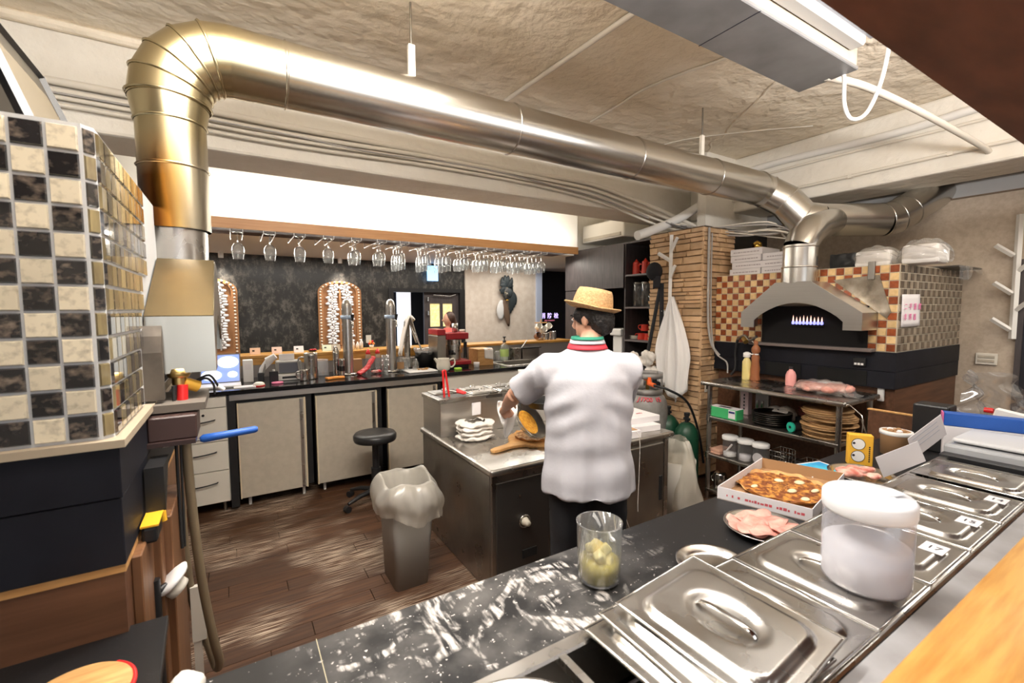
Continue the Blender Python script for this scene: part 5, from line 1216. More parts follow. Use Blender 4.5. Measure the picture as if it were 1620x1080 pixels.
bk = thing('black_tin', 'small black box with white cap before the printer', 'box', (.275, 4.55, B)); MB().box(.255, .325, 4.54, 4.60, B, B+.10).build('tin', black_p, bk, bev=.004); MB().tube([(.29,4.57,B+.10),(.29,4.57,B+.115)], .012, 10).build('cap', white_pl, bk)
prn = thing('printer', 'grey and white desktop printer with paper on the bar', 'printer', (.42, 4.70, B))
MB().box(.315, .535, 4.60, 4.80, B+.001, B+.06).build('tray', white_pl, prn, bev=.006); MB().box(.320, .530, 4.64, 4.80, B+.062, B+.175).build('housing', grey_p, prn, bev=.008); MB().box(.34, .51, 4.636, 4.641, B+.07, B+.16).build('front_panel', mat('slate panel', (.13,.14,.17), .4), prn); MB().box(.36, .49, 4.597, 4.601, B+.02, B+.04).build('slot', black_p, prn); MB().box(.35, .48, 4.74, 4.75, B+.175, B+.235).build('paper', card_w, prn)
tag(MB().lathe([(0,0),(.045,0),(.048,.006),(.046,.014),(0,.016)], (.31,4.47,B), 22).build('coaster', mat('bright pink plastic', (.85,.22,.38), .4), loc=(.31,4.47,B)), 'round pink plastic coaster lying before the printer', 'coaster')
bw2 = thing('upturned_bowl', 'small white upturned bowl with red rim on the bar', 'bowl', (.165, 4.42, B)); MB().lathe([(.046,.008),(.042,.022),(.025,.034),(0,.036)], (.165,4.42,B), 22).build('bowl', white_gl, bw2); MB().lathe([(.047,.0),(.048,.004),(.046,.009),(.04,.009)], (.165,4.42,B), 22).build('rim', red_p, bw2)
def jug(name, label, c, r, h, m, handle=True, cat='jug'):
    t = thing(name, label, cat, c); MB().lathe([(0,0),(r,0),(r,.01),(r*.92,h*.9),(r*.97,h),(r*.93,h),(r*.88,h*.9),(r*.9,.012),(0,.012)], c, 24).build('body', m, t)
    if handle: MB().tube(smooth_path([Vector(c)+Vector((-r*.95,0,h*.85)),Vector(c)+Vector((-r*1.7,0,h*.8)),Vector(c)+Vector((-r*1.6,0,h*.3)),Vector(c)+Vector((-r*.95,0,h*.22))], 4), .007, 8).build('handle', m, t)
    return t
jug('steel_jug', 'tall stainless steel jug with handle on the bar', (.605,4.60,B), .062, .245, steel)
jug('steel_cup', 'steel measuring cup with utensils left of the tall jug', (.535,4.52,B), .038, .10, steel)
t = jug('clear_tub', 'clear plastic tub behind the orange packets', (.715,4.74,B), .07, .16, plastic_c, False, 'tub')
t = jug('steel_shaker', 'slim steel shaker left of the first beer tower', (.845,4.68,B), .032, .24, steel, False, 'shaker'); MB().lathe([(.030,.24),(.018,.27),(.016,.29),(0,.295)], (.845,4.68,B), 18).build('cap', steel, t)
t = jug('steel_shaker', 'slim steel shaker with dark band touching the first beer tower', (.885,4.62,B), .028, .17, steel, False, 'shaker'); MB().tube([(.885,4.62,B+.05),(.885,4.62,B+.10)], .029, 16, cap=False).build('band', black_p, t)
for i, (x, y, rz_, w) in enumerate(((.76,4.46,.3,'left'),(.83,4.47,-.2,'right'))):
    o = blend(MB().cbox((x,y,B+.012), (.10,.06,.020), rz_), 'orange_packet', mat('orange foil', (.85,.33,.06), .35) if not i else MATS['orange foil'], None, .005, 2, loc=(x,y,B)); tag(o, 'small orange snack packet on the bar, %s of two' % w, 'packet', 'orange packets')
def tower(x, y, label):
    t = thing('beer_tower', label, 'beer tower', (x,y,B))
    MB().lathe([(0,0),(.085,0),(.085,.012),(.055,.02)], (x,y,B), 28).build('base', steel, t); MB().lathe([(.048,.018),(.048,.66),(.046,.70),(.036,.735),(.018,.752),(0,.755)], (x,y,B), 28).build('column', steel_b, t)
    MB().lathe([(.0485,.555),(.062,.557),(.062,.590),(.0485,.592)], (x,y,B), 28).build('collar', mat('pale blue collar', (.55,.70,.92), .3) if 'pale blue collar' not in MATS else MATS['pale blue collar'], t)  # collar in one even pale blue
    MB().tube([(x+.02,y-.045,B+.54),(x+.03,y-.10,B+.53),(x+.03,y-.105,B+.47)], .010, 8).build('tap_spout', chrome, t); MB().tube([(x+.03,y-.09,B+.54),(x+.035,y-.085,B+.60)], [.010,.018], 10).build('tap_handle', black_p, t)
tower(.965, 4.70, 'tall stainless beer tower before the arched panel, left one')
tower(1.395, 4.68, 'tall stainless beer tower beside the bright doorway, right one')
tag(MB().box(1.03, 1.12, 4.78, 4.86, B, B+.14).build('cardboard_box', card_b, loc=(1.07,4.82,B), bev=.002), 'brown cardboard box between the beer towers', 'box')
rbg = thing('snack_bag', 'crumpled red snack bag leaning between the beer towers', 'bag', (1.15, 4.62, B))
blend(MB().tube([(1.03,4.58,B+.012),(1.12,4.60,B+.06),(1.20,4.63,B+.17)], [.05,.05,.04], 10, ell=.35).blob((1.22,4.62,B+.02),(.06,.04,.018)), 'foil', mat('red foil', (.75,.06,.07), .3, col2=(.85,.55,.5), scale=14, lo=.55, hi=.7), rbg, .007, 1, disp=.015, dscale=.03)
for i, (x, w) in enumerate(((1.20,'left'),(1.30,'right'))):
    t = thing('sauce_bottle', 'clear squeeze bottle with red top between the towers, '+w, 'bottle', (x,4.86,B), group='red topped bottles'); MB().lathe([(0,0),(.03,0),(.03,.16),(.02,.18)], (x,4.86,B), 16).build('bottle', plastic_c, t); MB().lathe([(.022,.178),(.026,.18),(.022,.20),(.006,.235),(0,.235)], (x,4.86,B), 14).build('cap', red_p, t)
for i in range(3):
    t = thing('glass_tumbler', 'clear glass tumbler in the stack before the right tower, %s from the bottom' % ordn[i], 'glass', (1.305,4.60,B+i*.045), group='stacked tumblers'); MB().lathe([(0,.003),(.030,.003),(.032,.008),(.038,.095),(.036,.095),(.030,.012),(0,.010)], (1.305,4.60,B+i*.045), 20).build('wall', glass_thin, t)
jr = [(1.47,4.62,.034,.17,'brown labelled'),(1.53,4.66,.038,.13,'round'),(1.58,4.72,.034,.18,'tall stoppered'),(1.62,4.58,.032,.11,'short')]
for (x,y,r_,h,w) in jr:
    t = thing('glass_jar', w+' clear glass jar on the bar right of the second tower', 'jar', (x,y,B+.016 if y < 4.65 and x > 1.5 else B)); z=t.location.z
    MB().lathe([(0,.003),(r_,.003),(r_*1.05,h*.7),(r_*.6,h*.82),(r_*.6,h*.9)], (x,y,z), 18).build('wall', glass_thin, t); MB().lathe([(r_*.65,h*.9),(r_*.7,h),(0,h*1.01)], (x,y,z), 16).build('stopper', glass_thin, t)
    if w[0] == 'b': MB().tube([(x,y,z+.03),(x,y,z+.10)], r_*1.06, 18, cap=False).build('label', card_b, t)
cbd = thing('cutting_board', 'white cutting board with scraps on the bar before the jars', 'cutting board', (1.66,4.52,B)); MB().box(1.49, 1.80, 4.40, 4.66, B+.001, B+.014).build('board', white_pl, cbd, bev=.004)
m = MB(); rr = random.Random(2)
for k in range(10): m.cbox((1.68+rr.uniform(-.05,.06), 4.52+rr.uniform(-.05,.05), B+.022), (.05,.008,.008), rr.uniform(0,3))
tag(m.build('bread_scraps', wood_l, cbd), kind='stuff')
tp = thing('white_pitcher', 'small cream ceramic pitcher with spout and loop handle at the bar edge', 'pitcher', (1.86,4.40,B))
MB().lathe([(0,0),(.045,0),(.066,.02),(.076,.055),(.070,.09),(.062,.125),(.064,.135),(.060,.135),(.058,.12),(.066,.06),(0,.02)], (1.86,4.40,B), 28).build('body', white_gl, tp)
MB().tube(smooth_path([(1.925,4.385,B+.115),(1.965,4.37,B+.125),(1.978,4.37,B+.08),(1.955,4.375,B+.045),(1.928,4.38,B+.04)], 5), .0085, 8).build('handle', white_gl, tp); MB().tube([(1.805,4.42,B+.10),(1.772,4.43,B+.137)], [.022,.010], 10).build('spout', white_gl, tp)
sp_ = thing('sponge', 'lime green sponge on the bar by the pitcher', 'sponge', (2.04,4.42,B)); MB().box(2.0, 2.075, 4.40, 4.45, B, B+.02).build('foam', mat('lime sponge', (.45,.75,.08), .8), sp_, bev=.005, seg=2)
bkt = thing('black_bucket', 'black tub with clear liner behind the cream pitcher', 'tub', (1.80,4.80,B)); MB().lathe([(0,0),(.085,0),(.10,.17),(.103,.175),(.096,.175),(.08,.01),(0,.01)], (1.80,4.80,B), 26).build('tub', black_p, bkt)
MB().grid(lambda u, v: (1.80+(.085+.035*math.sin(math.pi*v)+.008*math.sin(26*u))*math.cos(2*math.pi*u), 4.80+(.085+.035*math.sin(math.pi*v)+.008*math.sin(26*u))*math.sin(2*math.pi*u), B+.13+.09*math.sin(math.pi*v*.8)+.01*math.sin(19*u)), 40, 8, closeu=True).build('liner', bag_c, bkt)
es = thing('espresso_lever', 'steel stand with slanted arm draped in a white towel by the doorway', 'stand', (1.62,4.82,B))
MB().tube([(1.62,4.84,B),(1.62,4.84,B+.50),(1.68,4.80,B+.56)], .035, 14).tube([(1.64,4.76,B+.46),(1.74,4.70,B+.20)], .010, 8).build('stand', steel, es)
MB().tube([(1.62,4.84,B+.02),(1.62,4.84,B+.12)], .085, 20).build('base', steel_d, es)
def drape(u, v):
    a = (u-.5)*2; s_ = (v-.5)*2
    return (1.625+.10*s_*(.7+.3*abs(s_)), 4.80-.10*a*(.6)+.01*math.sin(9*v), B+.575-.36*abs(s_)**1.5*(1.15 if s_ < 0 else .8)-.015*math.sin(7*u))
MB().grid(drape, 16, 22).build('towel', cloth_w, es, solid=.008)
jm = thing('juicer_machine', 'red and steel coffee machine with round red top on the bar', 'machine', (2.07,4.72,B))
red_mm = mat('dark red metal', (.40,.02,.03), .3, coat=.4)
MB().box(1.88, 1.98, 4.60, 4.88, B+.002, B+.36).build('left_housing', steel_d, jm, bev=.006); MB().box(1.88, 1.98, 4.60, 4.88, B+.362, B+.43).build('red_cap', red_mm, jm, bev=.012, seg=2)
MB().box(1.985, 2.26, 4.60, 4.88, B+.31, B+.385).build('red_head', red_mm, jm, bev=.014, seg=2); MB().box(2.0, 2.27, 4.56, 4.88, B+.03, B+.075).build('red_base', red_mm, jm, bev=.008); MB().box(1.90, 2.25, 4.60, 4.86, B, B+.03).build('plinth', black_p, jm)
MB().tube([(2.12,4.72,B+.08),(2.12,4.72,B+.31)], .085, 24).build('boiler', steel, jm); MB().tube([(2.12,4.72,B+.25),(2.12,4.72,B+.30)], .09, 24).build('boiler_ring', chrome, jm)
MB().tube([(2.05,4.62,B+.17),(2.05,4.53,B+.16)], .014, 8).tube([(2.05,4.63,B+.14),(2.05,4.63,B+.19)], .03, 14).build('portafilter', black_p, jm)
MB().tube([(1.93,4.598,B+.10),(1.93,4.59,B+.10)], .02, 14).build('knob', black_p, jm); MB().tube([(2.22,4.62,B+.10),(2.22,4.62,B+.28)], .02, 10).build('steam_pipe', black_p, jm)
for i, (x, y) in enumerate(((2.15,4.74),(2.22,4.70))): 
    z = B+.386; tag(MB().lathe([(0,0),(.032,0),(.036,.10 if not i else .03),(.033,.10 if not i else .03),(.03,.004),(0,.004)], (x,y,z), 18).build('steel_cup' if not i else 'saucer_cup', steel if not i else white_gl, loc=(x,y,z)), 'steel tumbler standing on the red machine' if not i else 'low white cup beside the steel tumbler on the machine', 'cup')
wbox = thing('wooden_box', 'wooden box with a white cloth hung over its side', 'box', (2.46,4.70,B)); MB().box(2.36, 2.56, 4.58, 4.82, B, B+.19).build('box', wood_l, wbox, bev=.003)
MB().grid(lambda u, v: (2.44+.11*u, 4.575-.006*math.sin(8*u)-(.004 if v > .1 else -.03), B+.195-.11*v-.02*u*v), 10, 8).build('cloth', fabric_w, wbox, solid=.005)
tag(MB().lathe([(0,0),(.030,0),(.034,.055),(.031,.055),(.028,.004),(0,.004)], (2.30,4.50,B), 18).build('paper_cup', card_w, loc=(2.30,4.50,B)), 'small white cup before the wooden box', 'cup')
sb = thing('soap_bottle', 'clear soap bottle with black pump beside the sink', 'bottle', (2.90,4.90,B)); MB().lathe([(0,0),(.05,0),(.055,.02),(.055,.15),(.045,.19),(.018,.215),(.018,.23)], (2.90,4.90,B), 20).build('bottle', plastic_c, sb); MB().lathe([(.02,.225),(.022,.25),(.008,.255),(.008,.285),(.02,.288),(.02,.30),(0,.302)], (2.90,4.90,B), 14).build('pump', black_p, sb); MB().tube([(2.90,4.90,B+.05),(2.90,4.90,B+.14)], .056, 20, cap=False).build('label', mat('lime label', (.45,.62,.20), .5), sb); MB().tube([(2.90,4.90,B+.005),(2.90,4.90,B+.05)], .05, 16).build('liquid', mat('pale liquid', (.65,.75,.62), .2), sb)
jug('glass_mug', 'clear glass mug left of the soap bottle', (2.80,4.90,B), .04, .12, glass_thin, True, 'mug')
sck = thing('wall_socket', 'white socket on the upstand behind the sink', 'socket', (2.66,4.995,1.09)); MB().box(2.60, 2.72, 4.985, 4.999, 1.04, 1.15).build('plate', white_l, sck, bev=.003); MB().box(2.64, 2.67, 4.975, 4.986, 1.06, 1.12).build('plug', black_p, sck)
ub = thing('utensil_pot', 'square steel utensil pot with a white spatula by the sink', 'pot', (3.06,4.90,B)); MB().box(3.01, 3.12, 4.85, 4.95, B, B+.15).build('pot', steel, ub, bev=.004); MB().tube([(3.08,4.90,B+.06),(3.22,4.86,B+.25)], .010, 8, ell=.5).build('spatula', white_pl, ub)
spx = thing('steel_box', 'low rectangular steel container with a lid by the sink', 'container', (3.24,4.90,B)); MB().box(3.14, 3.40, 4.84, 4.96, B, B+.14).build('box', steel_b, spx, bev=.005); MB().box(3.12, 3.42, 4.83, 4.97, B+.141, B+.152).build('lid', black_p, spx)
mtree = thing('mug_tree', 'wooden mug tree standing on the bar left of the hat', 'mug tree', (3.62,5.12,1.215)); MB().tube([(3.62,5.12,1.215),(3.62,5.12,1.50)], .010, 8).tube([(3.52,5.12,1.455),(3.72,5.12,1.455)], .008, 8).tube([(3.54,5.12,1.34),(3.70,5.12,1.34)], .008, 8).build('tree', wood_l, mtree); MB().lathe([(0,0),(.07,0),(.07,.015),(0,.016)], (3.62,5.12,1.215), 20).build('foot', wood_l, mtree)
for i, (x, z, m_, w) in enumerate(((3.545,1.40,white_gl,'upper left'),(3.63,1.355,white_gl,'middle'),(3.71,1.40,white_gl,'right'),(3.53,1.275,mat('brown glaze', (.16,.07,.04), .3),'lower left dark brown'))):
    t = thing('mug', ('white' if i < 3 else 'small')+' mug hanging on the mug tree, '+w, 'mug', (x,5.08,z), group='mugs on the mug tree'); M_ = frame((x,5.08,z), (1,0,0), (0,.4,.9))
    MB().lathe([(0,-.03),(.04,-.03),(.043,.045),(.040,.045),(.037,-.025),(0,-.025)], n=18, M=M_).build('cup', m_, t); MB().tube([M_ @ Vector(p) for p in ((.04,0,.03),(.07,0,.02),(.068,0,-.015),(.04,0,-.02))], .005, 6).build('handle', m_, t)
jug('milk_jug', 'shiny small milk jug on the ledge under the mug tree', (3.66,5.06,1.215), .045, .10, chrome)
jug('milk_jug', 'shiny small milk jug on the ledge right of the mug tree', (3.78,5.06,1.215), .048, .12, chrome)
# cards and small items on the wooden ledge
LZ = 1.216
for i, (x, w, m_) in enumerate(((.17,'peach',mat('peach card stock', (.68,.44,.30), .6)),(.36,'pinkish',mat('pinkish card stock', (.76,.55,.46), .6)),(.56,'white',card_w),(.83,'pale green',mat('pale green card', (.68,.76,.60), .6)),(.92,'cream',cream))):
    t = thing('table_card', w+' folded card standing on the wooden ledge', 'card', (x,5.10,LZ), group='cards along the ledge')
    MB().add([(x-.045,5.07,LZ),(x+.045,5.07,LZ),(x+.045,5.10,LZ+.062),(x-.045,5.10,LZ+.062)], [(0,1,2,3)]).build('front_leaf', m_, t, solid=.002); MB().add([(x-.045,5.13,LZ),(x+.045,5.13,LZ),(x+.045,5.10,LZ+.062),(x-.045,5.10,LZ+.062)], [(0,1,2,3)]).build('back_leaf', m_, t, solid=.002)
    MB().cbox((x-.015,5.082,LZ+.035), (.02,.003,.012)).build('print_mark', ink_k, t)
t = thing('sweet_dish', 'small white dish of red sweets on the ledge', 'dish', (.69,5.08,LZ)); MB().lathe([(0,0),(.03,0),(.045,.012),(.0,.008)], (.69,5.08,LZ), 18).build('dish', black_p, t)
for k in range(5): MB().blob((.67+.012*k, 5.08+.008*(k%2), LZ+.018), (.012,.012,.010)).build('sweet', red_p, t)
for i, (x, h) in enumerate(((1.10,.10),(1.15,.08),(1.19,.11))):
    tag(MB().lathe([(0,0),(.018,0),(.018,h*.7),(.008,h*.85),(.008,h),(0,h)], (x,5.10,LZ), 14).build('small_bottle', white_pl, loc=(x,5.10,LZ)), 'small white bottle on the ledge right of the first tower, %s of three' % ordn[i], 'bottle', 'small bottles on ledge')
t = thing('flower_pot', 'tiny pot of red flowers on the ledge', 'flower pot', (1.30,5.10,LZ)); MB().lathe([(0,0),(.02,0),(.026,.04),(0,.04)], (1.30,5.10,LZ), 14).build('pot', white_gl, t)
for k in range(6): MB().blob((1.30+.022*math.cos(k), 5.10+.02*math.sin(k), LZ+.055+.012*(k%3)), (.014,.014,.014)).build('flower', red_p if k % 2 else mat('orange petals', (.85,.35,.1), .5), t)
# ================================================================== DINING SIDE DETAILS
def arch_panel(cx, label):
    t = thing('arched_panel', label, 'panel', (cx,6.96,1.03), group='carved arched panels'); w, z0, zs, zt = .30, 1.03, 1.90, 2.06; y = 6.965
    wd = mat('carved frame wood', (.36,.17,.07), .45) if 'carved frame wood' not in MATS else MATS['carved frame wood']; wr = mat('white carving', (.80,.77,.76), .6) if 'white carving' not in MATS else MATS['white carving']
    def outl(s_): return [(cx-w*s_, z0+(1-s_)*w)]+[(cx-w*s_*math.cos(math.pi*k/12), zs+(zt-zs-(1-s_)*w*.5)*math.sin(math.pi*k/12)) for k in range(13)]+[(cx+w*s_, z0+(1-s_)*w)]
    A, Bp = outl(1), outl(.76); n = len(A); m = MB()
    for k in range(n):
        a, b = A[k], A[(k+1)%n]; c, d = Bp[(k+1)%n], Bp[k]
        m.add([(p[0],y,p[1]) for p in (a,b,c,d)]+[(p[0],y-.03,p[1]) for p in (a,b,c,d)], [(4,5,6,7),(0,1,5,4),(2,3,7,6)])
    m.build('frame', wd, t); MB().prism(Bp, y+.001, y+.01, 'y').build('backing', wd, t)
    MB().box(cx-.012, cx+.012, y-.025, y, z0+.1, zt-.06).build('mullion', wd, t)
    m = MB(); path = outl(.89); L_ = []
    for a, b in zip(path, path[1:]+path[:1]):
        k_ = max(1, int(math.hypot(b[0]-a[0], b[1]-a[1])/.042))
        L_ += [(a[0]+(b[0]-a[0])*q/k_, a[1]+(b[1]-a[1])*q/k_) for q in range(k_)]
    for p in L_: m.blob((p[0], y-.032, p[1]), (.017,.012,.015), n=6)
    tag(m.build('bead_border', mat('cream bead', (.72,.60,.48), .5) if 'cream bead' not in MATS else MATS['cream bead'], t), kind='stuff')
    m = MB(); rr = random.Random(4)
    for sx in (-1, 1):
        for k in range(11):
            zz = z0+.16+k*.078; xx = cx+sx*(.105+.012*math.sin(k*1.9))
            if zz > zs+.02: xx = cx+sx*.07
            for q in range(5): m.blob((xx+.055*math.cos(q*1.26+k), y-.02, zz+.033*math.sin(q*1.26+k)), (.038,.015,.022), n=6, M=None)
            m.blob((xx, y-.03, zz), (.014,.012,.014), n=6)
    m.build('floral_carving', wr, t)
arch_panel(-.24, 'arched wooden panel of white carved flowers, half hidden behind the left hood')
arch_panel(1.335, 'arched wooden panel of white carved flowers behind the first beer tower')
for x, w in ((-.1,'above the left arched panel'),(1.335,'above the right arched panel')):
    sl = area('spot', (x, 6.86, 2.30), (.06,.06), 3, WARM, (R(10),0,0), spread=R(80)); sl.name = 'panel_spotlight'
    tag(MB().tube([(x,6.86,2.31),(x,6.86,2.384)], .03, 14).build('spot_lamp', white_pl, loc=(x,6.86,2.384)), 'small white spotlight '+w, 'lamp', 'spotlights over the panels')
tag(MB().box(1.70, 1.78, 6.985, 6.999, 1.14, 1.26).build('wall_socket', white_l, loc=(1.74,6.99,1.2), bev=.003), 'white socket plate on the dark granite wall', 'socket')
tv = thing('exit_sign', 'small glowing blue sign above the far doorway', 'sign', (2.75,6.9,2.2)); MB().box(2.66, 2.84, 6.88, 6.90, 2.10, 2.34).build('panel', mat('glowing blue sign', (.25,.5,.9), .4, emit=1.6, ecol=(.30,.60,1)), tv)
# feathered carnival mask
mk = thing('feathered_mask', 'dark feathered carnival mask hung on the pale wall', 'mask', (4.13,6.94,1.8))
fe = mat('dark feather', (.03,.04,.045), .5, perobj=.4); fe2 = mat('white feather', (.65,.66,.66), .6)
def feather(base, tip, w, m_, bend=.05):
    b = Vector(base); t_ = Vector(tip); d = (t_-b); s_ = d.cross(Vector((0,1,0))).normalized()
    MB().grid(lambda u, v: tuple(b+d*v+s_*((u-.5)*w*math.sin(math.pi*(.08+.88*v))**.6+bend*math.sin(math.pi*v))+Vector((0,-.02*math.sin(math.pi*v)-.01*math.sin(math.pi*u),0))), 5, 9).build('feather', m_, mk, solid=.003)
rr = random.Random(8)
for k in range(14):
    a = R(-20+k*24); feather((4.14,6.935-.003*k,2.02), (4.14+.20*math.cos(a)*rr.uniform(.7,1), 6.93-.004*k, 2.04+.20*math.sin(a)), .09, fe, rr.uniform(-.05,.07))
for k in range(5): feather((4.16+.02*k,6.92,1.98), (4.20+.035*k,6.92,1.52+.05*k), .06, fe, .03)
feather((4.06,6.93,1.80), (4.02,6.92,1.45), .17, fe2, -.02); feather((4.10,6.92,1.82), (4.19,6.92,1.34), .12, mat('brown feather', (.14,.09,.06), .6), -.01)
blend(MB().blob((4.13,6.90,1.92),(.085,.04,.12)).blob((4.13,6.87,1.90),(.02,.03,.035)), 'face', mat('dark mask lacquer', (.05,.05,.05), .3, col2=(.35,.30,.2), scale=18, lo=.6, hi=.7), mk, .012, 2)
MB().blob((4.13,6.865,1.80),(.035,.015,.012)).build('lips', gold_m, mk)
# hydrant sign
hy = thing('hydrant_sign', 'glowing fire hydrant lettering on the black far wall', 'sign', (5.25,7.28,1.42))
MB().box(5.08, 5.66, 7.285, 7.299, 1.36, 1.58).build('board', black_p, hy)
sg = mat('lit violet lettering', (.6,.45,.95), .5, emit=1.5, ecol=(.62,.50,1)); sr = mat('lit red lettering', (.8,.2,.3), .5, emit=.8, ecol=(.9,.25,.35))
for i, c_ in enumerate('消防栓'): text(c_, .115, frame((5.20+i*.16,7.28,1.50), (1,0,0), (0,0,1)), sg, hy, bold=.002)
text('FIRE HYDRANT', .036, frame((5.36,7.28,1.41), (1,0,0), (0,0,1)), sr, hy)
# ================================================================== ON THE ISLAND
I = IZ
tt = thing('tongs', 'red handled tongs standing upright in the ingredient well', 'tongs', (1.275,2.98,WZ)); MB().tube([(1.262,2.98,WZ),(1.258,2.99,WZ+.18)], .008, 8).build('arm', red_p, tt); MB().tube([(1.30,2.98,WZ),(1.278,2.99,WZ+.18)], .008, 8).build('arm', red_p, tt); MB().tube(arc((1.268,2.99,WZ+.18), .012, 0, math.pi, 6), .008, 8).build('hinge', red_p, tt)
tt = thing('tongs', 'red handled tongs lying across the ingredient well', 'tongs', (1.34,2.99,WZ)); MB().tube([(1.29,2.99,WZ+.05),(1.36,2.96,WZ+.03)], .006, 8).build('arm', steel, tt); MB().tube([(1.35,2.965,WZ+.035),(1.40,2.94,WZ+.02)], .010, 8).build('grip', red_p, tt); MB().tube([(1.36,2.985,WZ+.045),(1.42,2.95,WZ+.018)], .010, 8).build('grip', red_p, tt)
wsp = thing('white_tub', 'white plastic scoop standing on the well behind the elbow', 'scoop', (1.98,3.05,WZ)); MB().grid(lambda u, v: (1.94+.12*u, 3.06-.05*math.sin(math.pi*u), WZ+.014+.13*v*(1-.25*(u-.3)**2)), 12, 8).build('scoop_blade', white_pl, wsp, solid=.006)
for k, (dz, rz_, w) in enumerate(((0,.05,'lowest'),(.032,-.1,'second'),(.062,.12,'third'),(.09,-.02,'top'))):
    def cl(u, v, dz=dz, k=k, rz_=rz_):
        a = 2*math.pi*u; sq = (abs(math.cos(a))**4+abs(math.sin(a))**4)**(-.25); rr_ = math.sin(math.pi*(.03+.94*v))**.28
        x = .125*sq*math.cos(a)*rr_*(1+.05*math.sin(5*a+k)-.06*math.sin(2*a+2*k)); y = .090*sq*math.sin(a)*rr_*(1+.07*math.sin(3*a+2*k))
        return (1.40+x*math.cos(rz_)-y*math.sin(rz_), 2.77+x*math.sin(rz_)+y*math.cos(rz_), I+.003+dz+.034*v+(.006*math.sin(5*a+k)+.004*math.sin(11*a+3*k))*(1 if v > .2 else 0))
    o = MB().grid(cl, 40, 9, closeu=True).build('folded_towel', cloth_w, loc=(1.40,2.77,I+dz)); tag(o, 'folded cream towel on the island, %s of the pile' % w, 'towel', 'pile of folded towels')
pd = thing('wooden_pizza_paddle', 'light wooden paddle board under the pizza on the island', 'board', (1.62,2.50,I))
def rot2(p, a, c): return (c[0]+p[0]*math.cos(a)-p[1]*math.sin(a), c[1]+p[0]*math.sin(a)+p[1]*math.cos(a))
pc = (1.73,2.52); pr = .185
pts = [rot2((pr*math.cos(R(a)), pr*math.sin(R(a))), 0, pc) for a in range(-155, 180, 12) if True]
ha = math.atan2(2.43-pc[1], 1.345-pc[0]); e1 = Vector((math.cos(ha), math.sin(ha))); e2_ = Vector((-e1.y, e1.x)); P0 = Vector(pc)
body = [tuple(P0+e1*pr*math.cos(R(a))+e2_*pr*math.sin(R(a))) for a in range(22, 339, 12)]
hand = [tuple(P0+e1*d+e2_*s_) for (d, s_) in ((.20,-.05),(.25,-.032),(.36,-.03),(.395,-.02),(.40,0),(.395,.02),(.36,.03),(.25,.032),(.20,.05))]
MB().prism(body+hand, I+.001, I+.020, 'z').build('board', wood_l, pd, bev=.005, seg=2)
def pizza(name, label, c, r, z, seed, browned):
    t = thing(name, label, 'pizza', (c[0],c[1],z)); rr = random.Random(seed)
    cm = mat('baked crust', (.72,.42,.17), .7, col2=(.50,.23,.07), scale=22, bump=.3, bscale=40) if 'baked crust' not in MATS else MATS['baked crust']
    tm_ = mat('browned topping '+str(seed), (.62,.27,.05) if browned else (.60,.40,.20), .5, col2=(.20,.055,.015) if browned else (.26,.11,.04), scale=38, lo=.37, hi=.55, bump=1.0, bscale=60, detail=6)
    MB().grid(lambda u, v: (c[0]+r*math.cos(2*math.pi*u)*(1+.02*math.sin(14*math.pi*u)+.012*math.sin(22*math.pi*u+1))*(.80+.20*math.sin(math.pi*v/2) if v < 1 else 1)*(1-.10*max(0,v-.6)/.4), c[1]+r*math.sin(2*math.pi*u)*(1+.02*math.sin(14*math.pi*u))*(.80+.20*math.sin(math.pi*v/2))*(1-.10*max(0,v-.6)/.4), z+.022*math.sin(math.pi*min(v*.75+.0,1))*(1+.2*math.sin(26*math.pi*u))), 72, 9, closeu=True).build('crust', cm, t)
    def top(u, v):
        a = 2*math.pi*u; q = v*r*.89
        return (c[0]+q*math.cos(a), c[1]+q*math.sin(a), z+.014+.004*math.sin(19*a+30*v)*math.sin(40*v)+.002*math.sin(60*v+33*a))
    MB().grid(top, 60, 16, closeu=True).build('topping', tm_, t)
    return t
pz = pizza('pizza', 'baked pizza with dark topping on the paddle beside the cook', pc, .150, I+.021, 1, False)
pz2_boxc = (1.98, .93)
# pizza boxes on the island right
for k, (c, s_, rz_, w) in enumerate((((2.50,2.42,I+.001),(.36,.34,.045),R(-8),'lower white pizza box on the right of the island'), ((2.56,2.48,I+.047),(.36,.34,.045),R(-5),'upper white pizza box with red print on the right of the island'))):
    t = flat_box(w, c, s_, rz_, group='pizza boxes on the island', marks=False)
    m = MB(); rr = random.Random(k+20)
    if k:
        for q in range(12): m.cbox((c[0]+rr.uniform(-.12,.12), c[1]+rr.uniform(-.10,.10), c[2]+s_[2]+.0008), (rr.uniform(.01,.05), rr.uniform(.005,.014), .001), rr.uniform(-.4,.4))
        tag(m.build('print', ink_r, t), kind='stuff')
t = flat_box('white pizza box with brown flap next to the cook on the island', (2.30,2.27,I+.001), (.20,.18,.05), R(-8), group='pizza boxes on the island', marks=False); MB().box(2.215,2.385,2.20,2.35,I+.052,I+.054).build('flap', card_b, t)
stg = thing('string', 'thin white string hanging from the pizza boxes down the island front', 'string', (2.28,2.14,.4))
MB().tube(smooth_path([(2.20,2.20,I+.055),(2.205,2.14,I+.01),(2.205,2.135,.55),(2.215,2.132,.36),(2.20,2.13,.27),(2.24,2.13,.16),(2.27,2.13,.12),(2.295,2.13,.15)], 6), .0025, 5).tube(smooth_path([(2.34,2.20,I+.05),(2.34,2.14,I+.01),(2.335,2.135,.50),(2.325,2.132,.33),(2.325,2.13,.25)], 6), .0022, 5).build('cord', cloth_w, stg)
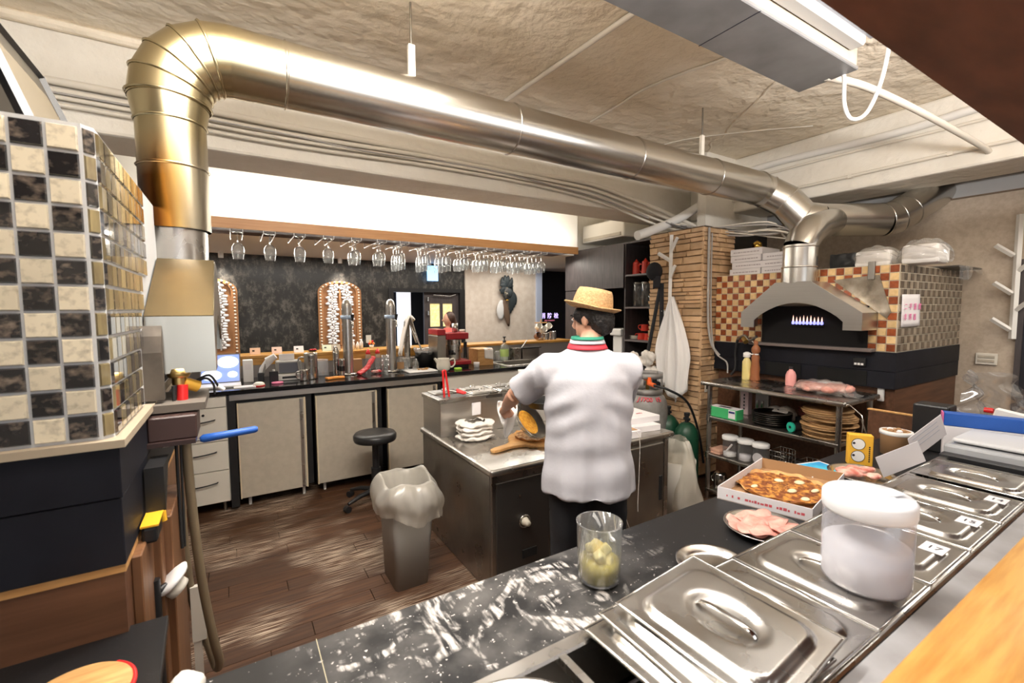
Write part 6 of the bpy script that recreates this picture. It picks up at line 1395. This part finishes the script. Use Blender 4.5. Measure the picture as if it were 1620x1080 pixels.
# ================================================================== ON THE SERVING COUNTER
F = FZ
bk_ = thing('measuring_beaker', 'clear beaker half filled with pale yellow potato chunks on the counter', 'beaker', (.855,.925,F))
MB().lathe([(0,.003),(.050,.003),(.057,.008),(.060,.02),(.0635,.168),(.065,.172),(.0615,.172),(.058,.02),(.05,.008),(0,.007)], (.855,.925,F), 40).build('wall', glass_thin, bk_)
ym = mat('boiled potato', (.80,.62,.18), .5, col2=(.86,.74,.34), scale=20)
MB().lathe([(0,.009),(.050,.009),(.055,.022),(.056,.062),(0,.064)], (.855,.925,F), 28).build('yellow_juice', mat('yellow juice', (.70,.55,.10), .2), bk_)
rr = random.Random(6)
for k in range(12):
    a = rr.uniform(0,6.28); q = rr.uniform(0,.034); h = .05+.014*(k//3)
    MB().cbox((.855+q*math.cos(a), .925+q*math.sin(a), F+h), (.032,.028,.026), rot=Euler((rr.uniform(-1,1),rr.uniform(-1,1),rr.uniform(0,3)))).build('potato_chunk', ym, bk_, bev=.006, seg=2)
MB().tube([(.84,.862,F+.15),(.846,.8612,F+.15)], .010, 10, ell=.5).build('painted_glare', white_pl, bk_)  # white oval painted on the glass as a spot of glare
def dish(label, c, r):
    t = thing('steel_dish', label, 'dish', (*c,F)); MB().lathe([(0,.003),(r*.72,.003),(r*.80,.008),(r*.95,.022),(r,.024),(r,.026),(r*.94,.025),(r*.79,.011),(r*.7,.006),(0,.006)], (*c,F), 40).build('dish', steel, t); return t
dish('empty round steel dish beside the topping rail', (1.17,.78), .105)
dish('round steel dish holding slices of ham', (1.52,.83), .125)
rr = random.Random(12)
for i, (x, y, a, w) in enumerate(((1.50,.90,.3,'farthest'),(1.565,.885,-.2,'right, folded'),(1.485,.845,.6,'middle left'),(1.555,.825,.1,'middle right'),(1.48,.79,-.3,'nearest left'),(1.545,.775,.4,'nearest right'))):
    def hs_(u, v, x=x, y=y, a=a, i=i):
        an = 2*math.pi*u; q = v*.060*(1+.10*math.sin(3*an+i))
        px2, py2 = q*1.15*math.cos(an), q*.8*math.sin(an)
        return (x+px2*math.cos(a)-py2*math.sin(a), y+px2*math.sin(a)+py2*math.cos(a), F+.012+.004*i+.012*max(0, math.sin(an+i))*v+.004*math.sin(5*an)*v)
    tag(MB().grid(hs_, 30, 6, closeu=True).build('ham_slice', hamp, loc=(x,y,F+.012), solid=.003), 'pink ham slice on the steel dish, '+w, 'ham', 'ham slices on the dish')
# open pizza box: left wall along y, front wall facing the camera
ob_ = thing('open_pizza_box', 'open white pizza box with red print holding a whole pizza', 'box', (1.95,.95,F))
Q = [Vector((1.645,1.075)), Vector((1.99,1.115)), Vector((2.10,.82)), Vector((1.70,.755))]
Q = [Vector((1.640,1.085)), Vector((2.135,1.185)), Vector((2.235,.88)), Vector((1.735,.775))]
hgt = .05
def wall_(a, b, name, m_, th=.003, h=hgt, z0=0):
    d = (b-a).normalized(); n_ = Vector((-d.y, d.x))*th
    vs = [(a.x,a.y,F+z0),(b.x,b.y,F+z0),(b.x+n_.x,b.y+n_.y,F+z0),(a.x+n_.x,a.y+n_.y,F+z0)]; vs += [(p[0],p[1],F+z0+h) for p in vs]
    return MB().add(vs, [(3,2,1,0),(4,5,6,7),(0,1,5,4),(1,2,6,5),(2,3,7,6),(3,0,4,7)]).build(name, m_, ob_)
MB().prism([tuple(q) for q in Q], F+.0005, F+.003, 'z').build('floor_panel', card_b, ob_)
wall_(Q[1], Q[0], 'side_wall', card_w, .003); wall_(Q[0], Q[3], 'front_wall', card_w, .003); wall_(Q[3], Q[2], 'side_wall', card_w, .003); wall_(Q[2], Q[1], 'back_wall', card_b, .003)
d = (Q[3]-Q[0]).normalized(); m = MB(); a = .035; rr = random.Random(31); L_ = (Q[3]-Q[0]).length
nn = Vector((d.y, -d.x)); nn = nn if nn.dot(Vector((-1,-1))) > 0 else -nn
while a < L_-.03:
    w_ = rr.uniform(.004,.012); p = Q[0]+d*a+nn*.0006; q = p+d*w_; zz = F+.018; hh = rr.uniform(.007,.011)
    if rr.random() > .14: m.add([(p.x,p.y,zz),(q.x,q.y,zz),(q.x,q.y,zz+hh),(p.x,p.y,zz+hh)], [(0,1,2,3)])
    a += w_+.003
tag(m.build('red_print', ink_r, ob_), kind='stuff')
pzc = (1.935,.985)
pzz = pizza('pizza', 'large browned pizza with white cheese pieces in the open box', pzc, .185, F+.005, 2, True)
for i, (x, y) in enumerate(((-.10,.06),(-.02,-.05),(.05,.04),(.06,-.10),(-.06,-.12),(.10,-.02))):
    MB().blob((pzc[0]+x, pzc[1]+y, F+.022), (.020+.006*(i%2),.012+.004*(i%3),.006), n=9, M=None).build('cheese_piece', mat('melted cheese', (.80,.66,.42), .5) if not i else MATS['melted cheese'], pzz)
# flour tub on the lids
ft = thing('flour_tub', 'tall clear plastic tub of white flour with a white screw lid', 'tub', (1.245,.44,RZ+.004))
fz = RZ+.004; fcx, fcy = 1.245, .44
MB().lathe([(0,.002),(.080,.002),(.086,.008),(.087,.02),(.087,.175),(.082,.185)], (fcx,fcy,fz), 48).build('tub_wall', film('cloudy plastic', (.93,.93,.96), .45, .15, .06, .22, (.80,.80,.86)), ft)
MB().lathe([(0,.004),(.078,.004),(.084,.012),(.0845,.095),(.06,.108),(.02,.118),(0,.12)], (fcx,fcy,fz), 40).build('flour', mat('white flour', (.88,.87,.87), .9), ft)
lidm = mat('white lid plastic', (.84,.84,.86), .3)
MB().lathe([(.082,.172),(.088,.172),(.090,.178),(.090,.205),(.084,.212),(.05,.214),(.045,.218),(0,.218)], (fcx,fcy,fz), 48).build('lid', lidm, ft)
MB().cbox((fcx+.02,fcy-.03,fz+.219), (.06,.035,.006), R(-20)).build('flip_cap', lidm, ft, bev=.003)
# orange box with two round windows
og = thing('orange_speaker_box', 'small orange carton with two round white windows on the counter', 'box', (2.58,.95,F))
om = mat('orange card', (.83,.45,.04), .5); M_ = Matrix.Translation((2.585,.96,F+.001)) @ Matrix.Rotation(R(-57), 4, 'Z')
MB().box(-.05,.05,-.022,.022,0,.150,0,M_).build('carton', om, og, bev=.003)
for z in (.045,.105):
    MB().tube([M_ @ Vector((-.010,-.0235,z)), M_ @ Vector((-.010,-.0222,z))], .028, 28).build('dark_ring', ink_k, og); MB().tube([M_ @ Vector((-.010,-.0250,z)), M_ @ Vector((-.010,-.0236,z))], .0255, 28).build('window', white_pl, og); MB().tube([M_ @ Vector((-.028,-.0258,z+.004)), M_ @ Vector((-.028,-.0251,z+.004))], .006, 12).build('pupil', ink_k, og)
m = MB()
for k in range(8): m.box(.032,.038,-.0226,-.0222,.02+k*.010,.027+k*.010,0,M_)
tag(m.build('print', ink_k, og), kind='stuff')
tn = thing('paper_tub', 'white rimmed paper tub behind the orange carton', 'tub', (2.93,.93,F)); MB().lathe([(0,0),(.062,0),(.066,.10),(.069,.105),(.069,.122),(.062,.124),(0,.118)], (2.93,.93,F), 28).build('tub', card_b, tn); MB().lathe([(.066,.104),(.070,.106),(.070,.124),(.060,.126),(.058,.120)], (2.93,.93,F), 28).build('rim', white_pl, tn)
for k in range(5): MB().blob((2.93+.03*math.cos(k*1.3), .93+.03*math.sin(k*1.3), F+.125), (.016,.014,.010)).build('contents', card_w if k % 2 else card_b, tn)
tb2 = thing('tablet', 'white tablet with a blue picture lying beyond the pizza box', 'tablet', (2.30,1.05,F)); M_ = Matrix.Translation((2.32,1.03,F+.001)) @ Matrix.Rotation(R(-15), 4, 'Z'); MB().box(-.11,.11,-.075,.075,0,.010,0,M_).build('case', white_pl, tb2, bev=.003); MB().box(-.095,.095,-.062,.062,.0102,.0108,0,M_).build('screen', mat('blue tablet screen', (.05,.35,.70), .2, col2=(.10,.60,.75), scale=14), tb2)
dish('round steel dish of mixed cold cuts behind the flour tub', (2.38,.87), .13)
t = thing('cold_cuts', 'heap of red and pink cold cuts in the dish behind the tub', 'meat', (2.38,.87,F+.01)); rr = random.Random(3); m = MB()
for k in range(12): m.blob((2.38+rr.uniform(-.07,.07), .87+rr.uniform(-.06,.06), F+.022+rr.uniform(0,.015)), (.04,.03,.012))
blend(m, 'slices', mat('red cold cuts', (.55,.14,.10), .4, col2=(.80,.55,.45), scale=30), t, .008, 1, disp=.01, dscale=.03)
# partition behind
pt = thing('wooden_partition', 'low brown wooden board closing the end of the counter', 'partition', (3.27,1.0,0)); MB().box(3.26, 3.285, .60, 1.175, 0, 1.03).build('board', wood_bh, pt); MB().box(3.255, 3.29, .60, 1.18, 1.03, 1.036).build('edge', wood_l, pt)
sk2 = thing('wall_plug', 'small white plug hanging on the oven base behind the worktable', 'plug', (4.03,1.40,1.0)); MB().box(4.015, 4.036, 1.36, 1.40, .96, 1.06).build('plug_body', white_pl, sk2, bev=.004)
sc = thing('kitchen_scale', 'flat grey and white kitchen scale at the far end of the rail', 'scale', (2.88,.54,RZ))
MB().box(2.71, 3.05, .36, .69, RZ-.03, RZ+.035).build('scale_base', mat('scale grey plastic', (.42,.43,.44), .4), sc, bev=.012, seg=2); MB().box(2.74, 3.03, .38, .67, RZ+.042, RZ+.060).build('platform', mat('scale light steel', (.66,.66,.66), .35), sc, bev=.008, seg=2); MB().box(2.80, 2.98, .45, .60, RZ+.034, RZ+.043).build('stem', black_p, sc)
bl = thing('blue_carton', 'long blue and white carton behind the kitchen scale', 'box', (3.1,.75,F)); M_ = Matrix.Translation((3.06,.66,0)) @ Matrix.Rotation(R(-70), 4, 'Z'); MB().box(-.12,.42,-.03,.03,F,1.060,0,M_).build('white_sleeve', card_w, bl, bev=.002); MB().box(-.121,.421,-.031,.031,1.061,1.125,0,M_).build('blue_sleeve', blue_p, bl, bev=.003); MB().box(-.128,-.122,-.03,.03,1.0,1.125,0,M_).build('end_flap', mat('magenta card', (.65,.15,.35), .5), bl)
bkx = thing('black_tray_stack', 'black plastic caddy behind the blue carton', 'caddy', (3.22,.95,F)); MB().box(3.13, 3.25, .78, .93, F, F+.25).build('caddy', black_p, bkx, bev=.01, seg=2)
sy = thing('spray_bottle', 'white spray bottle with red nozzle at the right edge', 'spray bottle', (3.45,.60,F)); MB().lathe([(0,0),(.04,0),(.042,.02),(.042,.12),(.018,.16),(.016,.18)], (3.42,.62,F), 20).build('bottle', white_pl, sy); MB().add([(3.40,.68,F+.19),(3.44,.68,F+.19),(3.44,.54,F+.175),(3.40,.54,F+.175),(3.40,.67,F+.235),(3.44,.67,F+.235),(3.44,.55,F+.215),(3.40,.55,F+.215)], [(3,2,1,0),(4,5,6,7),(0,1,5,4),(1,2,6,5),(2,3,7,6),(3,0,4,7)]).build('spray_head', white_pl, sy, bev=.006); MB().tube([(3.42,.68,F+.215),(3.42,.715,F+.215)], .014, 10).build('nozzle', red_p, sy); MB().tube([(3.42,.665,F+.19),(3.42,.675,F+.13)], .008, 8).build('trigger', red_p, sy)
tag(MB().box(3.30, 3.56, .45, .78, .0, F-.001).build('side_stand', wood_k, loc=(3.43,.6,0)), 'dark stand under the spray bottle at the right edge', 'stand')
fm_ = thing('film_bundle', 'crumpled clear plastic film hanging against the right wall', 'film', (4.6,.9,1.0))
MB().grid(lambda u, v: (4.35+.5*u+.05*math.sin(9*v+6*u)+.02*math.sin(31*u+17*v), 1.05-.30*u+.06*math.sin(11*u+5*v)+.02*math.sin(27*v-19*u), .60+.62*v*(1-.55*(u-.35)**2)-.10*u+.02*math.sin(17*u)), 60, 40).build('film', film('crumpled film', (.95,.94,.93), .75, .12, .16, .16), fm_); tag(fm_)
tag(MB().box(4.30, 4.95, .55, 1.15, 0, .598).build('film_crate', card_b, loc=(4.6,.85,0)), 'cardboard crate under the clear film by the right wall', 'crate')
# phone and menu card leaning at the rail
ph = thing('menu_card', 'pale printed card leaning on the far rail edge', 'card', (2.52,.72,RZ)); M_ = frame((2.60,.715,RZ+.075), (.80,-.30,.50), (-.35,.15,.92)); MB().box(-.10,.10,-.05,.05,-.001,.001,0,M_).build('card', card_w, ph)
m = MB()
for k in range(3): m.box(-.08,.07,.03-.02*k,.034-.02*k,.0012,.0016,0,M_)
m.build('text_lines', mat('pale grey print', (.55,.55,.6), .6), ph)
ph = thing('menu_card', 'plain pale card lying folded beside the flour tub', 'card', (2.38,.74,RZ)); M_ = frame((2.33,.72,RZ+.02), (.85,-.40,.30), (-.30,.25,.92)); MB().box(-.10,.10,-.045,.045,-.001,.001,0,M_).build('card', card_w, ph)
# ================================================================== PEOPLE
def chain(m, pts, rs, n=12, ell=1.0): return m.tube(pts, rs, n, ell=ell)
def hand_mesh(m, wrist, palm_dir, finger_dir, curl_dir, side, s_=1.0, curl=.7):
    """palm, four unequal bent fingers and a thumb from the side of the palm"""
    w = Vector(wrist); f = Vector(finger_dir).normalized(); c = Vector(curl_dir).normalized(); c = (c-f*c.dot(f)).normalized(); k = f.cross(c)*side
    pc_ = w+f*.05*s_
    m.tube([w-f*.02, w+f*.02*s_, w+f*.06*s_, w+f*.088*s_], [.026*s_,.034*s_,.040*s_,.036*s_], 10, ell=.55, up=tuple(c))
    for i, (ln, off) in enumerate(((.070,.030),(.078,.010),(.073,-.010),(.058,-.029))):
        b = w+f*.082*s_+k*off*s_
        d1 = (f*math.cos(curl)+c*math.sin(curl)); d2 = (f*math.cos(curl*2)+c*math.sin(curl*2)); d3 = (f*math.cos(curl*2.7)+c*math.sin(curl*2.7))
        p1 = b+d1*ln*.45*s_; p2 = p1+d2*ln*.32*s_; p3 = p2+d3*ln*.25*s_
        m.tube([b-f*.015, b, p1, p2, p3], [.0095*s_,.0098*s_,.009*s_,.0082*s_,.0065*s_], 8)
    b = w+f*.03*s_+k*.030*s_
    p1 = b+(f*.6+k*.6+c*.4).normalized()*.035*s_; p2 = p1+(f*.8+k*.1+c*.6).normalized()*.028*s_; p3 = p2+(f*.8+c*.6-k*.1).normalized()*.02*s_
    m.tube([b-k*.012, b, p1, p2, p3], [.013*s_,.013*s_,.0115*s_,.010*s_,.008*s_], 8)
O = Vector((1.43,1.63,0)); Lf = Vector((-.825,.565,0)); Fw = Vector((.565,.825,0))
def bp3(l, f, z): return O+Lf*l+Fw*f+Vector((0,0,z))
man = thing('person', 'cook in white jacket and straw hat, seen from behind, tilting a pan', 'person', (1.43,1.63,0))
# --- body (one skin)
m = MB()
hips = bp3(0,-.01,.90); chest = bp3(0,.02,1.25); neck0 = bp3(0,.055,1.44); HC = Vector((1.535,1.735,1.595))
m.tube([bp3(0,-.01,.84), hips, bp3(0,0,1.05), chest, bp3(0,.04,1.38), neck0], [.10,.115,.11,.11,.07,.045], 16)
m.tube([neck0, HC+Vector((-.01,-.02,-.08)), HC+Vector((0,0,-.04))], [.056,.054,.055], 14)
fd = Vector((-.30,.94,-.22)).normalized(); sd = fd.cross(Vector((0,0,1))).normalized(); ud = sd.cross(fd)
HM = Matrix(((sd.x,fd.x,ud.x,HC.x),(sd.y,fd.y,ud.y,HC.y),(sd.z,fd.z,ud.z,HC.z),(0,0,0,1)))
m.blob((0,-.01,.03), (.076,.092,.085), n=20, M=HM); m.blob((0,.025,-.04), (.060,.066,.075), n=18, M=HM); m.blob((0,.075,-.085), (.028,.022,.022), n=12, M=HM)
m.tube([HM @ Vector(p) for p in ((0,.085,.02),(0,.106,-.012),(0,.098,-.03))], [.009,.014,.011], 8)
m.tube([HM @ Vector(p) for p in ((-.022,.085,-.058),(0,.093,-.056),(.022,.085,-.058))], [.006,.009,.006], 8)
for sx in (-1, 1):
    m.blob((sx*.077,-.008,-.008), (.010,.020,.032), n=12, M=HM); m.blob((sx*.032,.074,.018), (.018,.014,.010), n=10, M=HM)
shL, elL, wrL = bp3(.175,.03,1.385), Vector((1.235,1.975,1.205)), Vector((1.305,2.19,1.095))
shR, elR, wrR = bp3(-.175,.03,1.385), Vector((1.80,1.78,1.17)), Vector((1.585,1.955,1.085))
m.tube([bp3(.08,.03,1.37), shL, (shL+elL)/2, elL], [.035,.040,.044,.043], 12); m.tube([elL, (elL*.6+wrL*.4), wrL], [.043,.042,.028], 12)
m.tube([bp3(-.08,.03,1.37), shR, (shR+elR)/2, elR], [.035,.040,.044,.043], 12); m.tube([elR, (elR*.6+wrR*.4), wrR], [.043,.042,.028], 12)
hand_mesh(m, wrL, None, (.35,.85,-.38), (.55,-.05,-.80), -1, 1.0, .75)
hand_mesh(m, wrR, None, (-.80,.60,-.10), (-.1,.25,-.95), 1, 1.0, .85)
for sx in (-1, 1):
    m.tube([bp3(sx*.085,-.01,.88), bp3(sx*.10,.0,.50), bp3(sx*.105,-.02,.10), bp3(sx*.105,-.03,.06)], [.085,.062,.042,.042], 12)
    m.tube([bp3(sx*.105,-.05,.045), bp3(sx*.11,.10,.035)], [.038,.030], 10)
body = blend(m, 'body', skin_m, man, .0075, 3)
# --- face details
ew = mat('eye white', (.75,.72,.70), .2); ek = mat('dark iris', (.03,.02,.015), .2)
for sx in (-1, 1):
    e_ = MB().blob((sx*.032,.083,.016), (.013,.008,.008), n=12, M=HM).build('eye', ew, man); MB().blob((sx*.032,.090,.015), (.0055,.003,.0055), n=10, M=HM).build('iris', ek, e_)
    MB().tube([HM @ Vector(p) for p in ((sx*.014,.094,.036),(sx*.032,.094,.042),(sx*.050,.082,.036))], .004, 6).build('eyebrow', hair_m, man)
# --- hair: full at the back and sides, face and ears left free
m = MB(); m.blob((0,-.018,.022), (.086,.092,.072), n=20, M=HM); m.blob((0,-.060,-.015), (.078,.058,.080), n=18, M=HM)
for sx in (-1, 1): m.blob((sx*.070,.028,.028), (.016,.030,.036), n=10, M=HM)
blend(m, 'hair', hair_m, man, .007, 2, disp=.012, dscale=.015)
# --- straw hat
hn = Vector((.16,-.10,1)).normalized(); hx = Vector((1,-.5,0)); hx = (hx-hn*hx.dot(hn)).normalized(); hy_ = hn.cross(hx)
hc = HC+Vector((-.003,-.008,.045)); HT = Matrix(((hx.x,hy_.x,hn.x,hc.x),(hx.y,hy_.y,hn.y,hc.y),(hx.z,hy_.z,hn.z,hc.z),(0,0,0,1)))
ht = MB().lathe([(.100,.002),(.101,.02),(.097,.05),(.088,.088),(.080,.104),(.06,.106),(.03,.098),(0,.094)], n=40, M=HT, sx=1.0, sy=.90).build('hat_crown', straw_m, man, solid=.004)
MB().grid(lambda u, v: tuple(HT @ Vector(((.098+.046*v)*math.cos(2*math.pi*u), (.098+.046*v)*.92*math.sin(2*math.pi*u), .004+.022*v**1.6*(.5+.5*abs(math.cos(2*math.pi*u)))))), 56, 6, closeu=True).build('hat_brim', straw_m, ht, solid=.005)
MB().lathe([(.1015,.006),(.1025,.008),(.1015,.026),(.100,.027)], n=40, M=HT, sx=1.0, sy=.90).build('hat_band', mat('straw band', (.50,.31,.14), .8), ht)
# --- jacket: trunk and sleeves fused
m = MB()
def ellring(z, hw, hd, f, k=28, tilt=0): 
    return [bp3(hw*math.cos(2*math.pi*j/k), f+hd*math.sin(2*math.pi*j/k), z+tilt*math.cos(2*math.pi*j/k)) for j in range(k)]
rings = [ellring(*a) for a in ((.775,.222,.158,-.02),(.86,.216,.152,-.018),(.98,.205,.145,-.005),(1.10,.203,.142,.005),(1.22,.212,.142,.012),(1.32,.212,.132,.025),(1.39,.190,.112,.04),(1.435,.135,.090,.05),(1.462,.085,.075,.058),(1.485,.066,.066,.064))]
k = 28; vs = [p for r_ in rings for p in r_]
m.add(vs, [(i*k+j, i*k+(j+1)%k, (i+1)*k+(j+1)%k, (i+1)*k+j) for i in range(len(rings)-1) for j in range(k)]); m.add(rings[0], [tuple(range(k))[::-1]]); m.add(rings[-1], [tuple(range(k))])
cuL = shL+(elL-shL)*.86; cuR = elR+(wrR-elR)*.10
m.tube([bp3(.11,.03,1.355), bp3(.185,.035,1.35), (shL+elL)/2+Vector((.01,0,-.01)), cuL], [.085,.092,.086,.084], 18)
m.tube([bp3(-.11,.03,1.355), bp3(-.185,.035,1.35), (shR+elR)/2, elR, cuR], [.085,.092,.084,.076,.074], 18)
jk = blend(m, 'jacket', jacket_m, man, .009, 5, disp=.014, dscale=.16)
# draped folds: long vertical ones in the skirt, diagonal pulls from the left armpit
_n = [v.normal.copy() for v in jk.data.vertices]
for v, nn_ in zip(jk.data.vertices, _n):
    q = v.co+rootloc(man)-O; l_ = q.dot(Lf); f_ = q.dot(Fw); a_ = math.atan2(f_, l_); low = max(0, min(1, (1.30-q.z)/.45))
    if abs(l_) < .26:
        dsp = low*(.0065*math.sin(6*a_+2.5*q.z)+.004*math.sin(11*a_-5*q.z+2))
        arm = math.exp(-((l_-.15)/.10)**2-((q.z-1.18)/.12)**2); dsp += arm*.007*math.sin(55*(q.z+.55*l_))
        arm = math.exp(-((l_+.16)/.08)**2-((q.z-1.20)/.12)**2); dsp += arm*.005*math.sin(55*(q.z-.55*l_))
        dsp += .004*math.exp(-((q.z-.98)/.10)**2)*math.sin(38*q.z+6*l_)
    else: dsp = .004*math.sin(48*(q.z+.6*f_))
    v.co += nn_*dsp
# collar with red and green bands
def ringtube(z0, z1, r0, r1, name, m_, par):
    MB().grid(lambda u, v: tuple(bp3((r0+(r1-r0)*v)*math.cos(2*math.pi*u), .062+.012*v+(r0+(r1-r0)*v)*1.0*math.sin(2*math.pi*u), z0+(z1-z0)*v)), 36, 4, closeu=True).build(name, m_, par, solid=.004)
ringtube(1.455, 1.480, .098, .086, 'collar_red_band', mat('red ribbon', (.55,.03,.05), .7), jk)
ringtube(1.480, 1.500, .086, .079, 'collar', jacket_m, jk)
ringtube(1.500, 1.513, .079, .075, 'collar_green_band', mat('green ribbon', (.02,.20,.13), .7), jk)
# trousers and shoes
m = MB()
m.tube([bp3(0,-.01,.97), bp3(0,-.01,.88), bp3(0,-.01,.80)], [.130,.138,.145], 18, ell=.8, up=tuple(Fw))
for sx in (-1, 1): m.tube([bp3(sx*.085,-.01,.86), bp3(sx*.10,0,.50), bp3(sx*.105,-.02,.08)], [.105,.085,.075], 14)
blend(m, 'trousers', trouser_m, man, .012, 3, disp=.012, dscale=.1)
for sx in (-1, 1):
    blend(MB().tube([bp3(sx*.105,-.09,.045), bp3(sx*.105,-.04,.055), bp3(sx*.11,.08,.045), bp3(sx*.112,.16,.035)], [.040,.046,.044,.032], 12).cbox(bp3(sx*.108,.035,.012), (.08,.26,.02), math.atan2(-.565,.825)), 'shoe', black_p, man, .01, 2)
# --- the pan he tilts, towel in the left hand
pn = thing('sauce_pan', 'round steel pan of orange cheese tilted over the pizza by the cook', 'pan', (1.56,2.37,.93))
nv = Vector((.42,-.68,.65)).normalized(); ax = Vector((-.53,.32,.78)); ax = (ax-nv*ax.dot(nv)).normalized(); PMx = frame((1.575,2.385,.925), ax, nv.cross(ax))
MB().lathe([(0,0),(.118,0),(.126,.008),(.137,.034),(.141,.036),(.139,.039),(.133,.036),(.122,.012),(0,.005)], n=40, M=PMx).build('pan', steel, pn)
MB().lathe([(0,.012),(.10,.010),(.112,.008),(.116,.005)], n=30, M=PMx @ Matrix.Translation((-.012,0,0)), sx=.9, sy=.9).build('cheese', mat('orange cheese shreds', (.80,.42,.05), .6, col2=(.62,.24,.02), scale=60, bump=1, bscale=90), pn)
pe = PMx @ Vector((.135,0,.03))
MB().tube([pe, PMx @ Vector((.20,0,.04))], .010, 8, ell=.5).build('handle', steel, pn)
hL = wrL+Vector((.35,.85,-.38)).normalized()*.08
gt = thing('gripping_towel', 'white towel the cook holds around the pan rim', 'towel', tuple(hL))
def gtf(u, v):
    s_ = (u-.5)
    return (hL.x+.03+.10*s_+.03*(1-v)*math.sin(8*u), hL.y+.035+.02*math.sin(9*u+4*v)-.02*v, hL.z+.02-.19*v*(1-.35*abs(s_)*2)+.02*math.cos(7*u))
MB().grid(gtf, 22, 18).build('cloth', fabric_w, gt, solid=.007)
skl = thing('frying_pan', 'black handled frying pan held by the right hand of the cook', 'pan', (1.70,2.25,1.03))
hR = wrR+Vector((-.80,.60,-.10)).normalized()*.10+Vector((0,0,-.025))
MB().tube([hR+Vector((-.03,-.03,-.004)), hR+Vector((.05,.10,.004)), hR+Vector((.12,.22,.005))], [.011,.012,.010], 10).build('handle', black_p, skl)
pcx = hR+Vector((.19,.345,-.005)); MB().lathe([(0,-.03),(.10,-.03),(.125,.012),(.130,.014),(.128,.018),(.120,.014),(.098,-.024),(0,-.024)], tuple(pcx), 36).build('skillet', black_p, skl)
# --- second person, far away in the doorway
def standing(label, x, y, h, rz, top, hairc):
    t = thing('person', label, 'person', (x,y,0)); s_ = h/1.7; m = MB(); c_, n_ = math.cos(rz), math.sin(rz)
    def q(a, b, z): return (x+a*c_-b*n_, y+a*n_+b*c_, z*s_)
    m.tube([q(0,0,.85),q(0,0,1.05),q(0,0,1.3),q(0,0,1.42)], [.13,.115,.13,.06], 14); m.tube([q(0,0,1.4),q(0,.01,1.52)], .045, 10)
    m.blob(q(0,.01,1.585), (.07,.085,.105), n=16); m.blob(q(0,.10,1.57), (.012,.016,.018), n=8)
    for sx in (-1, 1):
        m.tube([q(sx*.15,0,1.36),q(sx*.20,.02,1.10),q(sx*.17,.16,.95)], [.05,.04,.028], 10); m.tube([q(sx*.08,0,.9),q(sx*.09,.01,.48),q(sx*.09,0,.05)], [.08,.06,.04], 10); m.tube([q(sx*.09,-.04,.03),q(sx*.09,.13,.025)], .03, 8)
        for k in range(4): m.tube([q(sx*.17+(k-1.5)*.014,.18,.94),q(sx*.17+(k-1.5)*.016,.25,.92)], .009, 6)
        m.tube([q(sx*.15,.17,.95),q(sx*.13,.21,.94)], .010, 6)
    blend(m, 'body', skin_m, t, .012, 2)
    m = MB(); m.tube([q(0,0,.80),q(0,0,1.05),q(0,0,1.3),q(0,0,1.45)], [.155,.14,.15,.075], 16)
    for sx in (-1, 1): m.tube([q(sx*.13,0,1.36),q(sx*.20,.02,1.12)], [.07,.055], 10)
    blend(m, 'top', top, t, .014, 3); m = MB()
    for sx in (-1, 1): m.tube([q(sx*.08,0,.92),q(sx*.09,.01,.48),q(sx*.09,0,.06)], [.10,.08,.065], 10)
    blend(m, 'trousers', trouser_m, t, .015, 3)
    blend(MB().blob(q(0,-.02,1.61), (.083,.092,.10), n=16).blob(q(0,-.06,1.52), (.07,.05,.11), n=14), 'hair', hairc, t, .01, 2)
    return t
standing('person with dark hair and red top far away in the doorway', 2.78, 6.35, 1.60, R(75), mat('red top fabric', (.75,.12,.10), .8), mat('dark brown hair', (.06,.03,.02), .5))
